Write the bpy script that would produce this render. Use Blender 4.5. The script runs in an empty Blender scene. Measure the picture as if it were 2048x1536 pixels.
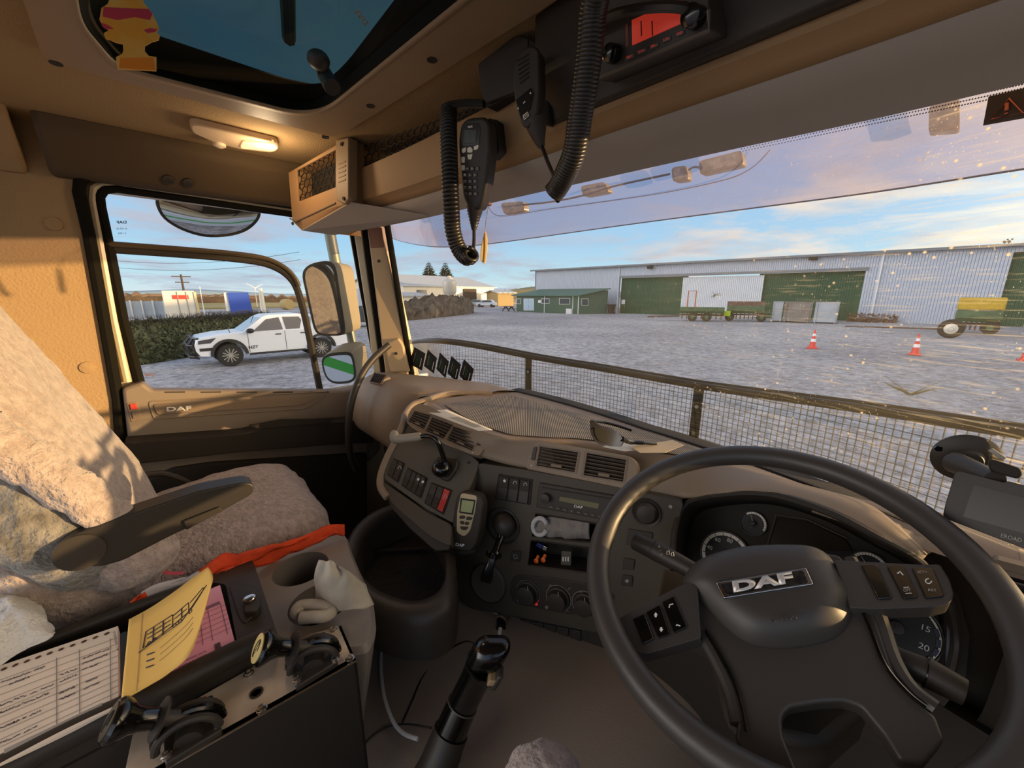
import bpy, bmesh, math, random
from mathutils import Vector, Matrix, noise
random.seed(7)
sc = bpy.context.scene
COL = sc.collection
H = 2.5                      # eye height above the yard; cab coordinates are measured from the eye
# ------------------------------------------------------------------ camera
F = 770.0; PIT = math.radians(13); YAW = math.radians(48)
fw = Vector((-math.sin(YAW)*math.cos(PIT), math.cos(YAW)*math.cos(PIT), -math.sin(PIT)))
rt = Vector((math.cos(YAW), math.sin(YAW), 0)); up = rt.cross(fw)
cd = bpy.data.cameras.new('camera'); cam = bpy.data.objects.new('camera', cd); COL.objects.link(cam)
cd.sensor_width = 36; cd.lens = 36*F/2048; cd.clip_start = .02; cd.clip_end = 3000
m = Matrix((rt, up, -fw)).transposed().to_4x4(); m.translation = (0, 0, H); cam.matrix_world = m
sc.camera = cam
# ------------------------------------------------------------------ colour management
sc.view_settings.view_transform = 'Standard'; sc.view_settings.look = 'None'
sc.view_settings.exposure = 0.55; sc.view_settings.gamma = 1; sc.view_settings.use_curve_mapping = False
# ------------------------------------------------------------------ sun
SAZ = math.radians(50); SEL = math.radians(3.3)
sd = bpy.data.lights.new('sun', 'SUN'); so = bpy.data.objects.new('sun', sd); COL.objects.link(so)
sd.energy = 5.0; sd.color = (1, .64, .30); sd.angle = math.radians(.6)
sv = Vector((math.sin(SAZ)*math.cos(SEL), math.cos(SAZ)*math.cos(SEL), math.sin(SEL)))
so.rotation_euler = sv.to_track_quat('Z', 'Y').to_euler(); so.location = (30, 25, 12)
# ------------------------------------------------------------------ sky
def lin(h):
    h = h.lstrip('#'); o = []
    for i in (0, 2, 4):
        c = int(h[i:i+2], 16)/255; o.append(c/12.92 if c <= .04045 else ((c+.055)/1.055)**2.4)
    return (*o, 1)
w = bpy.data.worlds.new('sky'); sc.world = w; w.use_nodes = True
nt = w.node_tree; N = nt.nodes; L = nt.links; N.clear()
def nd(t, **k):
    n = N.new(t)
    for a, b in k.items(): setattr(n, a, b)
    return n
tc = nd('ShaderNodeTexCoord'); sep = nd('ShaderNodeSeparateXYZ'); L.new(tc.outputs['Generated'], sep.inputs[0])
gr = nd('ShaderNodeValToRGB'); L.new(sep.outputs['Z'], gr.inputs[0])
e = gr.color_ramp.elements
e[0].position = 0.0; e[0].color = lin('#c3d0d3'); e[1].position = 1.0; e[1].color = lin('#7e93b4')
for p, c in ((.045, '#a9c9d6'), (.12, '#94bcd8'), (.3, '#87abd0'), (.5, '#8099bc')):
    x = e.new(p); x.color = lin(c)
# flat cloud layer: direction divided by its height
dv = nd('ShaderNodeMath', operation='MAXIMUM'); dv.inputs[1].default_value = .0; L.new(sep.outputs['Z'], dv.inputs[0])
da = nd('ShaderNodeMath', operation='ADD'); da.inputs[1].default_value = .09; L.new(dv.outputs[0], da.inputs[0])
cx = nd('ShaderNodeMath', operation='DIVIDE'); L.new(sep.outputs['X'], cx.inputs[0]); L.new(da.outputs[0], cx.inputs[1])
cy = nd('ShaderNodeMath', operation='DIVIDE'); L.new(sep.outputs['Y'], cy.inputs[0]); L.new(da.outputs[0], cy.inputs[1])
cb = nd('ShaderNodeCombineXYZ'); L.new(cx.outputs[0], cb.inputs[0]); L.new(cy.outputs[0], cb.inputs[1])
nz = nd('ShaderNodeTexNoise'); nz.inputs['Scale'].default_value = .55; nz.inputs['Detail'].default_value = 9; nz.inputs['Roughness'].default_value = .62
nz.inputs['Distortion'].default_value = .4
L.new(cb.outputs[0], nz.inputs['Vector'])
cr = nd('ShaderNodeValToRGB'); cr.color_ramp.elements[0].position = .46; cr.color_ramp.elements[1].position = .60
cr.color_ramp.elements[0].color = (0, 0, 0, 1); cr.color_ramp.elements[1].color = (.92, .92, .92, 1)
L.new(nz.outputs[0], cr.inputs[0])
# cloud colour: creamier toward the sun, lavender grey away from it
dt = nd('ShaderNodeVectorMath', operation='DOT_PRODUCT'); dt.inputs[1].default_value = sv; L.new(tc.outputs['Generated'], dt.inputs[0])
cc = nd('ShaderNodeValToRGB'); L.new(dt.outputs['Value'], cc.inputs[0])
ce = cc.color_ramp.elements; ce[0].position = -.1; ce[0].color = lin('#a9adbb'); ce[1].position = .95; ce[1].color = lin('#fff0c8')
x = ce.new(.45); x.color = lin('#dccdc0')
n2 = nd('ShaderNodeTexNoise'); n2.inputs['Scale'].default_value = 1.3; n2.inputs['Detail'].default_value = 5; L.new(cb.outputs[0], n2.inputs['Vector'])
c2 = nd('ShaderNodeMixRGB'); c2.inputs['Color2'].default_value = lin('#9096aa'); L.new(cc.outputs[0], c2.inputs['Color1'])
r2 = nd('ShaderNodeMapRange'); r2.inputs[1].default_value = .45; r2.inputs[2].default_value = .7; r2.inputs[4].default_value = .7
L.new(n2.outputs[0], r2.inputs[0]); L.new(r2.outputs[0], c2.inputs['Fac'])
mx = nd('ShaderNodeMixRGB'); L.new(cr.outputs[0], mx.inputs['Fac']); L.new(gr.outputs[0], mx.inputs['Color1']); L.new(c2.outputs[0], mx.inputs['Color2'])
# brighter aureole around the sun
pw = nd('ShaderNodeMath', operation='POWER'); pw.inputs[1].default_value = 8; pw.use_clamp = True; mz = nd('ShaderNodeMath', operation='MAXIMUM'); mz.inputs[1].default_value = 0; L.new(dt.outputs['Value'], mz.inputs[0]); L.new(mz.outputs[0], pw.inputs[0])
au = nd('ShaderNodeMixRGB', blend_type='ADD'); au.inputs['Color2'].default_value = (4.6, 3.2, 1.6, 1)
L.new(pw.outputs[0], au.inputs['Fac']); L.new(mx.outputs[0], au.inputs['Color1'])
# glow added to the unseen sky behind the truck, to brighten the cab
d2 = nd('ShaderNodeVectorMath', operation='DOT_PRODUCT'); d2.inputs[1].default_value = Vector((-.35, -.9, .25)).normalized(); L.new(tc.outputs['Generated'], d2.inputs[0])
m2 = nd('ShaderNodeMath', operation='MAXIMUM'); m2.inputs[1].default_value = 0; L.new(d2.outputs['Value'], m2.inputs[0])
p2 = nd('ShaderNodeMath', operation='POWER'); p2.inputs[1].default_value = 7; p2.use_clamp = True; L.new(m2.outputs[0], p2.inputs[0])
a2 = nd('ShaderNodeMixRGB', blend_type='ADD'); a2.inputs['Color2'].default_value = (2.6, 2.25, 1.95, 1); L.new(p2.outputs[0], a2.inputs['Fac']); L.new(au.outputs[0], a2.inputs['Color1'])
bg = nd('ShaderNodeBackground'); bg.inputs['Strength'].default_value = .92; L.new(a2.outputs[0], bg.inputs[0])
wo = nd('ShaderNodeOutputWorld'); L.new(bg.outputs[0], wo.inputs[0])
# ------------------------------------------------------------------ points from picture + known plane
def ray(px, py): return fw + rt*((px-1024)/F) + up*((768-py)/F)
def P(px, py, X=None, Y=None, Z=None, D=None):
    d = ray(px, py)
    t = X/d.x if X is not None else Y/d.y if Y is not None else Z/d.z if Z is not None else D/math.hypot(d.x, d.y)
    return d*t
class Pl:                                   # a plane through p with normal n, n turned to face the seat
    def __init__(s, p, n, off=0):
        s.p = Vector(p); s.n = Vector(n).normalized()
        if s.n.dot(-s.p) < 0: s.n = -s.n
        s.p = s.p + s.n*off
    def hit(s, px, py):
        d = ray(px, py); return d*(s.p.dot(s.n)/d.dot(s.n))
    def off(s, o): return Pl(s.p + s.n*o, s.n)
def PX(x): return Pl((x, 0, 0), (1, 0, 0))
def PY(y): return Pl((0, y, 0), (0, 1, 0))
def PZ(z): return Pl((0, 0, z), (0, 0, 1))
def rnd(pts, r, n=4):                       # round the corners of a 2-D or 3-D polygon
    out = []; k = len(pts)
    V = [Vector(p) for p in pts]
    for i in range(k):
        a, b, c = V[i-1], V[i], V[(i+1) % k]
        u, v = a-b, c-b
        ru = min(r, u.length*.48); rv = min(r, v.length*.48)
        p0 = b+u.normalized()*ru; p1 = b+v.normalized()*rv
        for j in range(n+1):
            t = j/n; out.append(p0*(1-t)**2+b*2*t*(1-t)+p1*t*t)
    return out
def cat(pts, n=6, closed=False):            # Catmull-Rom through points
    V = [Vector(p) for p in pts]; k = len(V); out = []
    rng = k if closed else k-1
    for i in range(rng):
        if closed: a, b, c, d = V[i-1], V[i], V[(i+1) % k], V[(i+2) % k]
        else: a, b, c, d = V[max(i-1, 0)], V[i], V[i+1], V[min(i+2, k-1)]
        for j in range(n):
            t = j/n
            out.append(.5*((2*b)+(c-a)*t+(2*a-5*b+4*c-d)*t*t+(3*b-a-3*c+d)*t**3))
    if not closed: out.append(V[-1])
    return out
# ------------------------------------------------------------------ mesh builder
OFF = {}
class MB:
    def __init__(s): s.v = []; s.f = []
    def add(s, v, f):
        o = len(s.v); s.v += [Vector(p) for p in v]; s.f += [tuple(i+o for i in q) for q in f]; return s
    def box(s, c, d, R=None):
        c = Vector(c); x, y, z = d[0]/2, d[1]/2, d[2]/2
        v = [Vector((a*x, b*y, e*z)) for a in (-1, 1) for b in (-1, 1) for e in (-1, 1)]
        if R is not None: v = [R @ p for p in v]
        return s.add([p+c for p in v], [(0, 1, 3, 2), (4, 6, 7, 5), (0, 4, 5, 1), (2, 3, 7, 6), (0, 2, 6, 4), (1, 5, 7, 3)])
    def prism(s, pts, vec):
        k = len(pts); vec = Vector(vec); P0 = [Vector(p) for p in pts]
        return s.add(P0+[p+vec for p in P0], [tuple(range(k))[::-1], tuple(range(k, 2*k))]+[(i, (i+1) % k, (i+1) % k+k, i+k) for i in range(k)])
    def grid(s, rows, cu=False, cv=False):
        nu = len(rows); nv = len(rows[0]); v = [p for r in rows for p in r]; f = []
        for i in range(nu if cu else nu-1):
            for j in range(nv if cv else nv-1):
                a = i*nv+j; b = i*nv+(j+1) % nv; c = ((i+1) % nu)*nv+(j+1) % nv; d = ((i+1) % nu)*nv+j
                f.append((a, b, c, d))
        return s.add(v, f)
    def tube(s, path, r, n=10, closed=False, caps=True, flat=1.0, upv=None):
        V = [Vector(p) for p in path]; k = len(V); R = r if isinstance(r, (list, tuple)) else [r]*k
        rows = []; prev = None
        for i in range(k):
            if closed: t = V[(i+1) % k]-V[i-1]
            else: t = V[min(i+1, k-1)]-V[max(i-1, 0)]
            t.normalize()
            if prev is None:
                a = Vector(upv) if upv else Vector((0, 0, 1))
                if abs(t.dot(a)) > .9: a = Vector((1, 0, 0))
                prev = (a-t*a.dot(t)).normalized()
            else: prev = (prev-t*prev.dot(t)).normalized()
            b = t.cross(prev)
            rows.append([V[i]+prev*(math.cos(q)*R[i]*flat)+b*(math.sin(q)*R[i]) for q in [2*math.pi*j/n for j in range(n)]])
        o = len(s.v); s.grid(rows, cu=closed, cv=True)
        if caps and not closed:
            s.f.append(tuple(o+j for j in range(n))[::-1]); s.f.append(tuple(o+(k-1)*n+j for j in range(n)))
        return s
    def cyl(s, a, b, r, r2=None, n=20): return s.tube([a, b], [r, r if r2 is None else r2], n)
    def lathe(s, o, ax, prof, n=24, a=1.0):  # prof: (radius, height) pairs along axis
        ax = Vector(ax).normalized(); q = Vector((0, 0, 1)) if abs(ax.z) < .9 else Vector((1, 0, 0))
        u = (q-ax*q.dot(ax)).normalized(); v = ax.cross(u); o = Vector(o)
        rows = [[o+ax*h+u*(r*math.cos(2*math.pi*j/n))+v*(r*math.sin(2*math.pi*j/n)) for j in range(n)] for r, h in prof]
        b = len(s.v); s.grid(rows, cv=True)
        s.f.append(tuple(b+j for j in range(n))[::-1]); s.f.append(tuple(b+(len(prof)-1)*n+j for j in range(n))); return s
    def ell(s, c, rad, R=None, nu=16, nv=10):
        c = Vector(c); rows = []
        for i in range(nv+1):
            th = math.pi*i/nv
            row = [Vector((rad[0]*math.sin(th)*math.cos(2*math.pi*j/nu), rad[1]*math.sin(th)*math.sin(2*math.pi*j/nu), rad[2]*math.cos(th))) for j in range(nu)]
            rows.append([(R @ p if R is not None else p)+c for p in row])
        return s.grid(rows, cv=True)
    def puff(s, out, nrm, h, base=0, pw=3.0, k=6, back=True, sh=None):
        nrm = Vector(nrm).normalized(); V = [Vector(p) for p in out]; c = sum(V, Vector())/len(V)
        if sh: c = c+Vector(sh)
        rows = []
        if base: rows.append([p for p in V])
        for i in range(k+1):
            q = 1-(i/k)**1.6*.999 if i else 1
            rows.append([c+(p-c)*q+nrm*(base+h*(1-q**pw)) for p in V])
        o = len(s.v); s.grid(rows, cv=True); n = len(V)
        if back: s.f.append(tuple(o+j for j in range(n))[::-1])
        s.f.append(tuple(o+(len(rows)-1)*n+j for j in range(n))); return s
    def holes(s, outer, hs, vec=None):       # flat face with holes, extruded along vec
        bm = bmesh.new(); loops = []
        for lp in [outer]+hs:
            vs = [bm.verts.new(p) for p in lp]; loops.append(vs)
            for i in range(len(vs)): bm.edges.new((vs[i-1], vs[i]))
        bmesh.ops.triangle_fill(bm, use_beauty=True, use_dissolve=False, edges=bm.edges[:])
        bm.verts.index_update(); v = [x.co.copy() for x in bm.verts]; f = [tuple(x.index for x in q.verts) for q in bm.faces]
        s.add(v, f)
        if vec is not None:
            vec = Vector(vec); s.add([p+vec for p in v], [q[::-1] for q in f])
            for vs in loops:
                lp = [x.co.copy() for x in vs]; k = len(lp)
                s.add(lp+[p+vec for p in lp], [(i, (i+1) % k, (i+1) % k+k, i+k) for i in range(k)])
        bm.free(); return s
    def build(s, name, mat, parent=None, bev=0, seg=2, smooth=True, sub=0, solid=0, ang=35, loc=None, sof=0):
        me = bpy.data.meshes.new(name)
        if parent is not None: off = OFF[parent.name]
        else:
            if loc is None:
                xs = [p.x for p in s.v]; ys = [p.y for p in s.v]; zs = [p.z for p in s.v]
                loc = ((min(xs)+max(xs))/2, (min(ys)+max(ys))/2, min(zs))
            off = Vector(loc)
        me.from_pydata([tuple(p-off) for p in s.v], [], s.f); me.update()
        bm = bmesh.new(); bm.from_mesh(me)
        bmesh.ops.remove_doubles(bm, verts=bm.verts[:], dist=1e-6)
        bmesh.ops.recalc_face_normals(bm, faces=bm.faces[:]); bm.to_mesh(me); bm.free()
        if smooth:
            me.polygons.foreach_set('use_smooth', [True]*len(me.polygons))
            if ang < 180:
                try: me.set_sharp_from_angle(angle=math.radians(ang))
                except Exception: pass
        o = bpy.data.objects.new(name, me); COL.objects.link(o); OFF[o.name] = off
        if mat: me.materials.append(mat)
        if parent is not None: o.parent = parent
        else: o.location = off+Vector((0, 0, H))
        if solid:
            md = o.modifiers.new('solid', 'SOLIDIFY'); md.thickness = solid; md.offset = sof
        if bev:
            md = o.modifiers.new('bevel', 'BEVEL'); md.width = bev; md.segments = seg; md.limit_method = 'ANGLE'; md.angle_limit = math.radians(35); md.harden_normals = False
        if sub:
            md = o.modifiers.new('sub', 'SUBSURF'); md.levels = sub; md.render_levels = sub
        return o
def tag(o, label, cat_, group=None, kind=None):
    if label: o['label'] = label
    if cat_: o['category'] = cat_
    if group: o['group'] = group
    if kind: o['kind'] = kind
    return o
def thing(name, label, cat_, loc, group=None, kind=None):
    o = bpy.data.objects.new(name, None); COL.objects.link(o); o.empty_display_size = .05
    OFF[o.name] = Vector(loc); o.location = Vector(loc)+Vector((0, 0, H))
    return tag(o, label, cat_, group, kind)
def dup(root, loc, label, rz=0, sc_=1):
    r = root.copy(); COL.objects.link(r); r.location = Vector(loc)+Vector((0, 0, H)); r.rotation_euler = (0, 0, rz); r.scale = (sc_,)*3; OFF[r.name] = Vector(loc)
    r['label'] = label
    for ch in list(root.children):
        c = ch.copy(); COL.objects.link(c); c.parent = r
        for g in ch.children:
            d = g.copy(); COL.objects.link(d); d.parent = c
    return r
def pp(name, pix, pl, t, mat, parent=None, bev=.0015, r=0, up_=True, **k):
    """solid piece whose front face lies on plane pl: outline read in the picture"""
    q = rnd(pix, r) if r else pix
    if r: q = [(a[0], a[1]) for a in q]
    pts = [pl.hit(*a) for a in q]
    return MB().prism(pts, -pl.n*t).build(name, mat, parent, bev=bev, **k)
def text(s, name, pl, a, b, hpx, mat, parent, ext=.0004, bold=0, shear=0, mirror=False, lift=.0006):
    """lettering on a plane from pixel a (baseline start) to pixel b (baseline end), height hpx picture pixels"""
    A, B = pl.hit(*a)+pl.n*lift, pl.hit(*b)+pl.n*lift
    dpx = Vector((b[0]-a[0], b[1]-a[1])).normalized(); upx = Vector((dpx.y, -dpx.x))
    C = pl.hit(a[0]+upx.x*hpx, a[1]+upx.y*hpx)+pl.n*lift
    cu = bpy.data.curves.new('t', 'FONT'); cu.body = s; cu.extrude = 0; cu.offset = bold; cu.resolution_u = 3
    to = bpy.data.objects.new('t', cu); COL.objects.link(to); dg = bpy.context.evaluated_depsgraph_get(); dg.update()
    me = bpy.data.meshes.new_from_object(to.evaluated_get(dg)); bpy.data.objects.remove(to)
    xs = [v.co.x for v in me.vertices]; ys = [v.co.y for v in me.vertices]
    x0, x1, y0, y1 = min(xs), max(xs), 0, max(ys)
    if mirror: A, B = B, A; C = C+(A-B)
    off = OFF[parent.name]
    for v in me.vertices:
        u = (v.co.x-x0)/(x1-x0); q = v.co.y/(y1 or 1)
        v.co = A+(B-A)*u+(C-(B if False else A))*q-off
    me.name = name; o = bpy.data.objects.new(name, me); COL.objects.link(o); o.parent = parent; OFF[o.name] = off
    me.materials.append(mat)
    if ext:
        md = o.modifiers.new('s', 'SOLIDIFY'); md.thickness = ext; md.offset = 0
    return o
# ------------------------------------------------------------------ materials
MM = {}
def mat(name, col, rough=.6, metal=0, bump=0, bs=200, var=0, vs=8, vc=None, spec=.5, btype='noise', emit=0, coat=0, bd=.002, det=2, alpha=1, sheen=0, trans=0, aniso=None):
    if name in MM: return MM[name]
    m = bpy.data.materials.new(name); m.use_nodes = True; t = m.node_tree; n = t.nodes; l = t.links
    b = n['Principled BSDF']; c = lin(col) if isinstance(col, str) else col
    b.inputs['Base Color'].default_value = c; b.inputs['Roughness'].default_value = rough; b.inputs['Metallic'].default_value = metal
    b.inputs['Specular IOR Level'].default_value = spec; b.inputs['Coat Weight'].default_value = coat
    if sheen: b.inputs['Sheen Weight'].default_value = sheen
    if emit: b.inputs['Emission Color'].default_value = c; b.inputs['Emission Strength'].default_value = emit
    tcn = n.new('ShaderNodeTexCoord')
    if var:
        z = n.new('ShaderNodeTexNoise'); z.inputs['Scale'].default_value = vs; z.inputs['Detail'].default_value = 6; l.new(tcn.outputs['Object'], z.inputs['Vector'])
        r = n.new('ShaderNodeMapRange'); r.inputs[1].default_value = .38; r.inputs[2].default_value = .62; r.inputs[4].default_value = var; l.new(z.outputs[0], r.inputs[0])
        x = n.new('ShaderNodeMixRGB'); x.inputs['Color1'].default_value = c; x.inputs['Color2'].default_value = lin(vc) if vc else tuple(q*.45 for q in c[:3])+(1,)
        l.new(r.outputs[0], x.inputs['Fac']); l.new(x.outputs[0], b.inputs['Base Color'])
    if bump:
        if btype == 'noise': z = n.new('ShaderNodeTexNoise'); z.inputs['Detail'].default_value = det; o = z.outputs[0]
        elif btype == 'voro': z = n.new('ShaderNodeTexVoronoi'); o = z.outputs['Distance']
        elif btype == 'wave': z = n.new('ShaderNodeTexWave'); o = z.outputs[0]
        z.inputs['Scale'].default_value = bs; l.new(tcn.outputs['Object'], z.inputs['Vector'])
        bn = n.new('ShaderNodeBump'); bn.inputs['Strength'].default_value = bump; bn.inputs['Distance'].default_value = bd
        l.new(o, bn.inputs['Height']); l.new(bn.outputs[0], b.inputs['Normal'])
    MM[name] = m; return m
def glass(name, tint=(.95, .97, .97, 1), refl=.06, dirt=0, rough=.02, dcol='#d8cfb4', haze=0.0):
    m = bpy.data.materials.new(name); m.use_nodes = True; t = m.node_tree; n = t.nodes; l = t.links; n.clear()
    tr = n.new('ShaderNodeBsdfTransparent'); tr.inputs[0].default_value = tint
    gl = n.new('ShaderNodeBsdfGlossy'); gl.inputs['Roughness'].default_value = rough; gl.inputs[0].default_value = (1, 1, 1, 1)
    fr = n.new('ShaderNodeLayerWeight'); fr.inputs[0].default_value = .25
    mr = n.new('ShaderNodeMath'); mr.operation = 'MULTIPLY'; mr.inputs[1].default_value = refl*3; l.new(fr.outputs['Fresnel'], mr.inputs[0])
    a = n.new('ShaderNodeMixShader'); l.new(mr.outputs[0], a.inputs[0]); l.new(tr.outputs[0], a.inputs[1]); l.new(gl.outputs[0], a.inputs[2])
    out = n.new('ShaderNodeOutputMaterial'); last = a
    if dirt:
        tcn = n.new('ShaderNodeTexCoord')
        def layer(scale, lo, hi, amt, stretch, tex='noise', rot=(0, 0, 0)):
            mp = n.new('ShaderNodeMapping'); mp.inputs['Scale'].default_value = stretch; mp.inputs['Rotation'].default_value = rot; l.new(tcn.outputs['Object'], mp.inputs[0])
            if tex == 'noise': z = n.new('ShaderNodeTexNoise'); z.inputs['Detail'].default_value = 4; o = z.outputs[0]
            else: z = n.new('ShaderNodeTexVoronoi'); z.inputs['Randomness'].default_value = 1; o = z.outputs['Distance']
            z.inputs['Scale'].default_value = scale; l.new(mp.outputs[0], z.inputs['Vector'])
            r = n.new('ShaderNodeMapRange'); r.inputs[1].default_value = lo; r.inputs[2].default_value = hi; r.inputs[3].default_value = 0; r.inputs[4].default_value = amt; l.new(o, r.inputs[0]); return r
        # specks: small voronoi centres, kept only in some noise patches; more of them on the driver's side
        s1 = layer(62, .17, .07, .95, (1, 1, 1), 'voro'); k1 = layer(9, .42, .60, 1.2, (1, 1, 1)); s4 = layer(150, .16, .06, .8, (1.6, 1, .8), 'voro')
        s2 = layer(7, .55, .80, .7, (2.2, 1, 42), rot=(0, .32, 0))
        s3 = layer(3, .40, .75, .05, (1, 1, 1))
        sp = n.new('ShaderNodeSeparateXYZ'); l.new(tcn.outputs['Object'], sp.inputs[0])
        sx = n.new('ShaderNodeMapRange'); sx.inputs[1].default_value = -.1; sx.inputs[2].default_value = .75; sx.inputs[3].default_value = .12; sx.inputs[4].default_value = 1; l.new(sp.outputs[0], sx.inputs[0])
        def mth(op, p, q):
            x = n.new('ShaderNodeMath'); x.operation = op; x.use_clamp = True
            for i, w_ in enumerate((p, q)):
                if isinstance(w_, (int, float)): x.inputs[i].default_value = w_
                else: l.new(w_, x.inputs[i])
            return x.outputs[0]
        tot = mth('MULTIPLY', mth('MULTIPLY', s1.outputs[0], k1.outputs[0]), sx.outputs[0])
        tot = mth('ADD', tot, mth('MULTIPLY', mth('MULTIPLY', s4.outputs[0], k1.outputs[0]), sx.outputs[0]))
        tot = mth('ADD', tot, mth('MULTIPLY', s2.outputs[0], mth('MULTIPLY', sx.outputs[0], sx.outputs[0])))
        tot = mth('MULTIPLY', mth('ADD', tot, mth('ADD', s3.outputs[0], haze)), dirt)
        df = n.new('ShaderNodeBsdfDiffuse'); df.inputs[0].default_value = lin(dcol); tl = n.new('ShaderNodeBsdfTranslucent'); tl.inputs[0].default_value = lin(dcol)
        dm = n.new('ShaderNodeMixShader'); dm.inputs[0].default_value = .6; l.new(df.outputs[0], dm.inputs[1]); l.new(tl.outputs[0], dm.inputs[2])
        b = n.new('ShaderNodeMixShader'); l.new(tot, b.inputs[0]); l.new(a.outputs[0], b.inputs[1]); l.new(dm.outputs[0], b.inputs[2]); last = b
    l.new(last.outputs[0], out.inputs[0]); return m
LEA = dict(bump=.25, bs=900, bd=.0006)
M_tan = mat('tan plastic', '#8f7d69', .55, **LEA)
M_tan2 = mat('tan plastic darker', '#806e5b', .6, **LEA)
M_head = mat('headliner fabric', '#9a8059', .95, bump=.8, bs=260, bd=.002, det=4)
M_wall = mat('padded wall vinyl', '#a78a62', .75, bump=.7, bs=170, bd=.003, det=3)
M_frame = mat('hatch frame plastic', '#957e60', .55, **LEA)
M_lea = mat('tan header leather', '#9f7d55', .6, bump=.25, bs=700, bd=.0008)
M_vis = mat('dark grey header underside', '#a89d90', .75, bump=.2, bs=900, bd=.0006)
M_blk = mat('black plastic', '#363029', .5, **LEA)
M_blk2 = mat('matte black', '#272119', .75)
M_gloss = mat('gloss black', '#0c0b0a', .18, coat=.3)
M_pan = mat('dark panel plastic', '#4b4336', .55, **LEA)
M_pang = mat('dark grey panel', '#5c564c', .5, **LEA)
M_rub = mat('rubber seal', '#17150f', .85, spec=.15)
M_cream = mat('cream painted frame', '#cdbf9f', .4)
M_whl = mat('steering wheel rubber', '#403c38', .42, bump=.3, bs=1100, bd=.0004)
M_chr = mat('chrome', '#d0d0d0', .15, 1)
M_alu = mat('scuffed aluminium plate', '#dccdb8', .4, .15, var=.45, vs=14, vc='#8d7353', bump=.2, bs=60)
M_wht = mat('white marking', '#e6e4df', .6)
M_gry = mat('grey marking', '#a5a29a', .6)
M_sheep = mat('sheepskin wool', '#bcaca4', .95, bump=1, bs=125, bd=.009, det=3, sheen=.4, var=.45, vs=60, vc='#7f6e64')
M_fur = mat('grey fur', '#8f8b84', .95, bump=1, bs=120, bd=.01, sheen=.5, var=.7, vs=30, vc='#3c372c', det=6)
M_red = mat('red', '#c23a30', .5)
M_org = mat('hi-vis orange cloth', '#f04e1c', .75, var=.4, vs=22, vc='#8a2a0c', bump=.4, bs=30, bd=.01)
M_rag = mat('grey cotton rag', '#c2b9a8', .95, bump=.5, bs=500, var=.5, vs=12, vc='#716a60', bd=.001)
G_wind = glass('windscreen glass', dirt=1.0, haze=.035)
G_side = glass('side window glass', dirt=.25, haze=.02)
G_tint = glass('smoked acrylic', (.62, .60, .72, 1), .05, dirt=.8, haze=.35, dcol='#b4abb8')
M_mir = mat('mirror glass', '#c9ccd0', .03, 1)
# =================================================================== YARD AND BUILDINGS
GZ = -2.5
def G(px, py): return P(px, py, Z=GZ)
def V3(x, y, z=0): return Vector((x, y, z))
M_grav = mat('grey gravel yard', '#aeacad', .95, bump=.9, bs=3.2, bd=.06, det=8, var=.75, vs=.09, vc='#85848a')
t = M_grav.node_tree; n = t.nodes; l = t.links                       # fine stones over the broad wheel-worn patches
z = n.new('ShaderNodeTexNoise'); z.inputs['Scale'].default_value = 4.5; z.inputs['Detail'].default_value = 8; z.inputs['Roughness'].default_value = .75
tcx = n.new('ShaderNodeTexCoord'); l.new(tcx.outputs['Object'], z.inputs['Vector'])
r_ = n.new('ShaderNodeMapRange'); r_.inputs[1].default_value = .35; r_.inputs[2].default_value = .65; r_.inputs[3].default_value = .42; r_.inputs[4].default_value = 1.5; l.new(z.outputs[0], r_.inputs[0])
mm = n.new('ShaderNodeMixRGB'); mm.blend_type = 'MULTIPLY'; mm.inputs[0].default_value = 1
src = [x for x in n if x.type == 'MIX_RGB'][0]; l.new(src.outputs[0], mm.inputs[1]); l.new(r_.outputs[0], mm.inputs[2]); l.new(mm.outputs[0], n['Principled BSDF'].inputs['Base Color'])
gm = MB().box((0, 60, GZ-.5), (900, 900, 1)); tag(gm.build('ground', M_grav, smooth=False), 'grey gravel yard with worn wheel tracks around the sheds', 'ground', kind='structure')
M_fld = mat('dry field', '#b59a5e', .95, var=.7, vs=.03, vc='#6d7748', bump=.4, bs=1)
M_scrub = mat('brown scrub', '#7d6047', .95, var=.9, vs=.25, vc='#9a7a52', bump=1, bs=2, bd=.5)
f_ = MB()
f_.box((-260, -20, GZ+.05), (340, 260, .3)); tag(f_.build('field', M_fld, smooth=False), 'dry golden pasture stretching away beyond the yard fence', 'field', kind='structure')
def ridge(name, label, px0, px1, D, top, base, m, kind='structure', rough_=.25, seed=3):
    rows = []; K = 60
    for i in range(K+1):
        px = px0+(px1-px0)*i/K; p = P(px, 600, D=D); h = top*(.55+.9*(noise.noise(Vector((p.x*.011+seed, p.y*.011, 0)))+.35))+rough_*noise.noise(Vector((i*.9, seed, 1)))
        q = P(px, 600, D=D+40); h = max(h, .3)
        rows.append([V3(p.x, p.y, base), V3(p.x, p.y, base+h*.7), V3((p.x+q.x)/2, (p.y+q.y)/2, base+h), V3(q.x, q.y, base)])
    return tag(MB().grid(rows).build(name, m, ang=180), label, 'hills' if 'hill' in name else 'scrub', kind=kind)
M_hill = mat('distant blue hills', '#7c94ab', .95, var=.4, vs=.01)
M_hill2 = mat('green brown hillside', '#6e7458', .95, var=.8, vs=.05, vc='#a08c5e')
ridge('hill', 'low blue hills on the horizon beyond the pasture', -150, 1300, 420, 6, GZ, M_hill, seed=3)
ridge('hill', 'olive hillside between the white shed and the grey warehouse', 930, 1120, 230, 10, GZ, M_hill2, seed=9, rough_=.8)
ridge('scrub_line', 'russet brown scrub line along the far edge of the pasture', 100, 720, 150, 2.2, GZ+.2, M_scrub, 'stuff', 1.6, 5)
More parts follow.
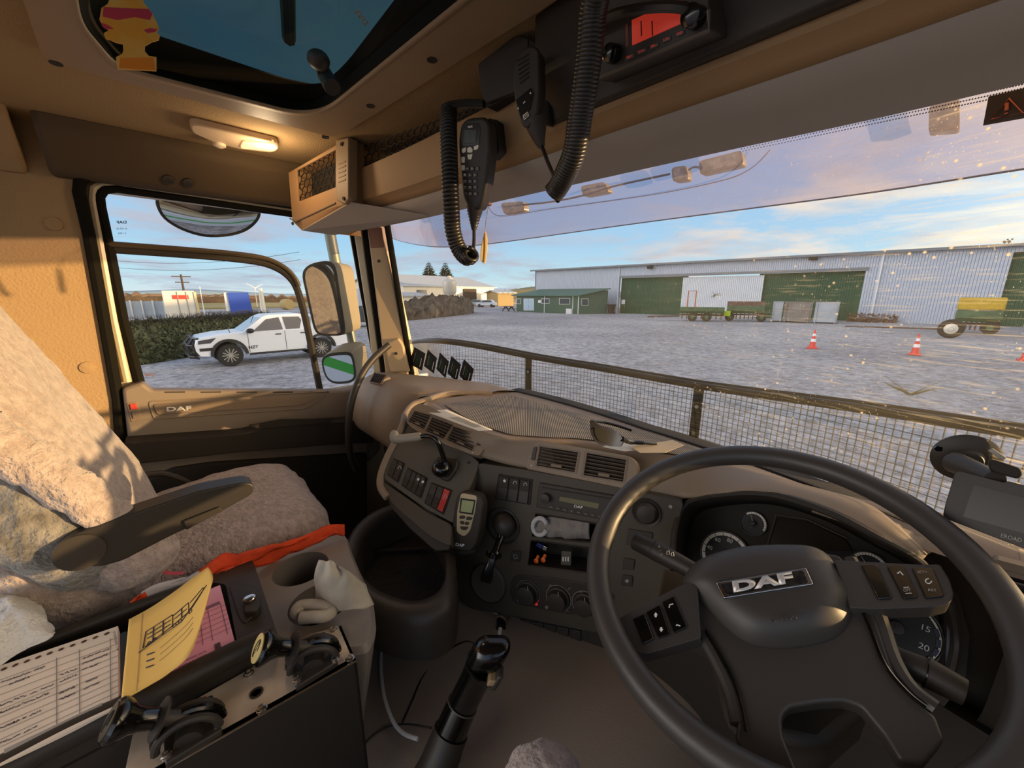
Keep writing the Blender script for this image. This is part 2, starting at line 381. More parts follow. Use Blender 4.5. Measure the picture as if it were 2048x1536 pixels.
# ---- big grey warehouse; the wall runs along the yard and on to the right of the picture
WA, WB = V3(-46, 46.5, 0), V3(-5.4, 50.6, 0); wd = (WB-WA).normalized(); wn = V3(wd.y, -wd.x)
WPL = Pl(WA, wn)
def wcol(base, sc_, st, nm):
    m = mat(nm, base, .5, .15, bump=0); t = m.node_tree; n = t.nodes; l = t.links
    tcn = n.new('ShaderNodeTexCoord'); wv = n.new('ShaderNodeTexWave'); wv.inputs['Scale'].default_value = sc_; wv.bands_direction = 'X'
    l.new(tcn.outputs['Object'], wv.inputs[0]); b = n.new('ShaderNodeBump'); b.inputs['Strength'].default_value = st; b.inputs['Distance'].default_value = .08
    l.new(wv.outputs[0], b.inputs['Height']); l.new(b.outputs[0], n['Principled BSDF'].inputs['Normal']); return m
M_corr = wcol('#c6cedb', 1.6, 1, 'corrugated grey wall'); M_corr2 = wcol('#e6eaee', 1.6, 1, 'corrugated pale door'); M_roof = wcol('#b7bcc0', 1.1, .8, 'corrugated roof')
M_dgreen = wcol('#2f5a42', 1.6, 1, 'corrugated dark green'); M_trimg = mat('grey flashing', '#6f757b', .5)
EAVE = 3.95
ws = thing('warehouse', 'long grey corrugated warehouse with green and white sliding doors', 'building', (WA.x, WA.y, GZ))
def wall_pt(px, z): q = WPL.hit(px, 560); return V3(q.x, q.y, z)
d0 = wall_pt(1240, 0); d1 = wall_pt(1728, 0); d2 = wall_pt(2012, 0); E1 = WA+wd*150
dt_ = WPL.hit(1500, 548).z
out = [WA+V3(0, 0, GZ), d0+V3(0, 0, GZ), d0+V3(0, 0, dt_), d1+V3(0, 0, dt_), d1+V3(0, 0, GZ), d2+V3(0, 0, GZ), d2+V3(0, 0, EAVE-.6), d2+wd*14+V3(0, 0, EAVE-.6), d2+wd*14+V3(0, 0, GZ), E1+V3(0, 0, GZ), E1+V3(0, 0, EAVE), WA+V3(0, 0, EAVE)]
MB().prism(out, -wn*.25).build('wall_panel', M_corr, ws, smooth=False)
MB().prism([WA+V3(0, 0, GZ), WA+V3(0, 0, EAVE), WA-wn*28+V3(0, 0, EAVE), WA-wn*28+V3(0, 0, GZ)], wd*.25).build('side_wall', M_corr, ws, smooth=False)
rf = MB(); a, b = WA+wn*.5-wd*.6, E1+wn*.5
rf.prism([a+V3(0, 0, EAVE+.02), a-wn*14+V3(0, 0, EAVE+.72), a-wn*29+V3(0, 0, EAVE), a-wn*29+V3(0, 0, EAVE-.12), a-wn*14+V3(0, 0, EAVE+.6), a+V3(0, 0, EAVE-.1)], b-a).build('roof', M_roof, ws, smooth=False)
MB().box(((a+b)/2+V3(0, 0, EAVE-.08)), ((b-a).length, .18, .22), Matrix.Rotation(math.atan2(wd.y, wd.x), 3, 'Z')).build('gutter', M_trimg, ws, smooth=False)
def wpanel(p0, p1, z0, z1, off, m, name, th=.12): return MB().prism([p0+V3(0, 0, z0)+wn*off, p1+V3(0, 0, z0)+wn*off, p1+V3(0, 0, z1)+wn*off, p0+V3(0, 0, z1)+wn*off], -wn*th).build(name, m, ws, smooth=False)
g1 = wall_pt(1365, 0); g2 = wall_pt(1527, 0)
wpanel(d0, g1+wd*.5, GZ, dt_, -.5, M_dgreen, 'green_door'); wpanel(g2-wd*.5, d1, GZ, dt_, -.5, M_dgreen, 'green_door')
wpanel(g1, g2, GZ+.1, dt_-.15, -.2, M_corr2, 'sliding_door'); wpanel(d2, d2+wd*14, GZ, EAVE-.6, -.5, M_dgreen, 'green_door')
wpanel(d0-wd*.2, d1+wd*.2, dt_, dt_+.28, .12, M_trimg, 'door_rail')
for px in (1238, 1757): q = wall_pt(px, 0)+wn*.1; MB().cyl(q+V3(0, 0, GZ), q+V3(0, 0, EAVE), .09, n=8).build('downpipe', M_corr2, ws)
for px, py in ((1302, 535), (1627, 517)):
    q = WPL.hit(px, py)+wn*.35; o = MB().box(q, (.7, .3, .35)).build('floodlight', M_blk2, ws, bev=.05); MB().cyl(q, q-wn*.35, .05, n=6).build('bracket', M_blk2, o)
q = WPL.hit(1244, 604)+wn*.06; MB().box(q-wn*.45, (.55, .05, .6)).build('notice', M_wht, ws)
# ---- green office lean-to
oa, ob, oc = G(1033, 623), G(1158, 628.5), G(1194, 628); od = oa+(oc-ob)
hz = P(1158, 592, D=math.hypot(ob.x, ob.y)).z; M_og = wcol('#4c6b58', 5, .6, 'green weatherboard'); M_or = wcol('#4f7566', 2, .8, 'green roof')
of = thing('office', 'small green lean-to office against the warehouse end', 'building', tuple((oa+ob)/2))
for q in (oa, ob, oc, od): q.z = GZ
bk = (oc-ob).normalized(); al = (ob-oa).normalized(); oc2 = oc+bk*1.5; od2 = od+bk*1.5; up1 = V3(0, 0, hz-GZ); up2 = up1+V3(0, 0, .75)
MB().add([oa, ob, oc2, od2, oa+up1, ob+up1, oc2+up2, od2+up2], [(0, 1, 5, 4), (1, 2, 6, 5), (2, 3, 7, 6), (3, 0, 4, 7), (4, 5, 6, 7)]).build('wall_panel', M_og, of, smooth=False)
e1 = -al*.5-bk*.5; e2 = al*.4-bk*.5
MB().prism([oa+up1+e1, ob+up1+e2, oc2+up2+al*.4+V3(0, 0, .15), od2+up2-al*.5+V3(0, 0, .15)], V3(0, 0, .12)).build('roof', M_or, of, smooth=False)
OPL = Pl(oa, al.cross(V3(0, 0, 1)), .03); OPR = Pl(ob, bk.cross(V3(0, 0, 1)), .03)
M_gls = mat('dark window glass', '#3b4a55', .12, spec=.8); M_gls2 = mat('curtained window', '#a9c0d2', .4)
def win(name, q, pl, m, par, fm=M_wht, th=.06):
    o = MB().prism([pl.hit(*a) for a in ((q[0]-.8, q[1]-.8), (q[2]+.8, q[1]-.8), (q[2]+.8, q[3]+.8), (q[0]-.8, q[3]+.8))], -pl.n*th).build(name, fm, par, smooth=False)
    p2 = pl.off(.02); MB().prism([p2.hit(*a) for a in ((q[0], q[1]), (q[2], q[1]), (q[2], q[3]), (q[0], q[3]))], -pl.n*.03).build('pane', m, o, smooth=False)
win('glass_door', (1048, 598, 1057.5, 620), OPL, M_gls2, of); win('glass_door', (1058.5, 598, 1067, 620), OPL, M_gls2, of)
win('window', (1031+2, 598, 1041, 607), OPL, M_gls, of); win('window', (1083, 598, 1098, 606), OPL, M_gls, of); win('window', (1119, 597, 1139, 608), OPL, M_gls, of)
win('window', (1164, 598, 1176, 610), OPR, M_gls, of); win('notice', (1077, 601, 1081, 605), OPL, M_wht, of)
for px in (1089, 1146, 1157): q = OPL.hit(px, 600); q.z = GZ; MB().cyl(q, q+V3(0, 0, hz-GZ), .06, n=6).build('downpipe', M_wht, of)
q = OPL.off(.3).hit(1138, 622); MB().box((q.x, q.y, GZ+.35), (.8, .35, .7), Matrix.Rotation(.5, 3, 'Z')).build('heat_pump', M_wht, of, bev=.03)
# ---- wheelie bin, picnic table
b_ = G(1222, 628); wb = thing('rubbish_bin', 'dark wheelie bin standing against the warehouse wall near the green door', 'bin', tuple(b_))
MB().add([b_+V3(*p) for p in ((-.3, -.3, .08), (.3, -.3, .08), (.3, .3, .08), (-.3, .3, .08), (-.38, -.4, 1.2), (.38, -.4, 1.2), (.38, .4, 1.2), (-.38, .4, 1.2))], [(0, 1, 5, 4), (1, 2, 6, 5), (2, 3, 7, 6), (3, 0, 4, 7), (4, 5, 6, 7), (0, 1, 2, 3)]).build('body', M_blk2, wb)
MB().box(b_+V3(0, 0, 1.24), (.84, .9, .08)).build('lid', M_blk2, wb, bev=.02)
for s in (-.3, .3): MB().cyl(b_+V3(s, .3, .13), b_+V3(s+.06, .3, .13), .13).build('wheel', M_blk2, wb)
b_ = G(1017, 622.5); pt = thing('picnic_table', 'dark picnic table in front of the green office', 'table', tuple(b_))
M_wd = mat('weathered wood', '#4b443c', .9, var=.5)
MB().box(b_+V3(0, 0, .74), (1.8, .8, .06)).build('table_top', M_wd, pt)
for s in (-.75, .75): MB().box(b_+V3(0, s, .44), (1.8, .28, .05)).build('bench', M_wd, pt)
for s in (-.7, .7): MB().add(*[[b_+V3(s, -.75, 0), b_+V3(s, -.2, .74), b_+V3(s, .2, .74), b_+V3(s, .75, 0), b_+V3(s, .6, 0), b_+V3(s, 0, .6), b_+V3(s, -.6, 0)], [(0, 1, 2, 3, 4, 5, 6)]]).build('trestle', M_wd, pt, solid=.06)
# ---- white farm shed far left of the warehouse
def shedbox(name, label, cat_, px0, px1, D0, D1, dep, zw, zr, mw, mr, ext=None):
    a = P(px0, 600, D=D0); b = P(px1, 600, D=D1); a.z = b.z = GZ; u = (b-a).normalized(); k = V3(-u.y, u.x)
    if k.dot(a) < 0: k = -k
    r = thing(name, label, cat_, tuple((a+b)/2)); zz = V3(0, 0, 1)
    c, d = b+k*dep, a+k*dep
    g0, g1 = (a+d)/2, (b+c)/2
    MB().add([a, b, c, d, a+zz*zw, b+zz*zw, c+zz*zw, d+zz*zw, g0+zz*zr, g1+zz*zr], [(0, 1, 5, 4), (1, 2, 6, 9, 5), (2, 3, 7, 6), (3, 0, 4, 8, 7)]).build('wall_panel', mw, r, smooth=False)
    o1 = -u*.6; o2 = u*.6
    MB().prism([a+zz*(zw-.1)-k*.6+o1, g0+zz*(zr+.1)+o1, d+zz*(zw-.1)+k*.6+o1, d+zz*(zw-.3)+k*.6+o1, g0+zz*(zr-.1)+o1, a+zz*(zw-.3)-k*.6+o1], (b-a)+u*1.2).build('roof', mr, r, smooth=False)
    return r, a, b, u, k
M_wwall = wcol('#e3dccb', 1.2, .5, 'cream corrugated wall')
r, a, b, u, k = shedbox('farm_shed', 'white gabled farm shed with open brown bay behind the dirt heap', 'building', 808, 988, 84, 104, 22, 4.6, 7.2, M_wwall, M_roof)
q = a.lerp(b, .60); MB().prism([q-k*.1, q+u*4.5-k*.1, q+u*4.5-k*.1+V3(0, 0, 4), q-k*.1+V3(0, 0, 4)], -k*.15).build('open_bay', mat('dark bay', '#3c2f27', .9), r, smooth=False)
q = a.lerp(b, .12); MB().prism([q-k*.1+V3(0, 0, 2), q+u*2.5-k*.1+V3(0, 0, 2), q+u*2.5-k*.1+V3(0, 0, 3.6), q-k*.1+V3(0, 0, 3.6)], -k*.1).build('window', M_gls, r, smooth=False)
M_tank = mat('galvanised silo', '#cfc8b8', .4, .3)
q = P(900, 600, D=82); q.z = GZ; si = thing('silo', 'cream conical topped silo on legs before the white shed', 'silo', tuple(q))
MB().lathe(q, (0, 0, 1), [(.2, 1.4), (1.3, 3), (1.4, 3.2), (1.4, 5.2), (.35, 6.1), (.3, 6.3)], 20).build('hopper', M_tank, si)
for i in range(4): p = q+V3(1.2*math.cos(i*1.57+.7), 1.2*math.sin(i*1.57+.7)); MB().cyl(p, p+V3(0, 0, 3.4), .07, n=6).build('leg', M_tank, si)
r, a, b, u, k = shedbox('portable_shed', 'low cream shed with a flat pale roof in front of the farm shed', 'building', 806, 852, 66, 72, 4, 2.6, 2.9, M_wwall, M_roof)
shedbox('garden_shed', 'tan timber shed between the farm shed and the green office', 'building', 996, 1027, 92, 94, 6, 3.2, 3.6, mat('tan boards', '#b39a68', .8), M_roof)
def car(px, D, m, label, s=1, rz=0):
    q = P(px, 600, D=D); q.z = GZ; r = thing('parked_car', label, 'car', tuple(q)); R = Matrix.Rotation(rz, 4, 'Z')
    pr_ = [(-2.1, .35), (-2.15, .8), (-1.9, .95), (-1.1, 1.0), (-.5, 1.5), (1.2, 1.55), (1.75, 1.0), (2.1, .95), (2.15, .4)]
    def T(x, y, z_): return q+(R @ Vector((x*s, y*s, z_*s)))
    MB().prism([T(x, -.85, z_) for x, z_ in pr_], T(0, 1.7, 0)-T(0, 0, 0)).build('body', m, r, bev=.06)
    for sy in (-.87, .87):
        MB().prism([T(x, sy, z_) for x, z_ in ((-1, 1.02), (-.5, 1.42), (1.1, 1.45), (1.5, 1.05))], T(0, .02, 0)-T(0, 0, 0)).build('side_window', M_gls, r, smooth=False)
        for x in (-1.35, 1.35): MB().cyl(T(x, sy*.85, .33), T(x, sy*1.03, .33), .33*s, n=16).build('wheel', M_blk2, r)
car(952, 88, mat('silver car paint', '#b4b8bd', .3), 'silver hatchback parked by the farm shed', 1, .6)
car(973, 84, mat('white car paint', '#dfe2e6', .3), 'white car parked right of the silver hatchback', 1, .6)
# ---- conifers
def conifer(px, D, h, label, seed):
    q = P(px, 600, D=D); q.z = GZ; r = thing('conifer', label, 'tree', tuple(q), 'conifers behind the farm shed'); rr = random.Random(seed)
    MB().cyl(q, q+V3(0, 0, h), .3, .04, 8).build('trunk', mat('bark', '#3a2e24', .9), r)
    mb = MB()
    for i in range(22):
        z_ = h*(.15+.83*i/22); L_ = (h-z_)*.5+.4
        for j in range(7):
            a_ = j*.9+i*.5+rr.random()*.5; e_ = q+V3(L_*math.cos(a_), L_*math.sin(a_), z_+L_*.18); c_ = q+V3(0, 0, z_)
            w_ = V3(-math.sin(a_), math.cos(a_))*L_*.22; mb.add([c_, c_.lerp(e_, .6)+w_, e_, c_.lerp(e_, .6)-w_, c_.lerp(e_, .55)-V3(0, 0, L_*.25)], [(0, 1, 2, 3), (0, 4, 2), (1, 4, 3)])
    mb.build('foliage', mat('conifer needles', '#2d4034', .9), r, smooth=False)
conifer(861, 125, 12.6, 'broad dark conifer left of its thinner neighbour behind the farm shed', 2)
conifer(893, 145, 14.2, 'slim dark conifer right of its broader neighbour behind the farm shed', 5)
# ---- dirt heap
def blob(name, label, cat_, pts, m, disp, fr, kind=None, n=26, cell=.35):
    mb = MB(); rows = []; K = len(pts)
    C_ = cat(pts, 8)
    for i, p in enumerate(C_):
        c_ = Vector(p[:3]); t_ = i/(len(C_)-1); Wd, Hh = p_w(t_, pts); row = []
        for j in range(n):
            a_ = math.pi*j/(n-1); o = Vector((math.cos(a_)*Wd, 0, math.sin(a_)*Hh))
            d_ = c_.normalized(); q = c_+V3(d_.x, d_.y)*o.x+V3(0, 0, o.z); s_ = noise.noise(q*fr)*disp+noise.noise(q*fr*3)*disp*.5
            row.append(q+V3(d_.x*-s_, d_.y*-s_, max(s_, -o.z*.6) if o.z > .05 else 0))
        rows.append(row)
    return tag(mb.grid(rows).build(name, m, ang=180), label, cat_, kind=kind)
def p_w(t_, pts): s_ = max(.08, min(1, math.sin(math.pi*min(max(t_, .02), .98))**.35)); return 3.2*s_, 2.5*s_
M_soil = mat('dark soil and tyres', '#3d352f', .95, bump=1, bs=4, bd=.2, var=.8, vs=1.3, vc='#6b625a')
A_ = G(790, 641); B_ = G(948, 625.5)
blob('soil_heap', 'long dark heap of soil and tyres in front of the white farm shed', 'soil heap', [A_, A_.lerp(B_, .35), A_.lerp(B_, .7), B_], M_soil, .7, 1.1)
# ---- hedge / weeds beside the ute
def p_w(t_, pts): s_ = .75+.25*math.sin(math.pi*t_); return 2.2*s_, 1.08*s_
M_leaf = mat('hedge leaves', '#6b7150', .9, var=.9, vs=6, vc='#454a33', bump=1, bs=12, bd=.1)
h0, h1 = P(150, 700, D=21.5), P(545, 700, D=28); h0.z = h1.z = GZ
hp = [h0, h0.lerp(h1, .3), h0.lerp(h1, .6), h1]
core = blob('weed_bank', 'overgrown green bank of tall weeds behind the white ute', 'weeds', hp, M_leaf, .5, 1.2, kind='stuff')
mb = MB(); rr = random.Random(3)
cdir = (h1-h0).normalized(); side = V3(cdir.y, -cdir.x)
if side.dot(h0) > 0: side = -side
for i in range(15000):
    t_ = rr.random(); c_ = h0.lerp(h1, t_); a_ = rr.random()*math.pi*.62; Wd = 2.4+rr.random()*.25
    q = c_+side*math.cos(a_)*Wd+V3(0, 0, math.sin(a_)*Wd*(.54+-.0+.07*rr.random()-.07)); s_ = .05+rr.random()*.11
    u_ = Vector((rr.random()-.5, rr.random()-.5, rr.random()-.2)).normalized()*s_*1.6; v_ = Vector((rr.random()-.5, rr.random()-.5, rr.random()-.5)).normalized()*s_*.6
    mb.add([q-u_, q+v_, q+u_, q-v_], [(0, 1, 2, 3)])
o = mb.build('weed_leaf', M_leaf, core, smooth=False); o['kind'] = 'stuff'
mb = MB()
for i in range(1700):
    t_ = rr.random()*.9; q = h0.lerp(h1, t_)+side*(rr.random()-.3)*1.6+V3(0, 0, .85); hgt = .3+rr.random()*.55; w_ = V3(.006, .004)
    tp = q+V3((rr.random()-.5)*.3, (rr.random()-.5)*.3, hgt); mb.add([q-w_, q+w_, tp+w_, tp-w_], [(0, 1, 2, 3)])
    for j in range(3):
        p = tp+Vector((rr.random()-.5, rr.random()-.5, rr.random()*.4-.3))*.2; s_ = .05
        mb.add([p+V3(-s_, 0, 0), p+V3(0, 0, s_), p+V3(s_, 0, 0), p+V3(0, 0, -s_)], [(0, 1, 2, 3)])
o = mb.build('seed_head', mat('dry seed heads', '#5e5650', .95), core, smooth=False); o['kind'] = 'stuff'
# ---- containers, toilet, fence, poles
def crate(name, label, cat_, px0, px1, ybase, D, dep, zt, m, rz=0):
    a = P(px0, ybase, D=D); b = P(px1, ybase, D=D*1.0); a.z = b.z = GZ; u = (b-a).normalized(); k = V3(-u.y, u.x)
    if k.dot(a) < 0: k = -k
    r = thing(name, label, cat_, tuple((a+b)/2)); c = (a+b)/2+k*dep/2
    MB().box(c+V3(0, 0, zt/2), ((b-a).length, dep, zt), Matrix.Rotation(math.atan2(u.y, u.x), 3, 'Z')).build('body', m, r, bev=.04)
    return r, a, b, u, k
M_cont = wcol('#d9d6cb', 4, .5, 'white container steel')
r, a, b, u, k = crate('shipping_container', 'white shipping container with red mark beyond the weeds', 'container', 326, 391, 600, 46, 6, 2.9, M_cont)
for t_ in (.46, .74, .98): q = a.lerp(b, t_)-k*.06; MB().cyl(q+V3(0, 0, .2), q+V3(0, 0, 2.8), .03, n=6).build('lock_rod', M_gry, r)
q = a.lerp(b, .3)-k*.04; MB().prism([q+V3(0, 0, 2.15), q+u*1.1+V3(0, 0, 2.15), q+u*1.1+V3(0, 0, 2.5), q+V3(0, 0, 2.5)], -k*.02).build('logo_mark', M_red, r, smooth=False)
r, a, b, u, k = crate('portable_toilet', 'white portable cabin with a bright blue door on a trailer', 'cabin', 449, 488, 600, 36.5, 1.5, 2.7, M_wht)
q = a.lerp(b, .24)-k*.05; MB().prism([q+V3(0, 0, .3), q+u*1.45+V3(0, 0, .3), q+u*1.25+V3(0, 0, 2.7), q-u*.05+V3(0, 0, 2.7)], -k*.05).build('door', mat('bright blue panel', '#2a4fb4', .5), r, smooth=False)
M_fnc = wcol('#b9bfc2', 8, .5, 'pale sheet fence')
a = P(236, 600, D=56); b = P(326, 600, D=54); a.z = b.z = GZ
fc = thing('sheet_fence', 'pale sheet steel fence at the left behind the weeds', 'fence', tuple((a+b)/2))
MB().prism([a+V3(0, 0, .2), b+V3(0, 0, .2), b+V3(0, 0, 1.9), a+V3(0, 0, 1.9)], V3(0, .05, 0)).build('sheet_panel', M_fnc, fc, smooth=False)
for i in range(5): q = a.lerp(b, i/4); MB().box(q+V3(.1, 0, 1), (.12, .12, 2)).build('post', M_wht, fc)
def pole(name, label, cat_, px, ytop, D, r_, m, bars=()):
    q = P(px, 600, D=D); q.z = GZ; t_ = P(px, ytop, D=D).z; o = thing(name, label, cat_, tuple(q))
    MB().cyl(q, (q.x, q.y, t_), r_, r_*.7, 8).build('shaft', m, o)
    for d_, ln in bars: MB().box((q.x, q.y, t_-d_), (.12, ln, .12)).build('crossarm', m, o)
    return q, t_
pole('power_pole', 'wooden power pole rising behind the white container', 'pole', 371, 549, 75, .17, M_wd, ((.3, 2.2), (1.1, 1.6)))
pole('concrete_post', 'short pale concrete post in the pasture right of the blue door', 'post', 524, 577, 70, .38, M_wwall)
pole('timber_post', 'short pale timber post just right of the container', 'post', 389, 584, 60, .35, mat('pale timber', '#cbb98a', .8))
pole('flag_pole', 'thin white pole with a pale flag between container and cabin', 'pole', 404, 573, 66, .06, M_wht)
q, t_ = pole('wind_turbine', 'slim white farm wind turbine right of the blue door', 'turbine', 513, 576, 95, .1, M_wht)
wt = bpy.data.objects['wind_turbine']; mb = MB()
for i in range(3):
    a_ = i*2.094+.5; e_ = Vector((q.x, q.y+math.cos(a_)*1.7, t_+math.sin(a_)*1.7)); mb.tube([(q.x+.1, q.y, t_), tuple(e_+Vector((.1, 0, 0)))], [.12, .03], 6)
mb.build('rotor', M_wht, wt)
q = P(567, 600, D=80); q.z = GZ+.92; tag(MB().cyl(q, q+V3(1.2, .6), .9, n=20).build('hay_bale', mat('hay', '#b59f6d', .95)), 'round hay bale on the pasture left of the wing mirror', 'bale')
# power lines run between poles across the pasture
for i, z_ in enumerate((8.2, 7.2)):
    a = P(180, 600, D=90); b = P(610, 600, D=62); pts = [V3(*(a.lerp(b, j/12))[:2], z_-2.5-1.2*(1-(2*j/12-1)**2)) for j in range(13)]
    tag(MB().tube(pts, .025, 5).build('power_line', M_blk2), ('upper' if i == 0 else 'lower')+' of the two sagging power lines over the pasture', 'power line')
# ---- grey trailer and dark car behind the ute
r, a, b, u, k = crate('flat_trailer', 'grey flat deck trailer parked behind the white ute cab', 'trailer', 492, 560, 600, 33.5, 2.2, .55, M_trimg)
for t_ in (.3, .6): q = a.lerp(b, t_); MB().cyl(q+V3(0, 0, .33), q+V3(.15, .0, .33)-k*.15, .33, n=16).build('wheel', M_blk2, r)
car(724, 34, mat('dark grey car paint', '#3e444c', .3), 'dark parked car seen just left of the windscreen pillar', 1.1, 1.3)
r, a, b, u, k = crate('site_shed', 'pale grey site shed seen beside the wing mirror', 'building', 690, 728, 600, 60, 5, 3.4, M_corr)
# ---- traffic cones
M_cone = mat('cone red orange', '#e2443a', .5); M_band = mat('reflective white band', '#eeeeee', .4)
def cone(c, label):
    r = thing('traffic_cone', label, 'cone', tuple(c), 'traffic cones on the gravel')
    MB().box(c+V3(0, 0, .03), (.42, .42, .06)).build('base', M_cone, r, bev=.02)
    MB().lathe(c, (0, 0, 1), [(.15, .05), (.135, .1), (.03, .88), (.025, .9)], 20).build('cone_body', M_cone, r)
    for z0, z1 in ((.33, .47), (.6, .72)):
        f = lambda z_: .139-(z_-.1)*.1346; MB().lathe(c, (0, 0, 1), [(f(z0)+.004, z0), (f(z1)+.004, z1)], 20).build('reflective_band', M_band, r)
    return r
c0 = G(1624, 697); c0 = cone(c0, 'red traffic cone nearest the grey steel bins')
dup(c0, G(1829, 710), 'orange traffic cone right of the red one, out on the gravel'); dup(c0, G(2050, 722), 'traffic cone cut off by the right picture edge')
# ---- steel bins
def binbox(px0, px1, yb, D, zt, label, m, dep=1.6, g='grey steel bins in front of the warehouse'):
    a = P(px0, yb, D=D); b = P(px1, yb, D=D); a.z = b.z = GZ; u = (b-a).normalized(); k = V3(-u.y, u.x)
    if k.dot(a) < 0: k = -k
    r = thing('steel_bin', label, 'bin', tuple((a+b)/2), g); c = (a+b)/2+k*dep/2; R = Matrix.Rotation(math.atan2(u.y, u.x), 3, 'Z')
    MB().box(c+V3(0, 0, zt/2+.1), ((b-a).length*.97, dep, zt), R).build('body', m, r, bev=.03)
    MB().box(c+V3(0, 0, zt+.12), ((b-a).length, dep+.08, .07), R).build('rim', m, r, bev=.01)
    for t_ in (.1, .9): MB().box(a.lerp(b, t_)+V3(0, 0, zt/2)-k*.05, (.07, .07, zt*.95), R).build('rib', m, r)
    for t_ in (.15, .85): MB().box(a.lerp(b, t_)+k*.5+V3(0, 0, .05), (.12, .9, .1), R).build('foot', M_blk2, r)
M_bin = mat('grey painted steel', '#aeb3b8', .5, var=.3, vs=1); M_bin2 = mat('brownish steel', '#8d857c', .6, var=.5, vs=1, vc='#6a5346')
binbox(1541, 1562, 645, 45, 1.75, 'narrow grey steel bin, left of the row before the warehouse', M_bin)
binbox(1563, 1621, 645, 45, 1.75, 'wide brownish steel bin, middle of the row', M_bin2)
binbox(1624, 1673, 648, 45, 1.75, 'pale grey steel bin with latch, right of the row', M_bin)
# ---- farm machines
M_mg = mat('faded green machine paint', '#4d6a45', .6, var=.5, vs=2); M_rust = mat('rusty steel', '#6b5044', .8, var=.5, vs=3)
def seeder(px0, px1, D, label, m, ht=1.3, wheels=(.25, .75), hood=True):
    a = P(px0, 600, D=D); b = P(px1, 600, D=D); a.z = b.z = GZ; u = (b-a).normalized(); k = V3(-u.y, u.x); Lm = (b-a).length
    if k.dot(a) < 0: k = -k
    r = thing('seed_drill', label, 'farm machine', tuple((a+b)/2)); R = Matrix.Rotation(math.atan2(u.y, u.x), 3, 'Z'); c = (a+b)/2+k*.8
    pr_ = [(-.5, .75), (-.75, 1.0), (-.75, ht), (.75, ht), (.75, 1.0), (.5, .75)]
    MB().prism([a+k*(.8+y)+V3(0, 0, z_) for y, z_ in pr_], b-a).build('hopper', m, r, bev=.03)
    MB().box(c+V3(0, 0, .62), (Lm, .15, .15), R).build('frame', M_rust, r)
    for t_ in wheels:
        q = a.lerp(b, t_)+V3(0, 0, .42); MB().cyl(q, q+k*.28, .42, n=20).build('tyre', M_blk2, r); MB().cyl(q-k*.02, q+k*.1, .18, n=12).build('wheel_rim', M_mg, r)
    for i in range(9): q = a.lerp(b, (i+.5)/9)+k*.5; MB().cyl(q+V3(0, 0, .2), q+V3(0, 0, .8), .05, n=6).build('coulter', M_rust, r)
    return r, a, b, u, k
r, a, b, u, k = seeder(1362, 1452, 42, 'green seed drill with drawbar left of the white sliding door machines', M_mg, 1.35, (.3, .62))
q = a.lerp(b, .15)+k*.8+V3(0, 0, 1.3); MB().tube([q, q+V3(0, 0, 1.6), q+u*.7+V3(0, 0, 1.6), q+u*.7], .06, 6).build('orange_hoist', mat('orange paint', '#c0562b', .6), r)
MB().tube([a+V3(0, 0, .5), a-u*3+V3(0, 0, .35)], .07, 6).build('drawbar', M_rust, r)
r, a, b, u, k = seeder(1456, 1532, 44, 'longer green seed drill with red lid behind the yellow tag', M_mg, 1.5, (.1, .95))
MB().prism([a+k*.1+V3(0, 0, 1.5), a+k*1.5+V3(0, 0, 1.5), a+k*1.4+V3(0, 0, 1.9), a+k*.2+V3(0, 0, 1.9)], b-a).build('lid', M_rust, r)
q = a.lerp(b, -.02)-k*.4+V3(0, 0, .75); MB().box(q, (.85, .05, .5), Matrix.Rotation(math.atan2(u.y, u.x), 3, 'Z')).build('yellow_tag', mat('yellow tag', '#d7f02c', .6), r)
r, a, b, u, k = seeder(1918, 2016, 40, 'yellow and green machine at the far right before the warehouse', M_mg, 1.5, (.8,))
MB().box(a.lerp(b, .5)+k*.8+V3(0, 0, 1.95), ((b-a).length*1.0, 1.5, .8), Matrix.Rotation(math.atan2(u.y, u.x), 3, 'Z')).build('yellow_hood', mat('yellow paint', '#c9a323', .6, var=.3), r, bev=.08)
q = G(1897, 676); tr = thing('loose_wheel', 'pale rimmed machine wheel on a thin drawbar on the gravel', 'wheel', tuple(q))
MB().tube([(q.x+.42*math.cos(a_), q.y, q.z+.55+.42*math.sin(a_)) for a_ in [i*math.pi/10 for i in range(20)]], .14, 10, closed=True).build('tyre', M_blk2, tr)
MB().lathe((q.x, q.y-.08, q.z+.55), (0, -1, 0), [(.3, -.1), (.3, 0), (.12, .03), (.1, .08)], 20).build('wheel_rim', M_tank, tr)
MB().tube([(q.x-.3, q.y+.2, q.z+.5), (q.x-5, q.y+1.2, q.z+.35)], .05, 6).build('drawbar', M_rust, tr)
q = G(1808, 641); sg = thing('scrap_machine', 'small rusty implement leaning by the warehouse wall', 'farm machine', tuple(q))
MB().tube([q, q+V3(.4, 0, 1.1), q+V3(1.6, .1, 1.2), q+V3(2, 0, 0)], .09, 6).build('frame', M_rust, sg); MB().ell(q+V3(1, 0, .9), (.5, .35, .35)).build('engine', M_rust, sg); MB().cyl(q+V3(1.1, 0, .9), q+V3(1.1, 0, 1.9), .05, n=6).build('exhaust', M_rust, sg)
mb = MB(); q0 = G(1745, 643)+V3(0, -1.6)
for i in range(500):
    q = q0+V3(rr.random()*3.4-1.7, rr.random()*1.2-.6, rr.random()**2*.75); s_ = .1; v_ = Vector((rr.random()-.5, rr.random()-.5, rr.random()-.5))*.3
    mb.add([q, q+v_, q+v_+V3(s_, 0, s_), q+V3(s_, 0, s_)], [(0, 1, 2, 3)])
tag(mb.build('dry_weeds', mat('dry brown weeds', '#7a5b48', .9), smooth=False), 'low patch of dry brown weeds at the foot of the warehouse wall', 'weeds', kind='stuff')
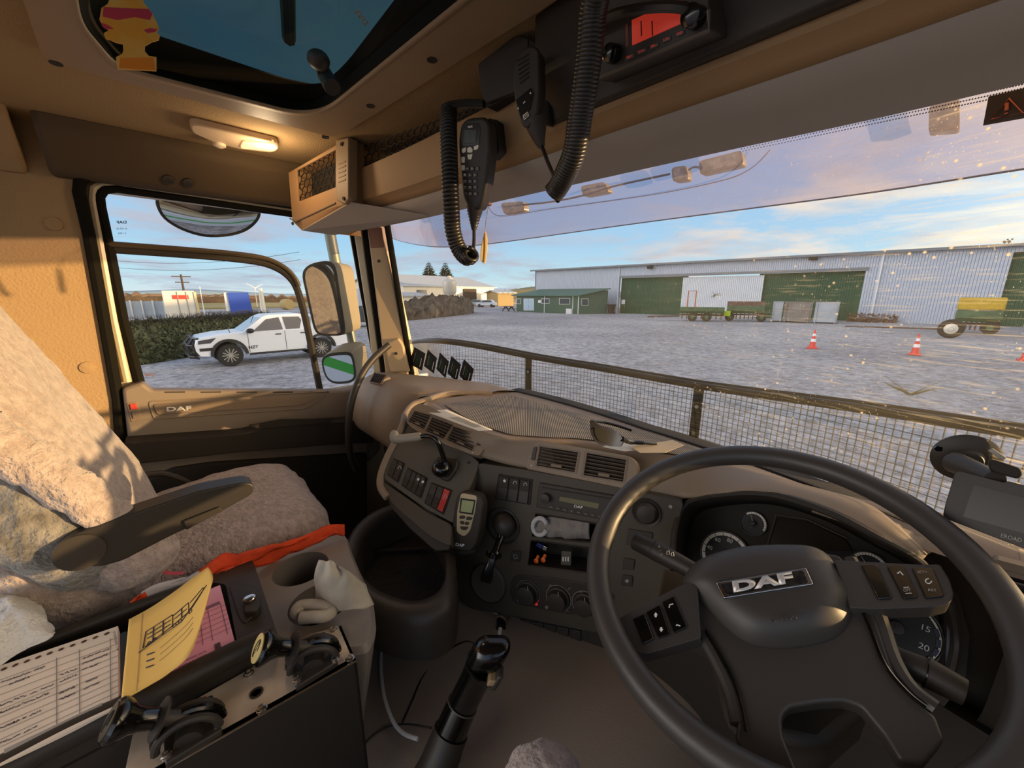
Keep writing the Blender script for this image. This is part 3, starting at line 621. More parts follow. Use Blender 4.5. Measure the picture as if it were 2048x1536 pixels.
for i, px in enumerate((2017, 2026)):
    q = P(px, 455, Y=65.2); q.z = EAVE+.62+.5+.33; o = thing('bird', ('left' if i == 0 else 'right')+' of two small dark birds perched on the warehouse roof', 'bird', tuple(q+V3(0, 0, -.4)), 'birds on the roof')
    MB().ell(q-V3(0, 0, .1), (.15, .1, .11), Matrix.Rotation(.5, 3, 'Y')).ell(q+V3(.16, 0, .11), (.08, .07, .07)).build('bird_body', M_blk2, o)
    MB().cyl(q-V3(0, 0, .45), q, .03, n=5).build('leg', M_blk2, o)
# =================================================================== WHITE UTE
fwp = P(465, 733, Z=GZ); rwp = P(655, 713.5, Z=GZ); fd = (fwp-rwp).normalized(); wbL = 3.085
Lo = Matrix(((-fd.x, fd.y, 0), (-fd.y, -fd.x, 0), (0, 0, 1)))       # local x runs from nose to tail, local y toward the far side
def U(x, y, z_): return fwp+(-fd)*(x-.95)*(1.0)+V3(fd.y, -fd.x)*(-y)*-1*0+far*y+V3(0, 0, z_)
far = V3(-fd.y, fd.x);
if far.dot(fwp) < 0: far = -far
UL = thing('pickup_truck', 'white double cab ute with black bull bar parked on the gravel', 'ute', tuple(fwp))
M_ute = mat('white car body', '#e8ecf2', .25, coat=.5); M_blkp = mat('black car trim', '#1c1d1f', .45); M_tyre = mat('tyre rubber', '#2b2928', .85, bump=.5, bs=30); M_win = mat('tinted car glass', '#4b4a4d', .08, spec=.9)
def arch(cx_, r_, n_=9, rev=False):
    a_ = [(cx_+r_*math.cos(math.pi*(1-i/n_)), .42+r_*math.sin(math.pi*(1-i/n_))) for i in range(n_+1)]; return a_[::-1] if rev else a_
sidep = [(.12, .45), (.02, .62), (.0, .82), (.06, 1.0), (.18, 1.08), (.7, 1.17), (1.45, 1.22), (5.2, 1.2), (5.28, 1.1), (5.28, .62), (5.2, .5)]+arch(4.035, .52, rev=True)+[(3.5, .4), (1.5, .38)]+arch(.95, .52, rev=True)
rows = []
for y, ins in ((0.0, .05), (.1, 0), (1.75, 0), (1.855, .05)):
    rows.append([U(x+(ins if x < 1 and z_ > .9 else 0)*1, y, z_-(ins*.8 if z_ > 1.0 else 0)) for x, z_ in sidep])
mb = MB(); mb.grid(rows, cv=True); kk = len(sidep); mb.f.append(tuple(range(kk))); mb.f.append(tuple(range(3*kk, 4*kk))[::-1])
mb.build('body', M_ute, UL, smooth=False)
cab_ = [(1.35, 1.15), (2.12, 1.72), (2.3, 1.78), (3.35, 1.8), (3.55, 1.75), (3.78, 1.15)]
rows = [[U(x+(.12 if i in (0, 3) and x < 2.2 else 0)*0, y, z_) for x, z_ in cab_] for i, y in enumerate((.02, .14, 1.71, 1.83))]
rows = []
for s0, s1 in ((.02, .2), (1.83, 1.65)):
    rows.append([U(x, s0+(s1-s0)*min(1, max(0, (z_-1.15)/.63)), z_) for x, z_ in cab_])
mb = MB(); mb.grid(rows); kk = len(cab_); mb.f += [tuple(range(kk)), tuple(range(kk, 2*kk)), (0, kk, 2*kk-1, kk-1)]
mb.build('cab', M_ute, UL, smooth=False, bev=.03)
def sidewin(pts, name, m): return MB().prism([U(x, .02+.18*((z_-1.15)/.63)-.012, z_) for x, z_ in pts], far*.02).build(name, m, UL, smooth=False)
sidewin([(1.72, 1.2), (2.22, 1.62), (2.65, 1.68), (2.72, 1.22)], 'side_window', M_win); sidewin([(2.82, 1.22), (2.77, 1.69), (3.35, 1.68), (3.42, 1.55), (3.3, 1.23)], 'side_window', M_win)
MB().prism([U(x, y, z_) for x, y, z_ in ((1.43, .16, 1.21), (2.06, .27, 1.68), (2.06, 1.58, 1.68), (1.43, 1.69, 1.21))], V3(0, 0, .012)-(-fd)*.015).build('windscreen', mat('ute windscreen', '#9fb3c0', .1, spec=.9), UL, smooth=False)
for cx_ in (.95, .95+wbL):
    for y in (.02, 1.6):
        c_ = U(cx_, y, .40); tw = MB().lathe(c_, far, [(.24, 0), (.36, -.01), (.395, .03), (.395, .21), (.36, .25), (.24, .24)], 32).build('wheel', M_tyre, UL)
        if y < 1:
            MB().lathe(c_, far, [(.25, -.012), (.255, .01), (.23, .02), (.1, .06)], 28).build('rim', M_blkp, tw)
            sp = MB()
            for j in range(6):
                a_ = j*math.pi/3+.3; ux = -fd*math.cos(a_)+V3(0, 0, math.sin(a_)); vx = fd*math.sin(a_)+V3(0, 0, math.cos(a_))
                for s_ in (-.035, .035): sp.tube([c_+ux*.03-far*.02+vx*s_*.3, c_+ux*.24-far*.018+vx*s_*2], .016, 6)
            sp.lathe(c_, -far, [(.05, 0), (.05, .03), (.02, .035)], 12).build('spokes', M_alu if False else M_gry, tw)
    pts = [(cx_+.56*math.cos(math.pi*i/14), .42+.57*math.sin(math.pi*i/14)) for i in range(15)]+[(cx_+.47*math.cos(math.pi*(14-i)/14), .42+.49*math.sin(math.pi*(14-i)/14)) for i in range(15)]
    MB().prism([U(x, -.05, z_) for x, z_ in pts], far*.12).build('arch_flare', M_blkp, UL)
MB().box(U(2.48, .0, .40), (.14, 1.9, .07), Lo if False else Matrix.Rotation(math.atan2(fd.x*-1, fd.y), 3, 'Z')).build('side_step', M_blkp, UL, bev=.02)
for x in (2.55, 3.42): MB().box(U(x-.02, -.01, 1.06), (.04, .2, .04), Matrix.Rotation(math.atan2(-fd.x, fd.y), 3, 'Z')).build('door_handle', M_blkp, UL, bev=.01)
for x in (1.55, 2.76, 3.62): MB().box(U(x, 0.0, .82), (.02, .012, .72), Matrix.Rotation(math.atan2(-fd.x, fd.y), 3, 'Z')).build('door_gap', M_blkp, UL)
MB().ell(U(1.62, -.16, 1.24), (.1, .13, .09)).build('door_mirror', M_blkp, UL)
MB().prism([U(x, -.012, z_) for x, z_ in ((.1, .86), (.12, .98), (.62, 1.05), (.45, .88))], far*.1).build('headlight', M_win, UL)
MB().prism([U(.0, .1, .62), U(.03, .1, .98), U(.03, 1.75, .98), U(0, 1.75, .62)], fd*.03).build('grille', M_blkp, UL)
bbm = MB()
for y in (.25, .6, 1.25, 1.6): bbm.tube([U(.1, y, .35), U(-.14, y, .4), U(-.16, y, .8), U(.02, y, 1.05)], .035, 8)
for z_, x in ((.45, -.16), (.82, -.16), (1.05, .0)): bbm.tube([U(x+.12, .05, z_), U(x, .25, z_), U(x, 1.6, z_), U(x+.12, 1.8, z_)], .035, 8)
bbm.build('bull_bar', M_blkp, UL)
MB().prism([U(.12, -.02, .62), U(.12, -.02, .72), U(.5, -.02, .72), U(.5, -.02, .62)], far*.05).build('bumper_trim', M_blkp, UL)
MB().tube([U(1.05, .05, 1.2), U(1.0, .05, 1.32)], .012, 6).tube([U(1.75, .3, 1.5), U(1.95, .3, 1.95)], .01, 6).build('aerial', M_blkp, UL)
MB().tube([U(3.75, .12, 1.2), U(3.85, .15, 1.62), U(3.95, .9, 1.7), U(3.85, 1.7, 1.62), U(3.75, 1.75, 1.2)], .05, 8).build('sports_bar', M_ute, UL)
UPL = Pl(U(1, 0, 0), -far, .02)
text('NZT', 'lettering', UPL, (498, 697.5), (517, 695.5), 5.6, M_blkp, UL, bold=.02)
# =================================================================== CAB SHELL
DX = -1.6
dpl = PX(DX)
def yz(pl, pts, r=0, n=5):
    q = [tuple(a) for a in (rnd(pts, r, n) if r else pts)]; return [pl.hit(a[0], a[1]) for a in q]
dopen = yz(dpl, [(147, 353), (575, 408), (745, 436), (815, 760), (790, 1010), (640, 1180), (290, 1130), (238, 800)], 22)
wl = MB().holes([Vector((DX, y, z)) for y, z in ((-1.25, -1.3), (.9, -1.3), (.75, .45), (-1.25, .45))], [dopen], (-.05, 0, 0)).build('wall_left', M_wall, smooth=False)
tag(wl, 'padded tan side wall of the cab behind the passenger door', 'wall', kind='structure')
for c in ((108, 448), (175, 735)): p = dpl.hit(*c); MB().lathe(p, (1, 0, 0), [(.017, 0), (.016, .004), (.006, .006)], 20).build('trim_plug', M_wall, wl)
# black door opening seal
w1 = MB().tube(yz(PX(DX+.004), [(262, 1100), (240, 860), (236, 800), (205, 620), (178, 470), (158, 385), (160, 362), (175, 354), (210, 354), (400, 381), (575, 409), (745, 436)], 0), .013, 8).build('seal', M_rub, wl)
# ---- passenger door
door = thing('door_1', None, None, (DX-.03, .25, -1.2), kind='structure'); door['label'] = 'passenger door with cream window surround and dark lower trim'; door['category'] = 'door'
fpl = PX(DX-.03)
wopen = yz(fpl, [(203, 381), (575, 429), (702, 449), (757, 748), (705, 784), (300, 787), (283, 768)], 16)
big = yz(fpl, [(140, 340), (575, 400), (770, 430), (840, 760), (800, 1010), (640, 1180), (280, 1130), (225, 800)], 10)
MB().holes(big, [wopen], (-.04, 0, 0)).build('window_surround', M_cream, door, smooth=False)
MB().tube(yz(PX(DX-.02), [(255, 764), (228, 640), (203, 500), (186, 400), (188, 377), (205, 368), (235, 369), (400, 393), (575, 418), (735, 442)], 0), .010, 8).build('surround_bead', M_cream, door)
MB().tube(yz(PX(DX-.022), [(279, 765), (246, 640), (218, 495), (200, 412), (198, 392), (208, 379), (232, 376), (400, 400), (575, 426), (702, 446)], 0), .0125, 8).build('window_gasket', M_rub, door)
MB().tube(yz(PX(DX-.022), [(700, 446), (720, 560), (742, 680), (756, 752)], 0), .009, 8).build('front_gasket', M_rub, door)
MB().add(yz(PX(DX-.055), [(180, 360), (780, 440), (790, 800), (230, 810)]), [(0, 1, 2, 3)]).build('window_glass', G_side, door, smooth=False)
bar = cat([(212, 497), (340, 506), (470, 517), (540, 530), (584, 560), (604, 610), (622, 690), (641, 786)], 6)
MB().tube(yz(PX(DX-.03), [tuple(p) for p in [(a[0], a[1]) for a in bar]]), .0125, 8).build('drop_glass_frame', M_blk2, door)
MB().tube(yz(PX(DX-.018), [(a[0]+2, a[1]-9) for a in bar[:28]]), .0085, 8).build('drop_glass_seal', mat('brown rubber', '#3f3524', .5), door)
M_dtrim = mat('door trim plastic', '#7f7264', .6, **LEA)
tpl = PX(DX+.03)
dt = pp('door_trim', [(244, 778), (285, 765), (303, 781), (690, 782), (760, 765), (760, 900), (700, 960), (640, 1000), (300, 1010), (262, 930)], tpl, .06, M_dtrim, door, bev=.008, r=8)
ar = MB().prism(yz(PX(DX+.03), [(251, 872), (480, 856), (520, 846), (600, 838), (690, 833), (735, 840), (735, 876), (640, 880), (470, 892), (265, 914)], 5), (.075, 0, 0)).build('armrest', M_blk2, door, bev=.012)
MB().prism(yz(PX(DX+.106), [(495, 850), (560, 838), (672, 836), (655, 845), (520, 857)], 4), (.004, 0, 0)).build('pull_recess', M_blk2, ar, smooth=False)
pp('lower_trim', [(268, 916), (735, 880), (735, 905), (560, 915), (420, 930), (360, 935), (345, 960), (285, 965)], PX(DX+.045), .03, M_dtrim, door, bev=.006, r=6)
pp('handle_cup', [(500, 893), (585, 888), (600, 898), (555, 905), (515, 905)], PX(DX+.055), .03, mat('handle cup', '#7a6b58', .5), door, bev=.003, r=6)
pp('door_pocket', [(345, 936), (420, 925), (735, 905), (735, 1100), (640, 1180), (290, 1130), (280, 965)], PX(DX+.055), .05, M_blk2, door, bev=.01, r=10)
gr_ = rnd([(297, 803), (655, 783), (640, 800), (610, 817), (308, 838)], 8, 3)
MB().tube(yz(PX(DX+.031), [(a[0], a[1]) for a in gr_]), .0022, 6, closed=True).build('inlay_edge', M_tan2, door)
gr_ = rnd([(306, 809), (640, 790), (628, 800), (600, 811), (314, 830)], 6, 3)
MB().prism(yz(PX(DX+.034), [(a[0], a[1]) for a in gr_]), (-.01, 0, 0)).build('inlay_panel', M_tan2, door, bev=.002)
text('DAF', 'badge_lettering', PX(DX+.035), (333, 823), (383, 820), 9, M_wht, door, bold=.03, ext=.002)
o = pp('lock_recess', [(253, 806), (276, 803), (284, 838), (262, 846)], PX(DX+.032), .01, M_tan2, door, r=5)
pp('lock_button', [(259, 809), (272, 807), (275, 818), (262, 820)], PX(DX+.037), .01, M_red, o, r=2, bev=.001)
pp('lock_slide', [(263, 823), (275, 822), (278, 835), (266, 838)], PX(DX+.036), .01, M_dtrim, o, r=2, bev=.001)
for i in range(5):
    x = 330+i*72; pp('belt_slot', [(x, 783.5), (x+40, 783), (x+40, 785.5), (x, 786)], PX(DX+.031), .004, M_blk, dt, bev=0)
text('DAF', 'glass_mark', PX(DX-.054), (233, 447), (253, 447), 5.5, M_blk2, door, bold=.03, mirror=True, ext=0)
text('E4 43R-00', 'glass_mark', PX(DX-.054), (233, 459), (254, 459), 3.5, M_blk2, door, mirror=True, ext=0); text('II 1982', 'glass_mark', PX(DX-.054), (236, 468), (252, 468), 3, M_blk2, door, mirror=True, ext=0)
text('DAF', 'glass_mark', PX(DX-.054), (289, 752), (307, 752), 5, mat('brown mark', '#6b3a2e', .6), door, bold=.03, mirror=True, ext=0)
# ---- cant rail over the door
mb = MB(); y0, y1 = -.155, .5
mb.prism([Vector((-1.5, y0, .388)), Vector((-1.575, y0, .30)), Vector((-1.61, y0, .295)), Vector((-1.61, y0, .43)), Vector((-1.5, y0, .43))], (0, y1-y0, 0))
cr_ = tag(mb.build('trim_1', mat('brown rail vinyl', '#57462f', .8, bump=.3, bs=400, bd=.001), bev=.012, loc=(-1.55, .1, .3)), 'brown padded rail above the passenger door window', 'trim', kind='structure')
for c in ((334, 343), (374, 350)):
    d = ray(*c); k_ = (-1.545)/d.x; p = d*k_
    MB().lathe(p+Vector((-.03, 0, .0)), (.76, 0, -.65), [(.013, 0), (.013, .033), (.008, .036)], 16).build('hook_plug', M_blk, cr_)
tag(MB().prism([Vector((-1.6, -1.2, .29)), Vector((-1.5, -1.2, .39)), Vector((-1.5, -.19, .39)), Vector((-1.6, -.19, .29))], (0, 0, .06)).build('trim_2', M_wall, bev=.01), 'padded corner between side wall and roof lining behind the door', 'trim', kind='structure')
# ---- ceiling with hatch hole
zc = PZ(.42)
hin = yz(zc, [(112, -110), (134, 55), (218, 150), (592, 240), (660, 235), (722, 190), (1110, -110)], 30, 6)
ce = MB().holes([Vector((-1.6, -1.2, .42)), Vector((.5, -1.2, .42)), Vector((.5, .62, .42)), Vector((-1.6, .62, .42))], [hin], (0, 0, .04)).build('ceiling', M_head, smooth=False)
tag(ce, 'tan textured headliner of the truck cab', 'ceiling', kind='structure')
hf = thing('roof_hatch', 'tinted glass roof hatch set in a tan moulded frame', 'hatch', (-.7, .15, .4))
fo = yz(PZ(.405), [(8, -110), (88, 122), (672, 277), (1290, -110)], 22, 5)
fi = yz(PZ(.405), [(128, -110), (152, 45), (228, 140), (590, 232), (655, 226), (712, 180), (1085, -110)], 34, 6)
MB().holes(fo, [fi], (0, 0, .02)).build('frame', M_frame, hf, bev=.004, smooth=False)
k = len(fi); fi2 = yz(PZ(.43), [(160, -110), (182, 40), (248, 120), (585, 206), (640, 203), (690, 160), (990, -110)], 34, 6)
fm_ = yz(PZ(.408), [(138, -110), (161, 42), (236, 131), (588, 222), (650, 217), (704, 173), (1050, -110)], 34, 6)
MB().grid([fi, fm_], cv=True).build('frame_lip', M_frame, hf, solid=.004)
g0 = yz(PZ(.432), [(150, -120), (172, 40), (240, 125), (586, 212), (648, 208), (700, 165), (1010, -120)], 34, 6)
gi = yz(PZ(.455), [(215, -120), (232, 12), (285, 62), (570, 158), (640, 172), (690, 130), (880, -120)], 26, 6)
MB().grid([fm_, fi2, g0, gi], cv=True).build('gasket', M_rub, hf, solid=.003, smooth=False)
G_roof = glass('dark roof glass', (.045, .10, .105, 1), .07, rough=.05, dirt=.5, haze=.03, dcol='#5f7d80')
MB().add(yz(PZ(.47), [(150, -200), (150, 140), (640, 240), (1060, -200)]), [(0, 1, 2, 3)]).build('hatch_glass', G_roof, hf, smooth=False)
MB().tube([P(572, -90, Z=.49), P(578, 78, Z=.49)], .012, 8).build('outer_bar', M_blk2, hf)
hl = MB().tube([P(665, 175, Z=.40), P(650, 150, Z=.43), P(640, 128, Z=.44)], [.016, .015, .012], 10).ell(P(637, 120, Z=.43), (.02, .02, .016)).build('latch_handle', M_blk, hf)
for c in ((112, 127), (741, 212), (864, 120), (651, 275)): p = P(c[0], c[1], Z=.4045); MB().lathe(p, (0, 0, -1), [(.009, -.004), (.009, .001), (.004, .0)], 12).build('screw', M_blk2, hf)
text('DAF', 'glass_mark', PZ(.468), (737, 45), (716, 15), 10, M_gry, hf, bold=.03, ext=0)
p = P(637, 320, Z=.419); tag(MB().lathe(p, (0, 0, -1), [(.011, 0), (.010, .004), (.003, .005)], 16).build('trim_button', M_frame), 'small round trim button in the headliner near the shelf', 'button')
# interior lamp
lp = thing('roof_lamp', 'cream oval interior lamp glowing on the headliner', 'lamp', tuple(P(470, 278, Z=.42)))
lo = rnd([(379, 251), (392, 250), (556, 288), (558, 300), (545, 306), (480, 299), (430, 286), (384, 266)], 7, 3)
MB().prism(yz(PZ(.402), [(a[0], a[1]) for a in lo]), (0, 0, .018)).build('lamp_base', mat('cream lamp plastic', '#cdb493', .4), lp, bev=.004)
ll = rnd([(487, 283), (550, 289), (557, 297), (545, 303), (480, 297)], 5, 3)
M_lamp = mat('lit lamp lens', '#ffb884', .3, emit=.9)
MB().prism(yz(PZ(.398), [(a[0], a[1]) for a in ll]), (0, 0, .012)).build('lens', M_lamp, lp, bev=.003)
p = P(522, 290, Z=.398); MB().ell(p, (.02, .008, .004)).build('bulb', mat('bulb', '#ffe0a8', emit=6), lp)
MB().lathe(P(438, 288, Z=.402), (0, 0, -1), [(.016, 0), (.015, .006), (.006, .01)], 16).build('switch_knob', mat('cream knob', '#d9c3a5', .4), lp)
ld = bpy.data.lights.new('lamp_light', 'POINT'); ld.energy = .8; ld.color = (1, .72, .42); ld.shadow_soft_size = .03
lo_ = bpy.data.objects.new('lamp_light', ld); COL.objects.link(lo_); lo_.parent = lp; lo_.location = (.08, .06, -.06)
def WY0(x): return .975-.28*(x+.58)**2
# ---- floor, tunnel, bulkhead, outer shell
M_flr = mat('dark floor rubber', '#8f8071', .8, bump=.5, bs=350, bd=.001)
tag(MB().box((-.58, -.1, -1.29), (2.1, 2.3, .08)).build('floor', M_flr), 'dark rubber cab floor', 'floor', kind='structure')
rows = []
for y in (-1.1, -.5, 0, .25, .45, .62, .8, .98):
    zt = -.82+.06*max(0, (y-.3))*1.2; rows.append([Vector((x, y, z)) for x, z in ((-1.0, -1.26), (-.96, zt-.1), (-.9, zt), (-.6, zt+.005), (-.3, zt), (-.18, zt-.04), (-.1, zt-.16), (-.06, -1.26))])
rows = [cat(r, 5) for r in rows]
tag(MB().grid(rows).build('trim_3', M_flr, ang=180), 'dark brown rubber covered engine tunnel between the seats', 'engine tunnel', kind='structure')
tag(MB().grid([[Vector((-1.6+2.1*i/20, WY0(-1.6+2.1*i/20), z)) for i in range(21)] for z in (-.38, -1.3)]).build('wall_front', M_blk2, solid=.03, sof=1), 'dark front bulkhead under the windscreen', 'wall', kind='structure')
wr = MB().holes([Vector((.47, y, z)) for y, z in ((-.6, -1.3), (1.0, -1.3), (.75, .45), (-.6, .45))], [[Vector((.47, y, z)) for y, z in ((-.5, -.3), (.66, -.3), (.6, .3), (-.5, .3))]], (.05, 0, 0)).build('wall_right', M_blk, smooth=False)
tag(wr, 'driver side door and window opening beside the seat', 'wall', kind='structure')
# ---- windscreen
def WY(x, z): return .985-.28*(x+.58)**2-.11*(z+.33)
def WS(x, z, o=0): return Vector((x, WY(x, z)+o, z))
xs = [-1.49+1.93*i/32 for i in range(33)]
rows = [[WS(x, z) for x in xs] for z in (-.40, -.25, -.05, .15, .36)]
tag(MB().grid(rows).build('window_1', G_wind, ang=180, loc=(-.58, .9, -.35)), 'wide windscreen speckled with dirt and smears', 'windscreen', kind='structure')
# left A pillar
ap = thing('trim_4', None, None, (-1.55, .65, -.3), kind='structure'); ap['label'] = 'sunlit cream windscreen pillar on the passenger side'; ap['category'] = 'pillar'
app = Pl((-1.53, .645, 0), (.78, -.62, 0))
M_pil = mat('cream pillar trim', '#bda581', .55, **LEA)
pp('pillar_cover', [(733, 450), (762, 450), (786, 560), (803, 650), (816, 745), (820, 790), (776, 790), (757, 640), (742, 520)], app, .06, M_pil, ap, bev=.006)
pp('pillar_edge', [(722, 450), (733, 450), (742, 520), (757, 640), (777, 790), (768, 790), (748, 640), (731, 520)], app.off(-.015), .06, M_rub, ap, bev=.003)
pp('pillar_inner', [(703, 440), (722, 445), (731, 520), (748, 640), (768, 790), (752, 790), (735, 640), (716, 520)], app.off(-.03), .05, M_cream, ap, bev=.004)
pp('pillar_shade', [(735, 455), (763, 455), (768, 494), (741, 496)], app.off(.004), .01, mat('mauve brown shade', '#8a6a5a', .9), ap, bev=.001)  # darker patch paints the shade across the pillar top
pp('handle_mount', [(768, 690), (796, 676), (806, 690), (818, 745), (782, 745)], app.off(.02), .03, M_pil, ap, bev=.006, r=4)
for c in ((758, 522), (792, 707)): p = app.off(.001 if c[1] < 600 else .021).hit(*c); MB().lathe(p, tuple(app.n), [(.006, 0), (.006, .002), (.002, .001)], 12).build('screw', M_blk, ap)
MB().tube([WS(-1.47, z, -.01) for z in (.34, .1, -.1, -.3, -.37)], .012, 8).build('screen_seal', M_rub, ap)
hp_ = cat([P(778, 690, X=-1.43), P(748, 716, X=-1.42), P(722, 752, X=-1.40), P(704, 800, X=-1.38), P(697, 850, X=-1.38), P(700, 905, X=-1.40), P(712, 940, X=-1.45)], 6)
tag(MB().tube(hp_, .0125, 12).build('grab_handle', M_blk, loc=tuple(hp_[0])), 'curved black grab handle by the passenger windscreen pillar', 'grab handle')
# right A pillar
tag(MB().prism([Vector((.36, .70, -.4)), Vector((.5, .70, -.4)), Vector((.5, .56, -.4)), Vector((.40, .56, -.4))], (-.0, -.05, .8)).build('trim_5', M_pil), 'windscreen pillar on the driver side', 'pillar', kind='structure')
# =================================================================== OVERHEAD SHELF
hd = thing('overhead_shelf', 'tan moulded overhead shelf above the windscreen with netted cubbies', 'shelf', (-.6, .55, .21))
lip = [(-1.47, .49, .205), (-1.1, .585, .213), (-.768, .64, .220), (-.3, .70, .224), (0, .735, .226), (.46, .70, .226)]
seam = [(-1.45, .47, .245), (-1.0, .545, .250), (-.65, .565, .25), (-.379, .573, .25), (-.017, .584, .25), (.46, .56, .25)]
lipi = cat([Vector(p) for p in lip], 6); seami = cat([Vector(p) for p in seam], 6)
back = [p+Vector((0, .16, .12)) for p in lipi]
MB().grid([seami, [a.lerp(b, .5)+Vector((0, 0, -.004)) for a, b in zip(seami, lipi)], lipi, [p+Vector((0, .012, .01)) for p in lipi], back]).build('underside', M_vis, hd, solid=.004)
led = [p+Vector((0, -.006, .012)) for p in seami]; led2 = [p+Vector((0, -.022, .024)) for p in seami]
top = cat([Vector(p) for p in ((-1.45, .46, .352), (-1.0, .51, .352), (-.65, .53, .352), (-.379, .54, .352), (-.017, .55, .352), (.46, .53, .352))], 6)
MB().grid([seami, led, led2, [a.lerp(b, .3) for a, b in zip(led2, top)], [a.lerp(b, .93) for a, b in zip(led2, top)], top, [p+Vector((0, .02, .004)) for p in top], [p+Vector((0, .25, -.004)) for p in top]]).build('leather_face', M_lea, hd, solid=.003)
# netted cubbies
mpl_a, mpl_b = P(580, 440, X=-1.5), Vector((-1.214, .444, .26)); mdir = (mpl_b-mpl_a).normalized(); mpl = Pl(mpl_a, mdir.cross(Vector((0, 0, 1))))
fr_o = yz(mpl, [(577, 345), (697, 275), (699, 405), (604, 460), (585, 442)], 4, 2); fr_i = yz(mpl, [(593, 341), (671, 299), (671, 374), (597, 403)])
MB().holes(fr_o, [fr_i], -mpl.n*.05).build('cubby_front', M_lea, hd, bev=.003, smooth=False)
mp2 = mpl.off(.012)
pp('trim_strip', [(671, 280), (697, 274), (697, 398), (690, 409), (672, 400)], mpl.off(.012), .03, M_frame, hd, bev=.003)
for i in range(5): y_ = 326+i*9; pp('louvre', [(676, y_), (690, y_-5), (690, y_-2), (676, y_+3)], mpl.off(.0135), .003, M_lea, hd, bev=0)
for c in ((683, 288), (687, 397), (585, 447)): p = mpl.off(.014).hit(*c); MB().lathe(p, tuple(mpl.n), [(.005, -.002), (.005, .001), (.002, 0)], 10).build('screw', M_blk2, hd)
gr_ = [(597, 404), (672, 374), (672, 398), (602, 440), (585, 438)]
MB().tube(yz(mpl.off(.001), [(580, 437), (592, 443), (671, 406)]), .0025, 6).build('panel_line', M_tan2, hd)
MB().prism([*yz(mpl, [(585, 442), (604, 461), (699, 405)]), *[p+Vector((0, .2, 0)) for p in yz(mpl, [(699, 405), (604, 461)])]][:3], (0, .15, 0)).build('cubby_base', M_lea, hd)
b0, b1 = fr_o[0], None
MB().add([mpl.hit(604, 460), mpl.hit(700, 405), Vector((-1.0, .585, .213)), Vector((-1.47, .49, .205))], [(0, 1, 2, 3)]).build('base_panel', M_vis, hd, solid=.004, smooth=False)
MB().prism([mpl.hit(577, 345), mpl.hit(585, 442), mpl.hit(604, 460), mpl.hit(604, 460)+Vector((-.02, .2, 0)), mpl.hit(577, 345)+Vector((-.02, .2, 0))], (.004, 0, 0)).build('end_panel', M_lea, hd, smooth=False)
MB().box((-1.2, .66, .385), (.6, .3, .07)).build('cubby_interior', M_blk2, hd) if False else None
MB().grid([[Vector((-1.5, .62, .335)), Vector((.46, .80, .345))], [Vector((-1.5, .62, .44)), Vector((.46, .80, .44))]]).build('shelf_back', M_blk2, hd, solid=.01, smooth=False)
def net(pl, quad, nx, ny, name):
    (x0, y0), (x1, y1), (x2, y2), (x3, y3) = quad
    def Q(u, v): return pl.hit((x0*(1-u)+x1*u)*(1-v)+(x3*(1-u)+x2*u)*v, (y0*(1-u)+y1*u)*(1-v)+(y3*(1-u)+y2*u)*v)
    mb = MB()
    for j in range(ny+1):
        mb.tube([Q(i/(2*nx), min(1, (j+.33*((i+j) % 2))/ny)) for i in range(2*nx+1)], .0016, 5)
        if j < ny:
            for i in range(2*nx+1):
                if (i+j) % 2: mb.tube([Q(i/(2*nx), min(1, (j+.33)/ny)), Q(i/(2*nx), (j+1)/ny)], .0016, 5)
    return mb.build(name, mat('black net', '#120f0b', .8), hd)
net(mpl.off(-.006), ((592, 341), (672, 299), (672, 376), (596, 404)), 8, 5, 'net')
MB().prism([mpl.off(-.05).hit(*a) for a in ((590, 345), (676, 305), (676, 380), (592, 410))], -mpl.n*.004).build('cubby_back', M_blk2, hd, smooth=False)
npl = Pl((-.8, .527, .35), (.06, -1, 0)); net(npl, ((705, 300), (965, 208), (965, 232), (705, 360)), 20, 3, 'net')
MB().grid([[Vector((-1.2, .60, .352)), Vector((-.5, .62, .352))], [Vector((-1.2, .60, .42)), Vector((-.5, .62, .42))]]).build('cubby_back', M_blk2, hd, smooth=False)
# dark radio console hung under the roof
rc = MB(); prof = [(.54, .28), (.535, .30), (.50, .34), (.50, .43), (.70, .43), (.70, .30)]
rc.prism([Vector((-.505, y, z)) for y, z in prof], (.97, 0, 0)); rc.build('radio_housing', M_blk, hd, bev=.006)

# painted outer skin of the door and cab side, seen in the outside mirrors
MB().box((-1.69, .0, -.80), (.02, 1.9, .84)).build('outer_skin', M_ute if 'M_ute' in globals() else M_wht, door, smooth=False)
MB().prism([Vector((-1.702, y, z)) for y, z in ((-.9, -.46), (.9, -.62), (.9, -.74), (-.9, -.60))], (.004, 0, 0)).build('green_stripe', mat('bright green stripe', '#3fae3a', .4), door, smooth=False)
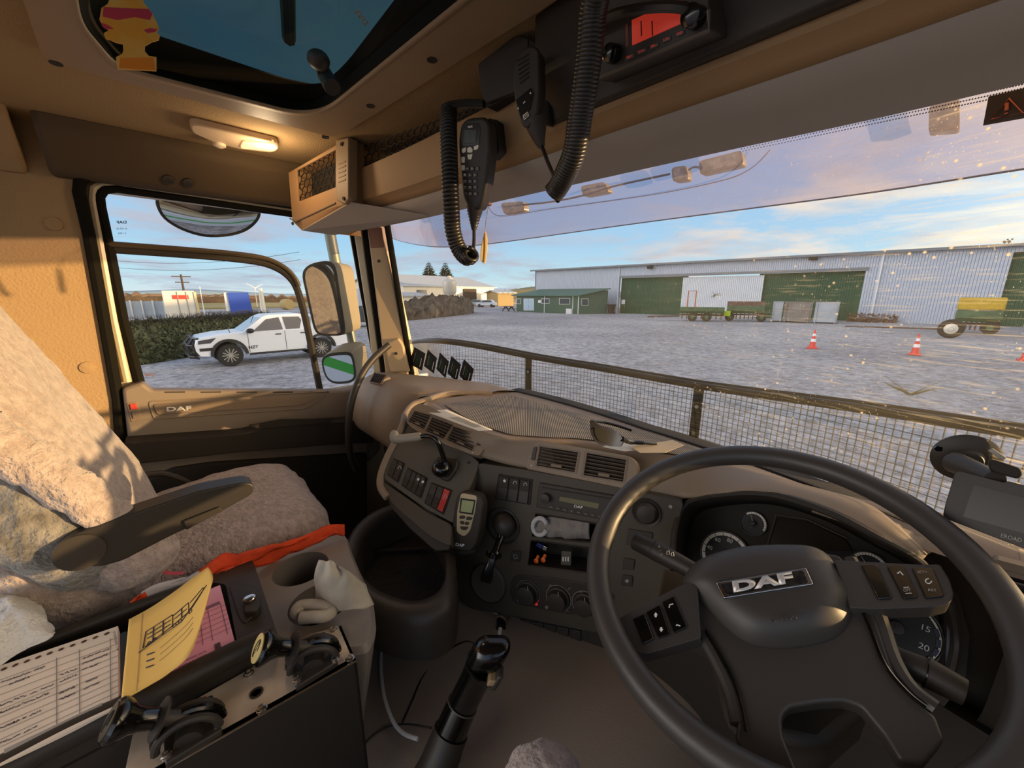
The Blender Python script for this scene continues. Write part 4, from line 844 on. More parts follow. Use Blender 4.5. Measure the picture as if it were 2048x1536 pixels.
# =================================================================== DASHBOARD
db = thing('dashboard', 'tan and black moulded truck dashboard curving toward the driver', 'dashboard', (-.58, .75, -.75))
def circ(pl, c, rpx, n=28, a0=0, a1=None, ref=None):
    """circle on plane pl round pixel c whose width in the picture is about rpx"""
    o = pl.hit(*c); R = (pl.hit(c[0]+rpx, c[1])-o); v = pl.n.cross(R).normalized()*R.length
    a1 = 2*math.pi if a1 is None else a1
    return o, R, v
def disc(name, pl, c, rpx, prof, m, par, n=28, r=None):
    o, R, v = circ(pl, c, rpx); rr_ = r or R.length
    return MB().lathe(o, tuple(pl.n), [(a*rr_, h) for a, h in prof], n).build(name, m, par)
def ring(name, pl, c, r0, r1, a0, a1, m, par, h=.0008, n=40):
    """flat arc band; angles in degrees, clockwise from straight up on the plane"""
    o = pl.hit(*c); R = (pl.hit(c[0]+1, c[1])-o).length
    x = Vector((1, 0, 0)); x = (x-pl.n*x.dot(pl.n)).normalized(); y = pl.n.cross(x)
    if y.z < 0: y = -y
    def q(a, rad): a = math.radians(a); return o+(x*math.sin(a)+y*math.cos(a))*rad+pl.n*h
    K = max(3, int(n*abs(a1-a0)/360)+1); A = [q(a0+(a1-a0)*i/K, r0) for i in range(K+1)]; B = [q(a0+(a1-a0)*i/K, r1) for i in range(K+1)]
    return MB().grid([A, B]).build(name, m, par, smooth=False)
# ---- passenger side body
rows = []
for x, s_ in ((-1.545, .80), (-1.54, .90), (-1.525, .97), (-1.50, 1), (-1.3, 1), (-1.1, 1), (-.99, 1)):
    pf = [(WY(x, -.35)-.025, -.330), (WY(x, -.35)-.08, -.312), (.615, -.308), (.575, -.322), (.545, -.352), (.515, -.41), (.505, -.46), (.51, -.50), (.54, -.535), (.60, -.55), (.75, -.55)]
    rows.append(cat([Vector(((x if x < -1.0 else -1.10+max(0, y-.58)*.42), .66+(y-.66)*s_, -.43+(z+.43)*s_-(.012 if x > -1 else 0))) for y, z in pf], 3))
MB().grid(rows).build('passenger_body', M_tan, db, ang=180)
MB().tube([Vector((x, .562, -.335)) for x in (-1.5, -1.3, -1.1, -.98)], .0015, 6).build('panel_gap', M_blk, db)
MB().tube(cat([Vector((-1.33, .56, -.337)), Vector((-1.36, .522, -.40)), Vector((-1.365, .508, -.46)), Vector((-1.35, .52, -.52))], 5), .0015, 6).build('panel_gap', M_blk, db)
vpl = Pl((-1.44, .567, -.325), (0, -.62, .78), .006)
vq = [(747, 743), (766, 745), (776, 749), (760, 769), (737, 764)]
v_ = pp('end_vent', vq, vpl, .02, M_tan2, db, bev=.002, r=3)
for i in range(5):
    t_ = .14+i*.17; a = (747+(776-747)*t_*.9, 746+5*t_); b = (739+(762-739)*t_, 762+5*t_)
    MB().tube([vpl.off(.0015).hit(*a), vpl.off(.0015).hit(*b)], .0035, 6).build('slat', M_blk2, v_)
# ---- tan band with vents and instrument hood
ST = [(860, 800, -.325, 806, 842, -.348), (868, 807, -.33, 818, 851, -.357), (905, 832, -.333, 855, 873, -.375), (943, 852, -.335, 899, 890, -.39),
      (1000, 873, -.34, 943, 908, -.40), (1040, 877, -.343, 1002, 926, -.41), (1090, 879, -.345, 1051, 937, -.415), (1177, 883, -.35, 1148, 958, -.42),
      (1300, 905, -.35, 1248, 981, -.42), (1400, 920, -.348, 1348, 996, -.42), (1473, 934, -.345, 1420, 992, -.385), (1540, 950, -.342, 1490, 982, -.352), (1600, 967, -.34, 1575, 992, -.342),
      (1725, 1003, -.34, 1675, 1030, -.347), (1800, 1055, -.35, 1755, 1072, -.36), (1855, 1108, -.375, 1842, 1123, -.385)]
rows = []
for i, (a, b, c, d, e_, f) in enumerate(ST):
    U_, L_ = P(a, b, Z=c), P(d, e_, Z=f); bn = Vector((.25, -.62, .75)).normalized(); w_ = (U_-L_).length
    k_ = .05 if i < 9 else (.10 if i == 9 else .16)
    rows.append([U_+Vector((0, .03, -.012)), U_, U_.lerp(L_, .25)+bn*w_*k_*.7, U_.lerp(L_, .5)+bn*w_*k_, U_.lerp(L_, .78)+bn*w_*k_*.8, L_, L_+Vector((-.01, .05, -.02))])
R2 = list(zip(*rows)); R2 = [cat(r, 4) for r in R2]; R3 = [cat([R2[j][i] for j in range(len(R2))], 3) for i in range(len(R2[0]))]
MB().grid(R3).build('dash_band', M_tan, db, ang=180, solid=.004, sof=-1)
# rim that sweeps round the left end of the centre module and down beside the switches
APL = Pl((-.965, .46, -.35), (.417, -.606, .677)); BPL = Pl((-.712, .55, -.437), (.383, -.91, .16))
rim = cat([P(985, 787, Z=-.328), P(902, 786, Z=-.322), P(855, 799, Z=-.322), P(827, 809, Z=-.328), P(811, 828, Z=-.338), P(806, 848, Z=-.35), APL.hit(790, 884), APL.hit(775, 914), APL.hit(762, 950), APL.hit(762, 975), APL.hit(775, 995)], 5)
MB().tube(rim, .0095, 10).build('end_rim', M_tan, db)
MB().grid([rim, [p+Vector((-.01, .16, -.03)) for p in rim]]).build('module_side', M_tan2, db, smooth=True)
# ---- dash top with ribbed mat
def ZB_(x): return -.333-.024*min(1, max(0, (x+.95)/.45))
edge = cat([P(a, b, Z=c) for a, b, c, *_ in ST], 4)
backe = [Vector((p.x if p.x > -1 else p.x, max(WY(p.x, -.35)-.02, p.y+.01), -.34)) for p in edge]
for i, p in enumerate(backe): p.x = -1.02+(.06+1.02)*i/(len(backe)-1); p.y = WY(p.x, -.35)-.055; p.z = ZB_(p.x)
MB().grid([[p+Vector((0, 0, -.001)) for p in edge], backe]).build('dash_top', M_tan, db, ang=180)
M_mat_ = mat('ribbed mat', '#8f8881', .75); t = M_mat_.node_tree; n = t.nodes; l = t.links; tcn = n.new('ShaderNodeTexCoord'); wv = n.new('ShaderNodeTexWave'); wv.inputs['Scale'].default_value = 95; wv.bands_direction = 'DIAGONAL'
l.new(tcn.outputs['Object'], wv.inputs[0]); bn = n.new('ShaderNodeBump'); bn.inputs['Strength'].default_value = 1; bn.inputs['Distance'].default_value = .003; l.new(wv.outputs[0], bn.inputs['Height']); l.new(bn.outputs[0], n['Principled BSDF'].inputs['Normal'])
cr_ = n.new('ShaderNodeMixRGB'); cr_.inputs['Color1'].default_value = lin('#6b645c'); cr_.inputs['Color2'].default_value = lin('#9c948b'); l.new(wv.outputs[0], cr_.inputs['Fac']); l.new(cr_.outputs[0], n['Principled BSDF'].inputs['Base Color'])
rows = []
K_ = len(edge)
for t_ in (.07, .25, .45, .65, .84):
    i0, i1 = 5, int(K_*.66); r_ = []
    for i in range(30):
        q = i0+(i1-i0)*i/29+(0 if t_ < .1 else 0); j = min(int(q), K_-2); r_.append(edge[j].lerp(edge[j+1], q-j).lerp(backe[j].lerp(backe[j+1], q-j), t_)+Vector((0, 0, .0018)))
    rows.append(r_)
MB().grid(rows).build('ribbed_mat', M_mat_, db, ang=180)
lipx = [-1.0+1.02*i/20 for i in range(21)]
MB().grid([[Vector((x, WY(x, -.35)-.060, ZB_(x)-.006)) for x in lipx], [Vector((x, WY(x, -.35)-.052, ZB_(x)+.003)) for x in lipx], [Vector((x, WY(x, -.35)-.006, ZB_(x)+.001)) for x in lipx]]).build('windscreen_lip', M_blk2, db, solid=.003)
# ---- vents
VH = {}
def vpanel(pix, pl, t, m, r, qs):
    ot = [pl.hit(a[0], a[1]) for a in rnd(pix, r, 3)]
    hs = [[pl.hit(cx_+(a-cx_)*1.03, cy_+(b-cy_)*1.03) for a, b in q] for q in qs for cx_, cy_ in [(sum(p[0] for p in q)/4, sum(p[1] for p in q)/4)]]
    return MB().holes(ot, hs, -pl.n*t).build('vent_panel', m, db, smooth=False)
def vent(name, q, pl, ns, par=db, fr=M_tan2, tabs=True, rr=4, vert=False):
    """q: TL TR BR BL picture corners"""
    def Q(u, v): return ((q[0][0]*(1-u)+q[1][0]*u)*(1-v)+(q[3][0]*(1-u)+q[2][0]*u)*v, (q[0][1]*(1-u)+q[1][1]*u)*(1-v)+(q[3][1]*(1-u)+q[2][1]*u)*v)
    ot = [Q(-.06, -.08), Q(1.06, -.08), Q(1.06, 1.08), Q(-.06, 1.08)]; ot = [(a[0], a[1]) for a in rnd(ot, rr, 3)]
    f_ = MB().holes([pl.hit(*a) for a in ot], [[pl.hit(*Q(u, v)) for u, v in ((0, 0), (1, 0), (1, 1), (0, 1))]], -pl.n*.02).build(name, fr, par, smooth=False)
    pb = pl.off(-.018); MB().prism([pb.hit(*Q(u, v)) for u, v in ((-.03, -.03), (1.03, -.03), (1.03, 1.03), (-.03, 1.03))], -pl.n*.002).build('vent_back', M_blk2, f_, smooth=False)
    p1 = pl.off(-.002)
    for i in range(ns):
        v = (i+.5)/ns; a, b = p1.hit(*Q(.01, v)), p1.hit(*Q(.99, v)); h = (p1.hit(*Q(.5, 1))-p1.hit(*Q(.5, 0))).normalized()
        d_ = (h*.35-pl.n*.9).normalized()*.010; tt = d_.cross((b-a).normalized()).normalized()*.0011
        MB().add([a-tt, b-tt, b-tt+d_, a-tt+d_, a+tt, b+tt, b+tt+d_, a+tt+d_], [(0, 1, 2, 3), (4, 7, 6, 5), (0, 4, 5, 1), (3, 2, 6, 7), (0, 3, 7, 4), (1, 5, 6, 2)]).build('slat', mat('vent slat', '#5e5247', .55), f_, smooth=False)
    if tabs: p2 = pl.off(.001); MB().prism([p2.hit(*Q(u, v)) for u, v in ((.36, .78), (.64, .78), (.64, .92), (.36, .92))], -pl.n*.006).build('vent_tab', M_tan2, f_, bev=.0006)
    return f_
LV = [((835, 815), (855, 812), (862, 824), (853, 862), (819, 845), (822, 828))]
lp1 = Pl(P(890, 858, Z=-.358), (.40, -.66, .62), .031)
vpanel([(812, 843), (823, 817), (840, 807), (860, 813), (905, 838), (985, 866), (978, 880), (967, 899), (958, 912), (942, 908), (899, 892), (853, 872), (822, 855)], lp1, .03, M_tan, 5, (((829, 822), (861, 831), (848, 858), (816, 842)), ((864, 835), (905, 850), (887, 877), (851, 861)), ((907, 853), (958, 871), (944, 901), (893, 879))))
lpv = lp1.off(.001)
vent('air_vent', ((829, 822), (861, 831), (848, 858), (816, 842)), lpv, 5); vent('air_vent', ((864, 835), (905, 850), (887, 877), (851, 861)), lpv, 5); vent('air_vent', ((907, 853), (958, 871), (944, 901), (893, 879)), lpv, 5)
o = pp('vent_wheel', [(966, 866), (975, 868), (962, 892), (952, 889)], lpv.off(.002), .008, M_blk, db, bev=.001, r=4)
pp('white_dot', [(944, 904), (946, 904), (946, 906), (944, 906)], lpv.off(.001), .001, M_wht, db, bev=0, r=.8)
cvp = Pl(P(1160, 925, Z=-.385), (.30, -.86, .42), .024)
vpanel([(1060, 884), (1076, 880), (1258, 912), (1273, 924), (1276, 938), (1262, 982), (1248, 981), (1148, 959), (1052, 938)], cvp, .035, M_tan, 7, (((1080, 893), (1156, 905), (1149, 944), (1073, 931)), ((1174, 906), (1252, 920), (1246, 963), (1167, 950))))
cv2 = cvp.off(.001)
vent('air_vent', ((1080, 893), (1156, 905), (1149, 944), (1073, 931)), cv2, 6); vent('air_vent', ((1174, 906), (1252, 920), (1246, 963), (1167, 950)), cv2, 6)
pp('vent_wheel', [(1067, 894), (1074, 893), (1069, 921), (1061, 920)], cv2.off(.002), .008, M_blk, db, bev=.001, r=4)
ring('white_dot', cv2, (1063, 931), .0012, .002, 0, 360, M_wht, db)
# ---- left switch panel
lo = [(814, 849), (860, 876), (943, 910), (958, 924), (950, 950), (926, 1008), (906, 1046), (855, 1020), (766, 957), (764, 948), (776, 914), (792, 886)]
pa = pp('switch_panel', lo, APL, .06, M_pang, db, bev=.003, r=5)
pp('lower_drawer', [(765, 962), (855, 1024), (904, 1049), (901, 1094), (870, 1080), (850, 1066), (790, 1014), (768, 985)], APL.off(.002), .07, M_pan, db, bev=.006, r=8)
pp('drawer_shelf', [(776, 990), (800, 1008), (862, 1060), (900, 1080), (900, 1100), (870, 1102), (820, 1058), (780, 1012)], APL.off(-.012), .05, M_blk, db, bev=.008, r=8)
def sw(q, nsw, pl, par, marks=(), red=None, m=M_blk, pad=2):
    def Q(u, v): return ((q[0][0]*(1-u)+q[1][0]*u)*(1-v)+(q[3][0]*(1-u)+q[2][0]*u)*v, (q[0][1]*(1-u)+q[1][1]*u)*(1-v)+(q[3][1]*(1-u)+q[2][1]*u)*v)
    e_ = .06; bz = pp('switch_bezel', [Q(-e_, -e_), Q(1+e_, -e_), Q(1+e_, 1+e_), Q(-e_, 1+e_)], pl.off(.0015), .004, M_blk2, par, bev=.0008, r=2)
    for i in range(nsw):
        u0, u1 = (i+.06)/nsw, (i+.94)/nsw; mm_ = M_red if red == i else m; hh = .006
        A = [pl.hit(*Q(u, v)) for u, v in ((u0, .02), (u1, .02), (u1, .5), (u0, .5))]; B = [pl.hit(*Q(u, v)) for u, v in ((u0, .98), (u1, .98))]
        nn = pl.n
        vv = [A[0]+nn*hh, A[1]+nn*hh, A[2]+nn*hh*.55, A[3]+nn*hh*.55, B[0]+nn*hh*.9, B[1]+nn*hh*.9, A[0], A[1], B[0], B[1]]
        s_ = MB().add(vv, [(0, 1, 2, 3), (3, 2, 5, 4), (0, 6, 7, 1), (4, 5, 9, 8), (0, 3, 4, 8, 6), (1, 7, 9, 5, 2)]).build('rocker_switch', mm_, bz, bev=.0008, smooth=False)
        for (j, v, kind) in marks:
            if j == i:
                c_ = Q((u0+u1)/2, v); pq = pl.off(hh*.95)
                if kind == 'tri': MB().tube([pq.hit(c_[0], c_[1]-4), pq.hit(c_[0]+4, c_[1]+3.5), pq.hit(c_[0]-4, c_[1]+3.5)], .0005, 4, closed=True).build('warning_triangle', M_wht, bz)
                elif kind == 'dot': MB().lathe(pq.hit(*c_), tuple(pl.n), [(.0035, -.003), (.0035, .0004), (.001, .0006)], 12).build('lit_symbol', M_wht, bz)
                else: MB().tube([pq.hit(c_[0]-3, c_[1]+3), pq.hit(c_[0]-3, c_[1]-1), pq.hit(c_[0], c_[1]-3), pq.hit(c_[0]+3, c_[1]-1), pq.hit(c_[0]+3, c_[1]+3)], .0006, 4).build('symbol', M_wht, bz)
    return bz
sw(((787, 918), (808, 928), (796, 963), (776, 948)), 2, APL, db, ((1, .3, 'car'),)); sw(((817, 938), (853, 957), (841, 994), (805, 970)), 4, APL, db, ((2, .25, 'dot'), (3, .25, 'dot')))
sw(((864, 967), (902, 982), (886, 1026), (851, 1005)), 3, APL, db, ((2, .3, 'tri'),), red=2)
disc('screw', APL, (938, 925), 3, [(1, -.002), (1, .0015), (.4, .001)], M_blk, db, 12)
# parking brake crank
bk_ = pp('lever_base', [(873, 912), (895, 915), (917, 919), (912, 940), (895, 962), (877, 955), (866, 935)], APL.off(.012), .02, M_blk, db, bev=.004, r=6)
MB().ell(APL.off(.022).hit(884, 937), (.026, .026, .022)).build('pivot', M_gloss, bk_)
A1 = APL.off(.03); A2 = APL.off(.075)
MB().tube(cat([A1.hit(890, 925), A1.off(.02).hit(884, 905), A2.hit(874, 881), A2.hit(858, 872), A2.hit(838, 873)], 6), .0065, 12).build('lever_arm', M_gloss, bk_)
MB().tube([A2.hit(842, 872), A2.hit(838, 873), A2.hit(800, 878), A2.hit(786, 876)], [.0085, .0105, .0115, .0105], 12).ell(A2.hit(789, 874), (.014, .012, .018)).build('lever_grip', mat('worn grey grip', '#9c9484', .45, bump=.3, bs=120), bk_)
# ---- centre panel with real recesses
bo = [(957, 926), (1051, 940), (1243, 976), (1367, 1004), (1345, 1080), (1330, 1250), (1190, 1263), (1035, 1233), (935, 1216), (903, 1165), (897, 1110), (908, 1050), (930, 980)]
c1 = [(1071, 1027), (1192, 1047), (1187, 1086), (1064, 1073)]; c2 = [(1062, 1080), (1182, 1096), (1177, 1146), (1056, 1130)]
bo = [(a[0], a[1]) for a in rnd(bo, 9, 3)]
MB().holes([BPL.hit(*a) for a in bo], [[BPL.hit(*a) for a in c1], [BPL.hit(*a) for a in c2]], -BPL.n*.004).build('centre_panel', M_pan, db, smooth=False)
MB().grid([[BPL.off(-.003).hit(*a) for a in bo]+[BPL.off(-.003).hit(*bo[0])], [BPL.off(-.003).hit(*a)-BPL.n*.12 for a in bo]+[BPL.off(-.003).hit(*bo[0])-BPL.n*.12]]).build('centre_panel_side', M_pan, db)
for c_ in (c1, c2):
    f0 = [BPL.hit(*a) for a in c_]; b0 = [p-BPL.n*.07 for p in f0]
    MB().add(f0+b0, [(4, 5, 6, 7), (0, 1, 5, 4), (1, 2, 6, 5), (2, 3, 7, 6), (3, 0, 4, 7)]).build('storage_slot', M_blk2, db, solid=.002, smooth=False)
    q = c_+[c_[0]]; MB().tube([BPL.off(.001).hit(*a) for a in c_], .0018, 6, closed=True).build('slot_rim', M_blk, db)
sw(((1000, 951), (1062, 961), (1057, 1007), (993, 996)), 3, BPL, db, ((0, .2, 'dot'), (1, .2, 'car'), (2, .2, 'car')))
# radio
ra = pp('car_radio', [(1078, 966), (1243, 994), (1236, 1045), (1072, 1015)], BPL.off(.006), .02, M_blk, db, bev=.002)
R1 = BPL.off(.007)
pp('radio_screen', [(1120, 993), (1199, 1007), (1196, 1018), (1118, 1002)], R1, .003, mat('lcd olive', '#6f6a4a', .3), ra, bev=.0003)
disc('volume_knob', R1, (1093, 995), 9, [(1, 0), (.95, .012), (.6, .013)], M_blk, ra)
text('DAF', 'radio_lettering', R1, (1148, 1014), (1165, 1017.5), 5, M_wht, ra, bold=.03)
for i in range(8):
    x = 1098+i*14; y = 1011+i*2.7; pp('radio_button', [(x, y), (x+9, y+1.7), (x+8, y+6), (x-1, y+4.3)], R1.off(.001), .002, M_pan, ra, bev=.0003)
    text(str(i+1) if i else 'SRC', 'button_mark', R1.off(.001), (x+1.5, y+4), (x+(4 if i else 8), y+4.6), 2.2, M_gry, ra, ext=0)
pp('radio_slot', [(1084, 974), (1225, 997), (1225, 999), (1084, 976)], R1, .001, M_blk2, ra, bev=0)
# parking lever and ash lid
disc('boot_plate', BPL, (1006, 1051), 33, [(1, -.002), (1, .003), (.93, .004), (.9, -.006)], M_blk, db, 36)
MB().ell(BPL.off(.012).hit(1008, 1050), (.032, .026, .03)).build('boot', M_blk, db)
b1 = BPL.off(.03)
lv = MB().tube([b1.hit(1003, 1072), BPL.off(.055).hit(995, 1092), BPL.off(.07).hit(986, 1118)], [.010, .008, .010], 12).build('brake_lever', M_gloss, db)
MB().tube([BPL.off(.066).hit(988, 1107), BPL.off(.070).hit(987, 1112)], [.019, .019], 20).build('collar', M_gloss, lv)
MB().tube([BPL.off(.07).hit(986, 1114), BPL.off(.078).hit(979, 1135), BPL.off(.08).hit(974, 1152), BPL.off(.08).hit(972, 1160)], [.011, .013, .020, .017], 4, upv=(1, 0, 0)).build('lever_head', M_gloss, lv, bev=.003)
disc('lid_disc', BPL, (976, 1166), 33, [(1, -.002), (1, .003), (.95, .005), (.9, .004), (.2, .004)], M_pang, db, 36)
disc('lid_ring', BPL, (976, 1166), 36, [(1, -.002), (1, .002), (.93, .003), (.93, -.001)], M_blk, db, 36)
bs_ = pp('small_switch', [(1023, 1101), (1042, 1104), (1039, 1125), (1020, 1122)], BPL.off(.003), .006, M_blk, db, bev=.001)
MB().tube([BPL.off(.0035).hit(*a) for a in ((1027, 1110), (1033, 1109), (1035, 1116), (1029, 1118))], .0005, 4, closed=True).build('symbol', M_wht, bs_)
M_blue = mat('blue dot', '#3d6f8f', .5); M_reddot = mat('red dot', '#e0343a', .5, emit=.25)
dp = pp('climate_panel', [(1022, 1158), (1035, 1149), (1100, 1155), (1200, 1172), (1230, 1190), (1220, 1235), (1130, 1228), (1030, 1208), (1018, 1190)], BPL.off(.002), .004, M_blk, db, r=9)
for i, c_ in enumerate(((1056, 1185), (1117, 1196), (1170, 1208))):
    B2 = BPL.off(.003); kb = disc('climate_knob', B2, c_, 18, [(1.25, 0), (1.2, .005), (1, .006), (.92, .020), (.5, .0215)], M_blk, db)
    ring('dial_arc', B2, c_, .0295, .0305, -130, 100 if i == 0 else 130, M_gry, kb)
    if i == 0: ring('hot_arc', B2, c_, .0295, .0306, 100, 140, M_reddot, kb)
    MB().tube([B2.off(.022).hit(c_[0], c_[1]-4), B2.off(.022).hit(c_[0]-1, c_[1]-12)], .0006, 4).build('pointer', M_wht, kb)
for c_, m in (((1036, 1201), M_blue), ((1073, 1208), M_reddot)): disc('temperature_dot', BPL.off(.003), c_, 2.6, [(1, 0), (1, .001), (.5, .0012)], m, db, 12)
for c_ in ((1100, 1172), (1139, 1178), (1093, 1213), (1133, 1223), (1161, 1185)): MB().tube([BPL.off(.003).hit(c_[0]-3, c_[1]+2), BPL.off(.003).hit(c_[0], c_[1]-3), BPL.off(.003).hit(c_[0]+4, c_[1])], .0006, 4).build('airflow_symbol', M_gry, db)
text('0', 'dial_number', BPL.off(.003), (1091, 1217), (1095, 1218), 5, M_wht, db, ext=0); text('0', 'dial_number', BPL.off(.003), (1160, 1189), (1164, 1190), 5, M_wht, db, ext=0)
# sockets, blanks under the climate row
Cp = BPL.off(-.02)
pp('lower_panel', [(938, 1214), (1190, 1262), (1330, 1262), (1330, 1330), (1205, 1322), (1150, 1322), (1050, 1298), (952, 1268), (935, 1240)], Cp, .05, M_blk, db, r=8, bev=.004)
for i in range(5): x = 1040+i*25; y = 1238+i*5; pp('blank_tab', [(x, y), (x+22, y+4.4), (x+20, y+50), (x-2, y+46)], Cp.off(.004), .006, M_blk, db, bev=.0015)
for i, (lab, q, mi) in enumerate((('12V', [(976, 1225), (1003, 1229), (998, 1236), (972, 1235)], 0), ('24V', [(962, 1242), (991, 1240), (990, 1250), (962, 1250)], 1))):
    o = pp('socket_label', q, Cp.off(.012), .003, M_wht, db, r=3, bev=.0005); text(lab, 'socket_lettering', Cp.off(.0125), (985 if i == 0 else 968, 1234 if i == 0 else 1248), (996 if i == 0 else 979, 1235.5 if i == 0 else 1248), 5, M_blk2, o, ext=0)
S0 = Cp.off(.02).hit(1003, 1243); sk = MB().lathe(S0, tuple(Cp.n), [(.018, -.02), (.018, .004), (.014, .005), (.013, -.01)], 20).build('power_socket', M_tan2, db)
plg = MB().tube([Cp.off(.02).hit(1003, 1243), Cp.off(.045).hit(1002, 1258)], [.013, .012], 16).build('charger_plug', M_gloss, db); MB().tube([Cp.off(.045).hit(1001, 1256), Cp.off(.06).hit(998, 1272)], .005, 8).build('cable_end', M_wht, plg)
# right of the radio
disc('speaker_ring', BPL, (1293, 1024), 30, [(1, 0), (.95, .006), (.78, .004), (.75, .010), (.6, .016), (.2, .018)], M_blk, db)
disc('screw', BPL, (1341, 1013), 4, [(1, 0), (.9, .002), (.3, .001)], M_gry, db, 12)
for q in ([(1256, 1058), (1306, 1066), (1302, 1096), (1252, 1090)], [(1247, 1116), (1270, 1120), (1267, 1141), (1245, 1138)], [(1244, 1150), (1266, 1153), (1264, 1174), (1241, 1171)]): o = pp('blank_button', q, BPL.off(.003), .006, M_blk, db, bev=.0012)
for i in range(3): a_ = i*math.pi/3; x, y = 1254+4.5*math.cos(a_), 1162+4.5*math.sin(a_); MB().tube([BPL.off(.0035).hit(x, y), BPL.off(.0035).hit(1254*2-x, 1162*2-y)], .0005, 4).build('snowflake_symbol', M_wht, o)
# dark filler under the dash
MB().box((.29, .85, -.93), (.30, .12, .62)).build('end_filler', M_blk2, db, smooth=False)
tg = MB(); tg.prism([Vector((-1.5, .62, -.53)), Vector((-.95, .56, -.53)), Vector((-.75, .52, -.6)), Vector((-.5, .66, -.72)), Vector((.40, .72, -.6)), Vector((-.2, .90, -.6)), Vector((-.95, .90, -.53)), Vector((-1.45, .72, -.53))], (0, 0, -.5)); tg.build('underside', M_blk2, db, smooth=False)
# ---- instrument cluster
CPL = Pl((-.08, .835, -.46), (0, -.86, .50))
low = [P(d, e_, Z=f) for *_, d, e_, f in ST[9:]]
lowp = [(1367, 1004), (1403, 1001), (1432, 990), (1464, 985), (1534, 987), (1593, 999), (1652, 1022), (1739, 1066), (1798, 1101), (1842, 1125), (1885, 1190), (1905, 1260), (1898, 1340), (1850, 1400), (1700, 1420), (1500, 1350), (1380, 1230), (1345, 1130)]
cl = MB().prism([CPL.hit(*a) for a in [(x+(1620-x)*-.12, y+(1180-y)*-.12) for x, y in lowp]], -CPL.n*.01).build('cluster_face', M_blk2, db, smooth=False)
ci = cat([P(a, b, Z=z) for a, b, z in ((1345, 1130, -.50), (1350, 1060, -.46), (1372, 1008, -.425), (1432, 990, -.38), (1534, 987, -.348), (1652, 1022, -.345), (1755, 1075, -.36), (1842, 1126, -.387), (1895, 1200, -.43), (1912, 1280, -.49), (1900, 1350, -.53))], 5)
co = [CPL.off(.002).hit(*a) for a in [((lambda s: (s[0]*.9+1620*.1, s[1]*.9+1200*.1))((1024+F*p.dot(rt)/p.dot(fw), 768-F*p.dot(up)/p.dot(fw)))) for p in ci]]
MB().grid([ci, [a.lerp(b, .5) for a, b in zip(ci, co)], co]).build('cluster_surround', M_blk, db, solid=.002)
MB().tube(ci, .006, 8).build('hood_edge', M_blk, db)
M_ring = mat('silver dial ring', '#f3ede0', .5)
CR = math.radians
def gauge(name, c, rad, a0, a1, nums, ndl, wid=.14):
    o = CPL.hit(*c); x = Vector((1, 0, 0)); y = CPL.n.cross(x); y = -y if y.z < 0 else y
    C1 = CPL.off(.003); o = C1.hit(*c)
    g = MB().lathe(o, tuple(CPL.n), [(rad, -.004), (rad, .001), (rad*.98, .0015), (rad*.96, .0005), (.01, .0)], 40).build(name, mat('dial face', '#121110', .5), db)
    MB().lathe(o, tuple(CPL.n), [(rad*1.02, -.002), (rad*1.03, .003), (rad*.99, .004), (rad*.98, 0)], 44).build('bezel_ring', mat('grey bezel', '#6e6c6a', .4), g)
    ring('scale_band', C1, c, rad*(.96-wid), rad*.96, a0, a1, M_ring, g, h=.0017)
    for i in range(13): a_ = a0+(a1-a0)*i/12; ring('tick', C1, c, rad*(.93-wid-(.04 if i % 2 == 0 else 0)), rad*.93, a_-.8, a_+.8, M_blk2, g, h=.0022)
    for s, a_ in nums:
        q = o+(x*math.sin(CR(a_))+y*math.cos(CR(a_)))*rad*.66+CPL.n*.002; h_ = rad*.17; w_ = h_*.42*len(s)
        cu = bpy.data.curves.new('t', 'FONT'); cu.body = s; cu.size = h_*1.4; cu.align_x = 'CENTER'; cu.align_y = 'CENTER'; to = bpy.data.objects.new('t', cu); COL.objects.link(to); dg = bpy.context.evaluated_depsgraph_get(); dg.update()
        me = bpy.data.meshes.new_from_object(to.evaluated_get(dg)); bpy.data.objects.remove(to)
        for v in me.vertices: v.co = q+x*v.co.x+y*v.co.y-OFF[g.name]
        t_ = bpy.data.objects.new('dial_number', me); COL.objects.link(t_); t_.parent = g; me.materials.append(M_wht)
    e_ = (x*math.sin(CR(ndl))+y*math.cos(CR(ndl)))
    MB().tube([o+CPL.n*.004-e_*rad*.1, o+CPL.n*.004+e_*rad*.72], [rad*.03, rad*.012], 6).build('needle', M_wht, g)
    MB().lathe(o, tuple(CPL.n), [(rad*.2, 0), (rad*.18, .007), (.002, .008)], 18).build('needle_hub', M_blk, g)
    return g, o
r1 = (CPL.hit(1450+54, 1108)-CPL.hit(1450, 1108)).length
gauge('speed_dial', (1450, 1110), r1*.93, -150, 110, (('20', -130), ('40', -88), ('60', -42), ('80', 2), ('100', 48), ('120', 95)), -140)
r2_ = (CPL.hit(1507+28, 1046)-CPL.hit(1507, 1046)).length; g, o_ = gauge('fuel_dial', (1507, 1047), r2_*.95, -50, 110, (), -28, .16)
gauge('oil_dial', (1737, 1136), r2_*1.05, -60, 60, (), -40, .16)
g, o_ = gauge('rev_dial', (1793, 1255), r1*1.02, -130, 130, (('20', 108), ('15', 60), ('10', 0), ('5', -60)), -120, .05)
ring('red_sector', CPL.off(.003), (1793, 1255), r1*.80, r1*.95, 135, 165, M_red, g, h=.002)
for a_ in (60, 78, 96, 114): ring('blue_sector', CPL.off(.003), (1793, 1255), r1*.86, r1*.96, a_, a_+14, mat('navy sector', '#2b3350', .5), g, h=.0024)
pp('display_screen', [(1556, 1034), (1612, 1042), (1690, 1078), (1705, 1102), (1535, 1098)], CPL.off(.004), .004, M_gloss, db, r=6, bev=.0006)
MB().tube([CPL.off(.005).hit(*a) for a in ((1532, 1100), (1552, 1030), (1612, 1038), (1694, 1076))], .001, 5).build('screen_edge', M_pang, db)
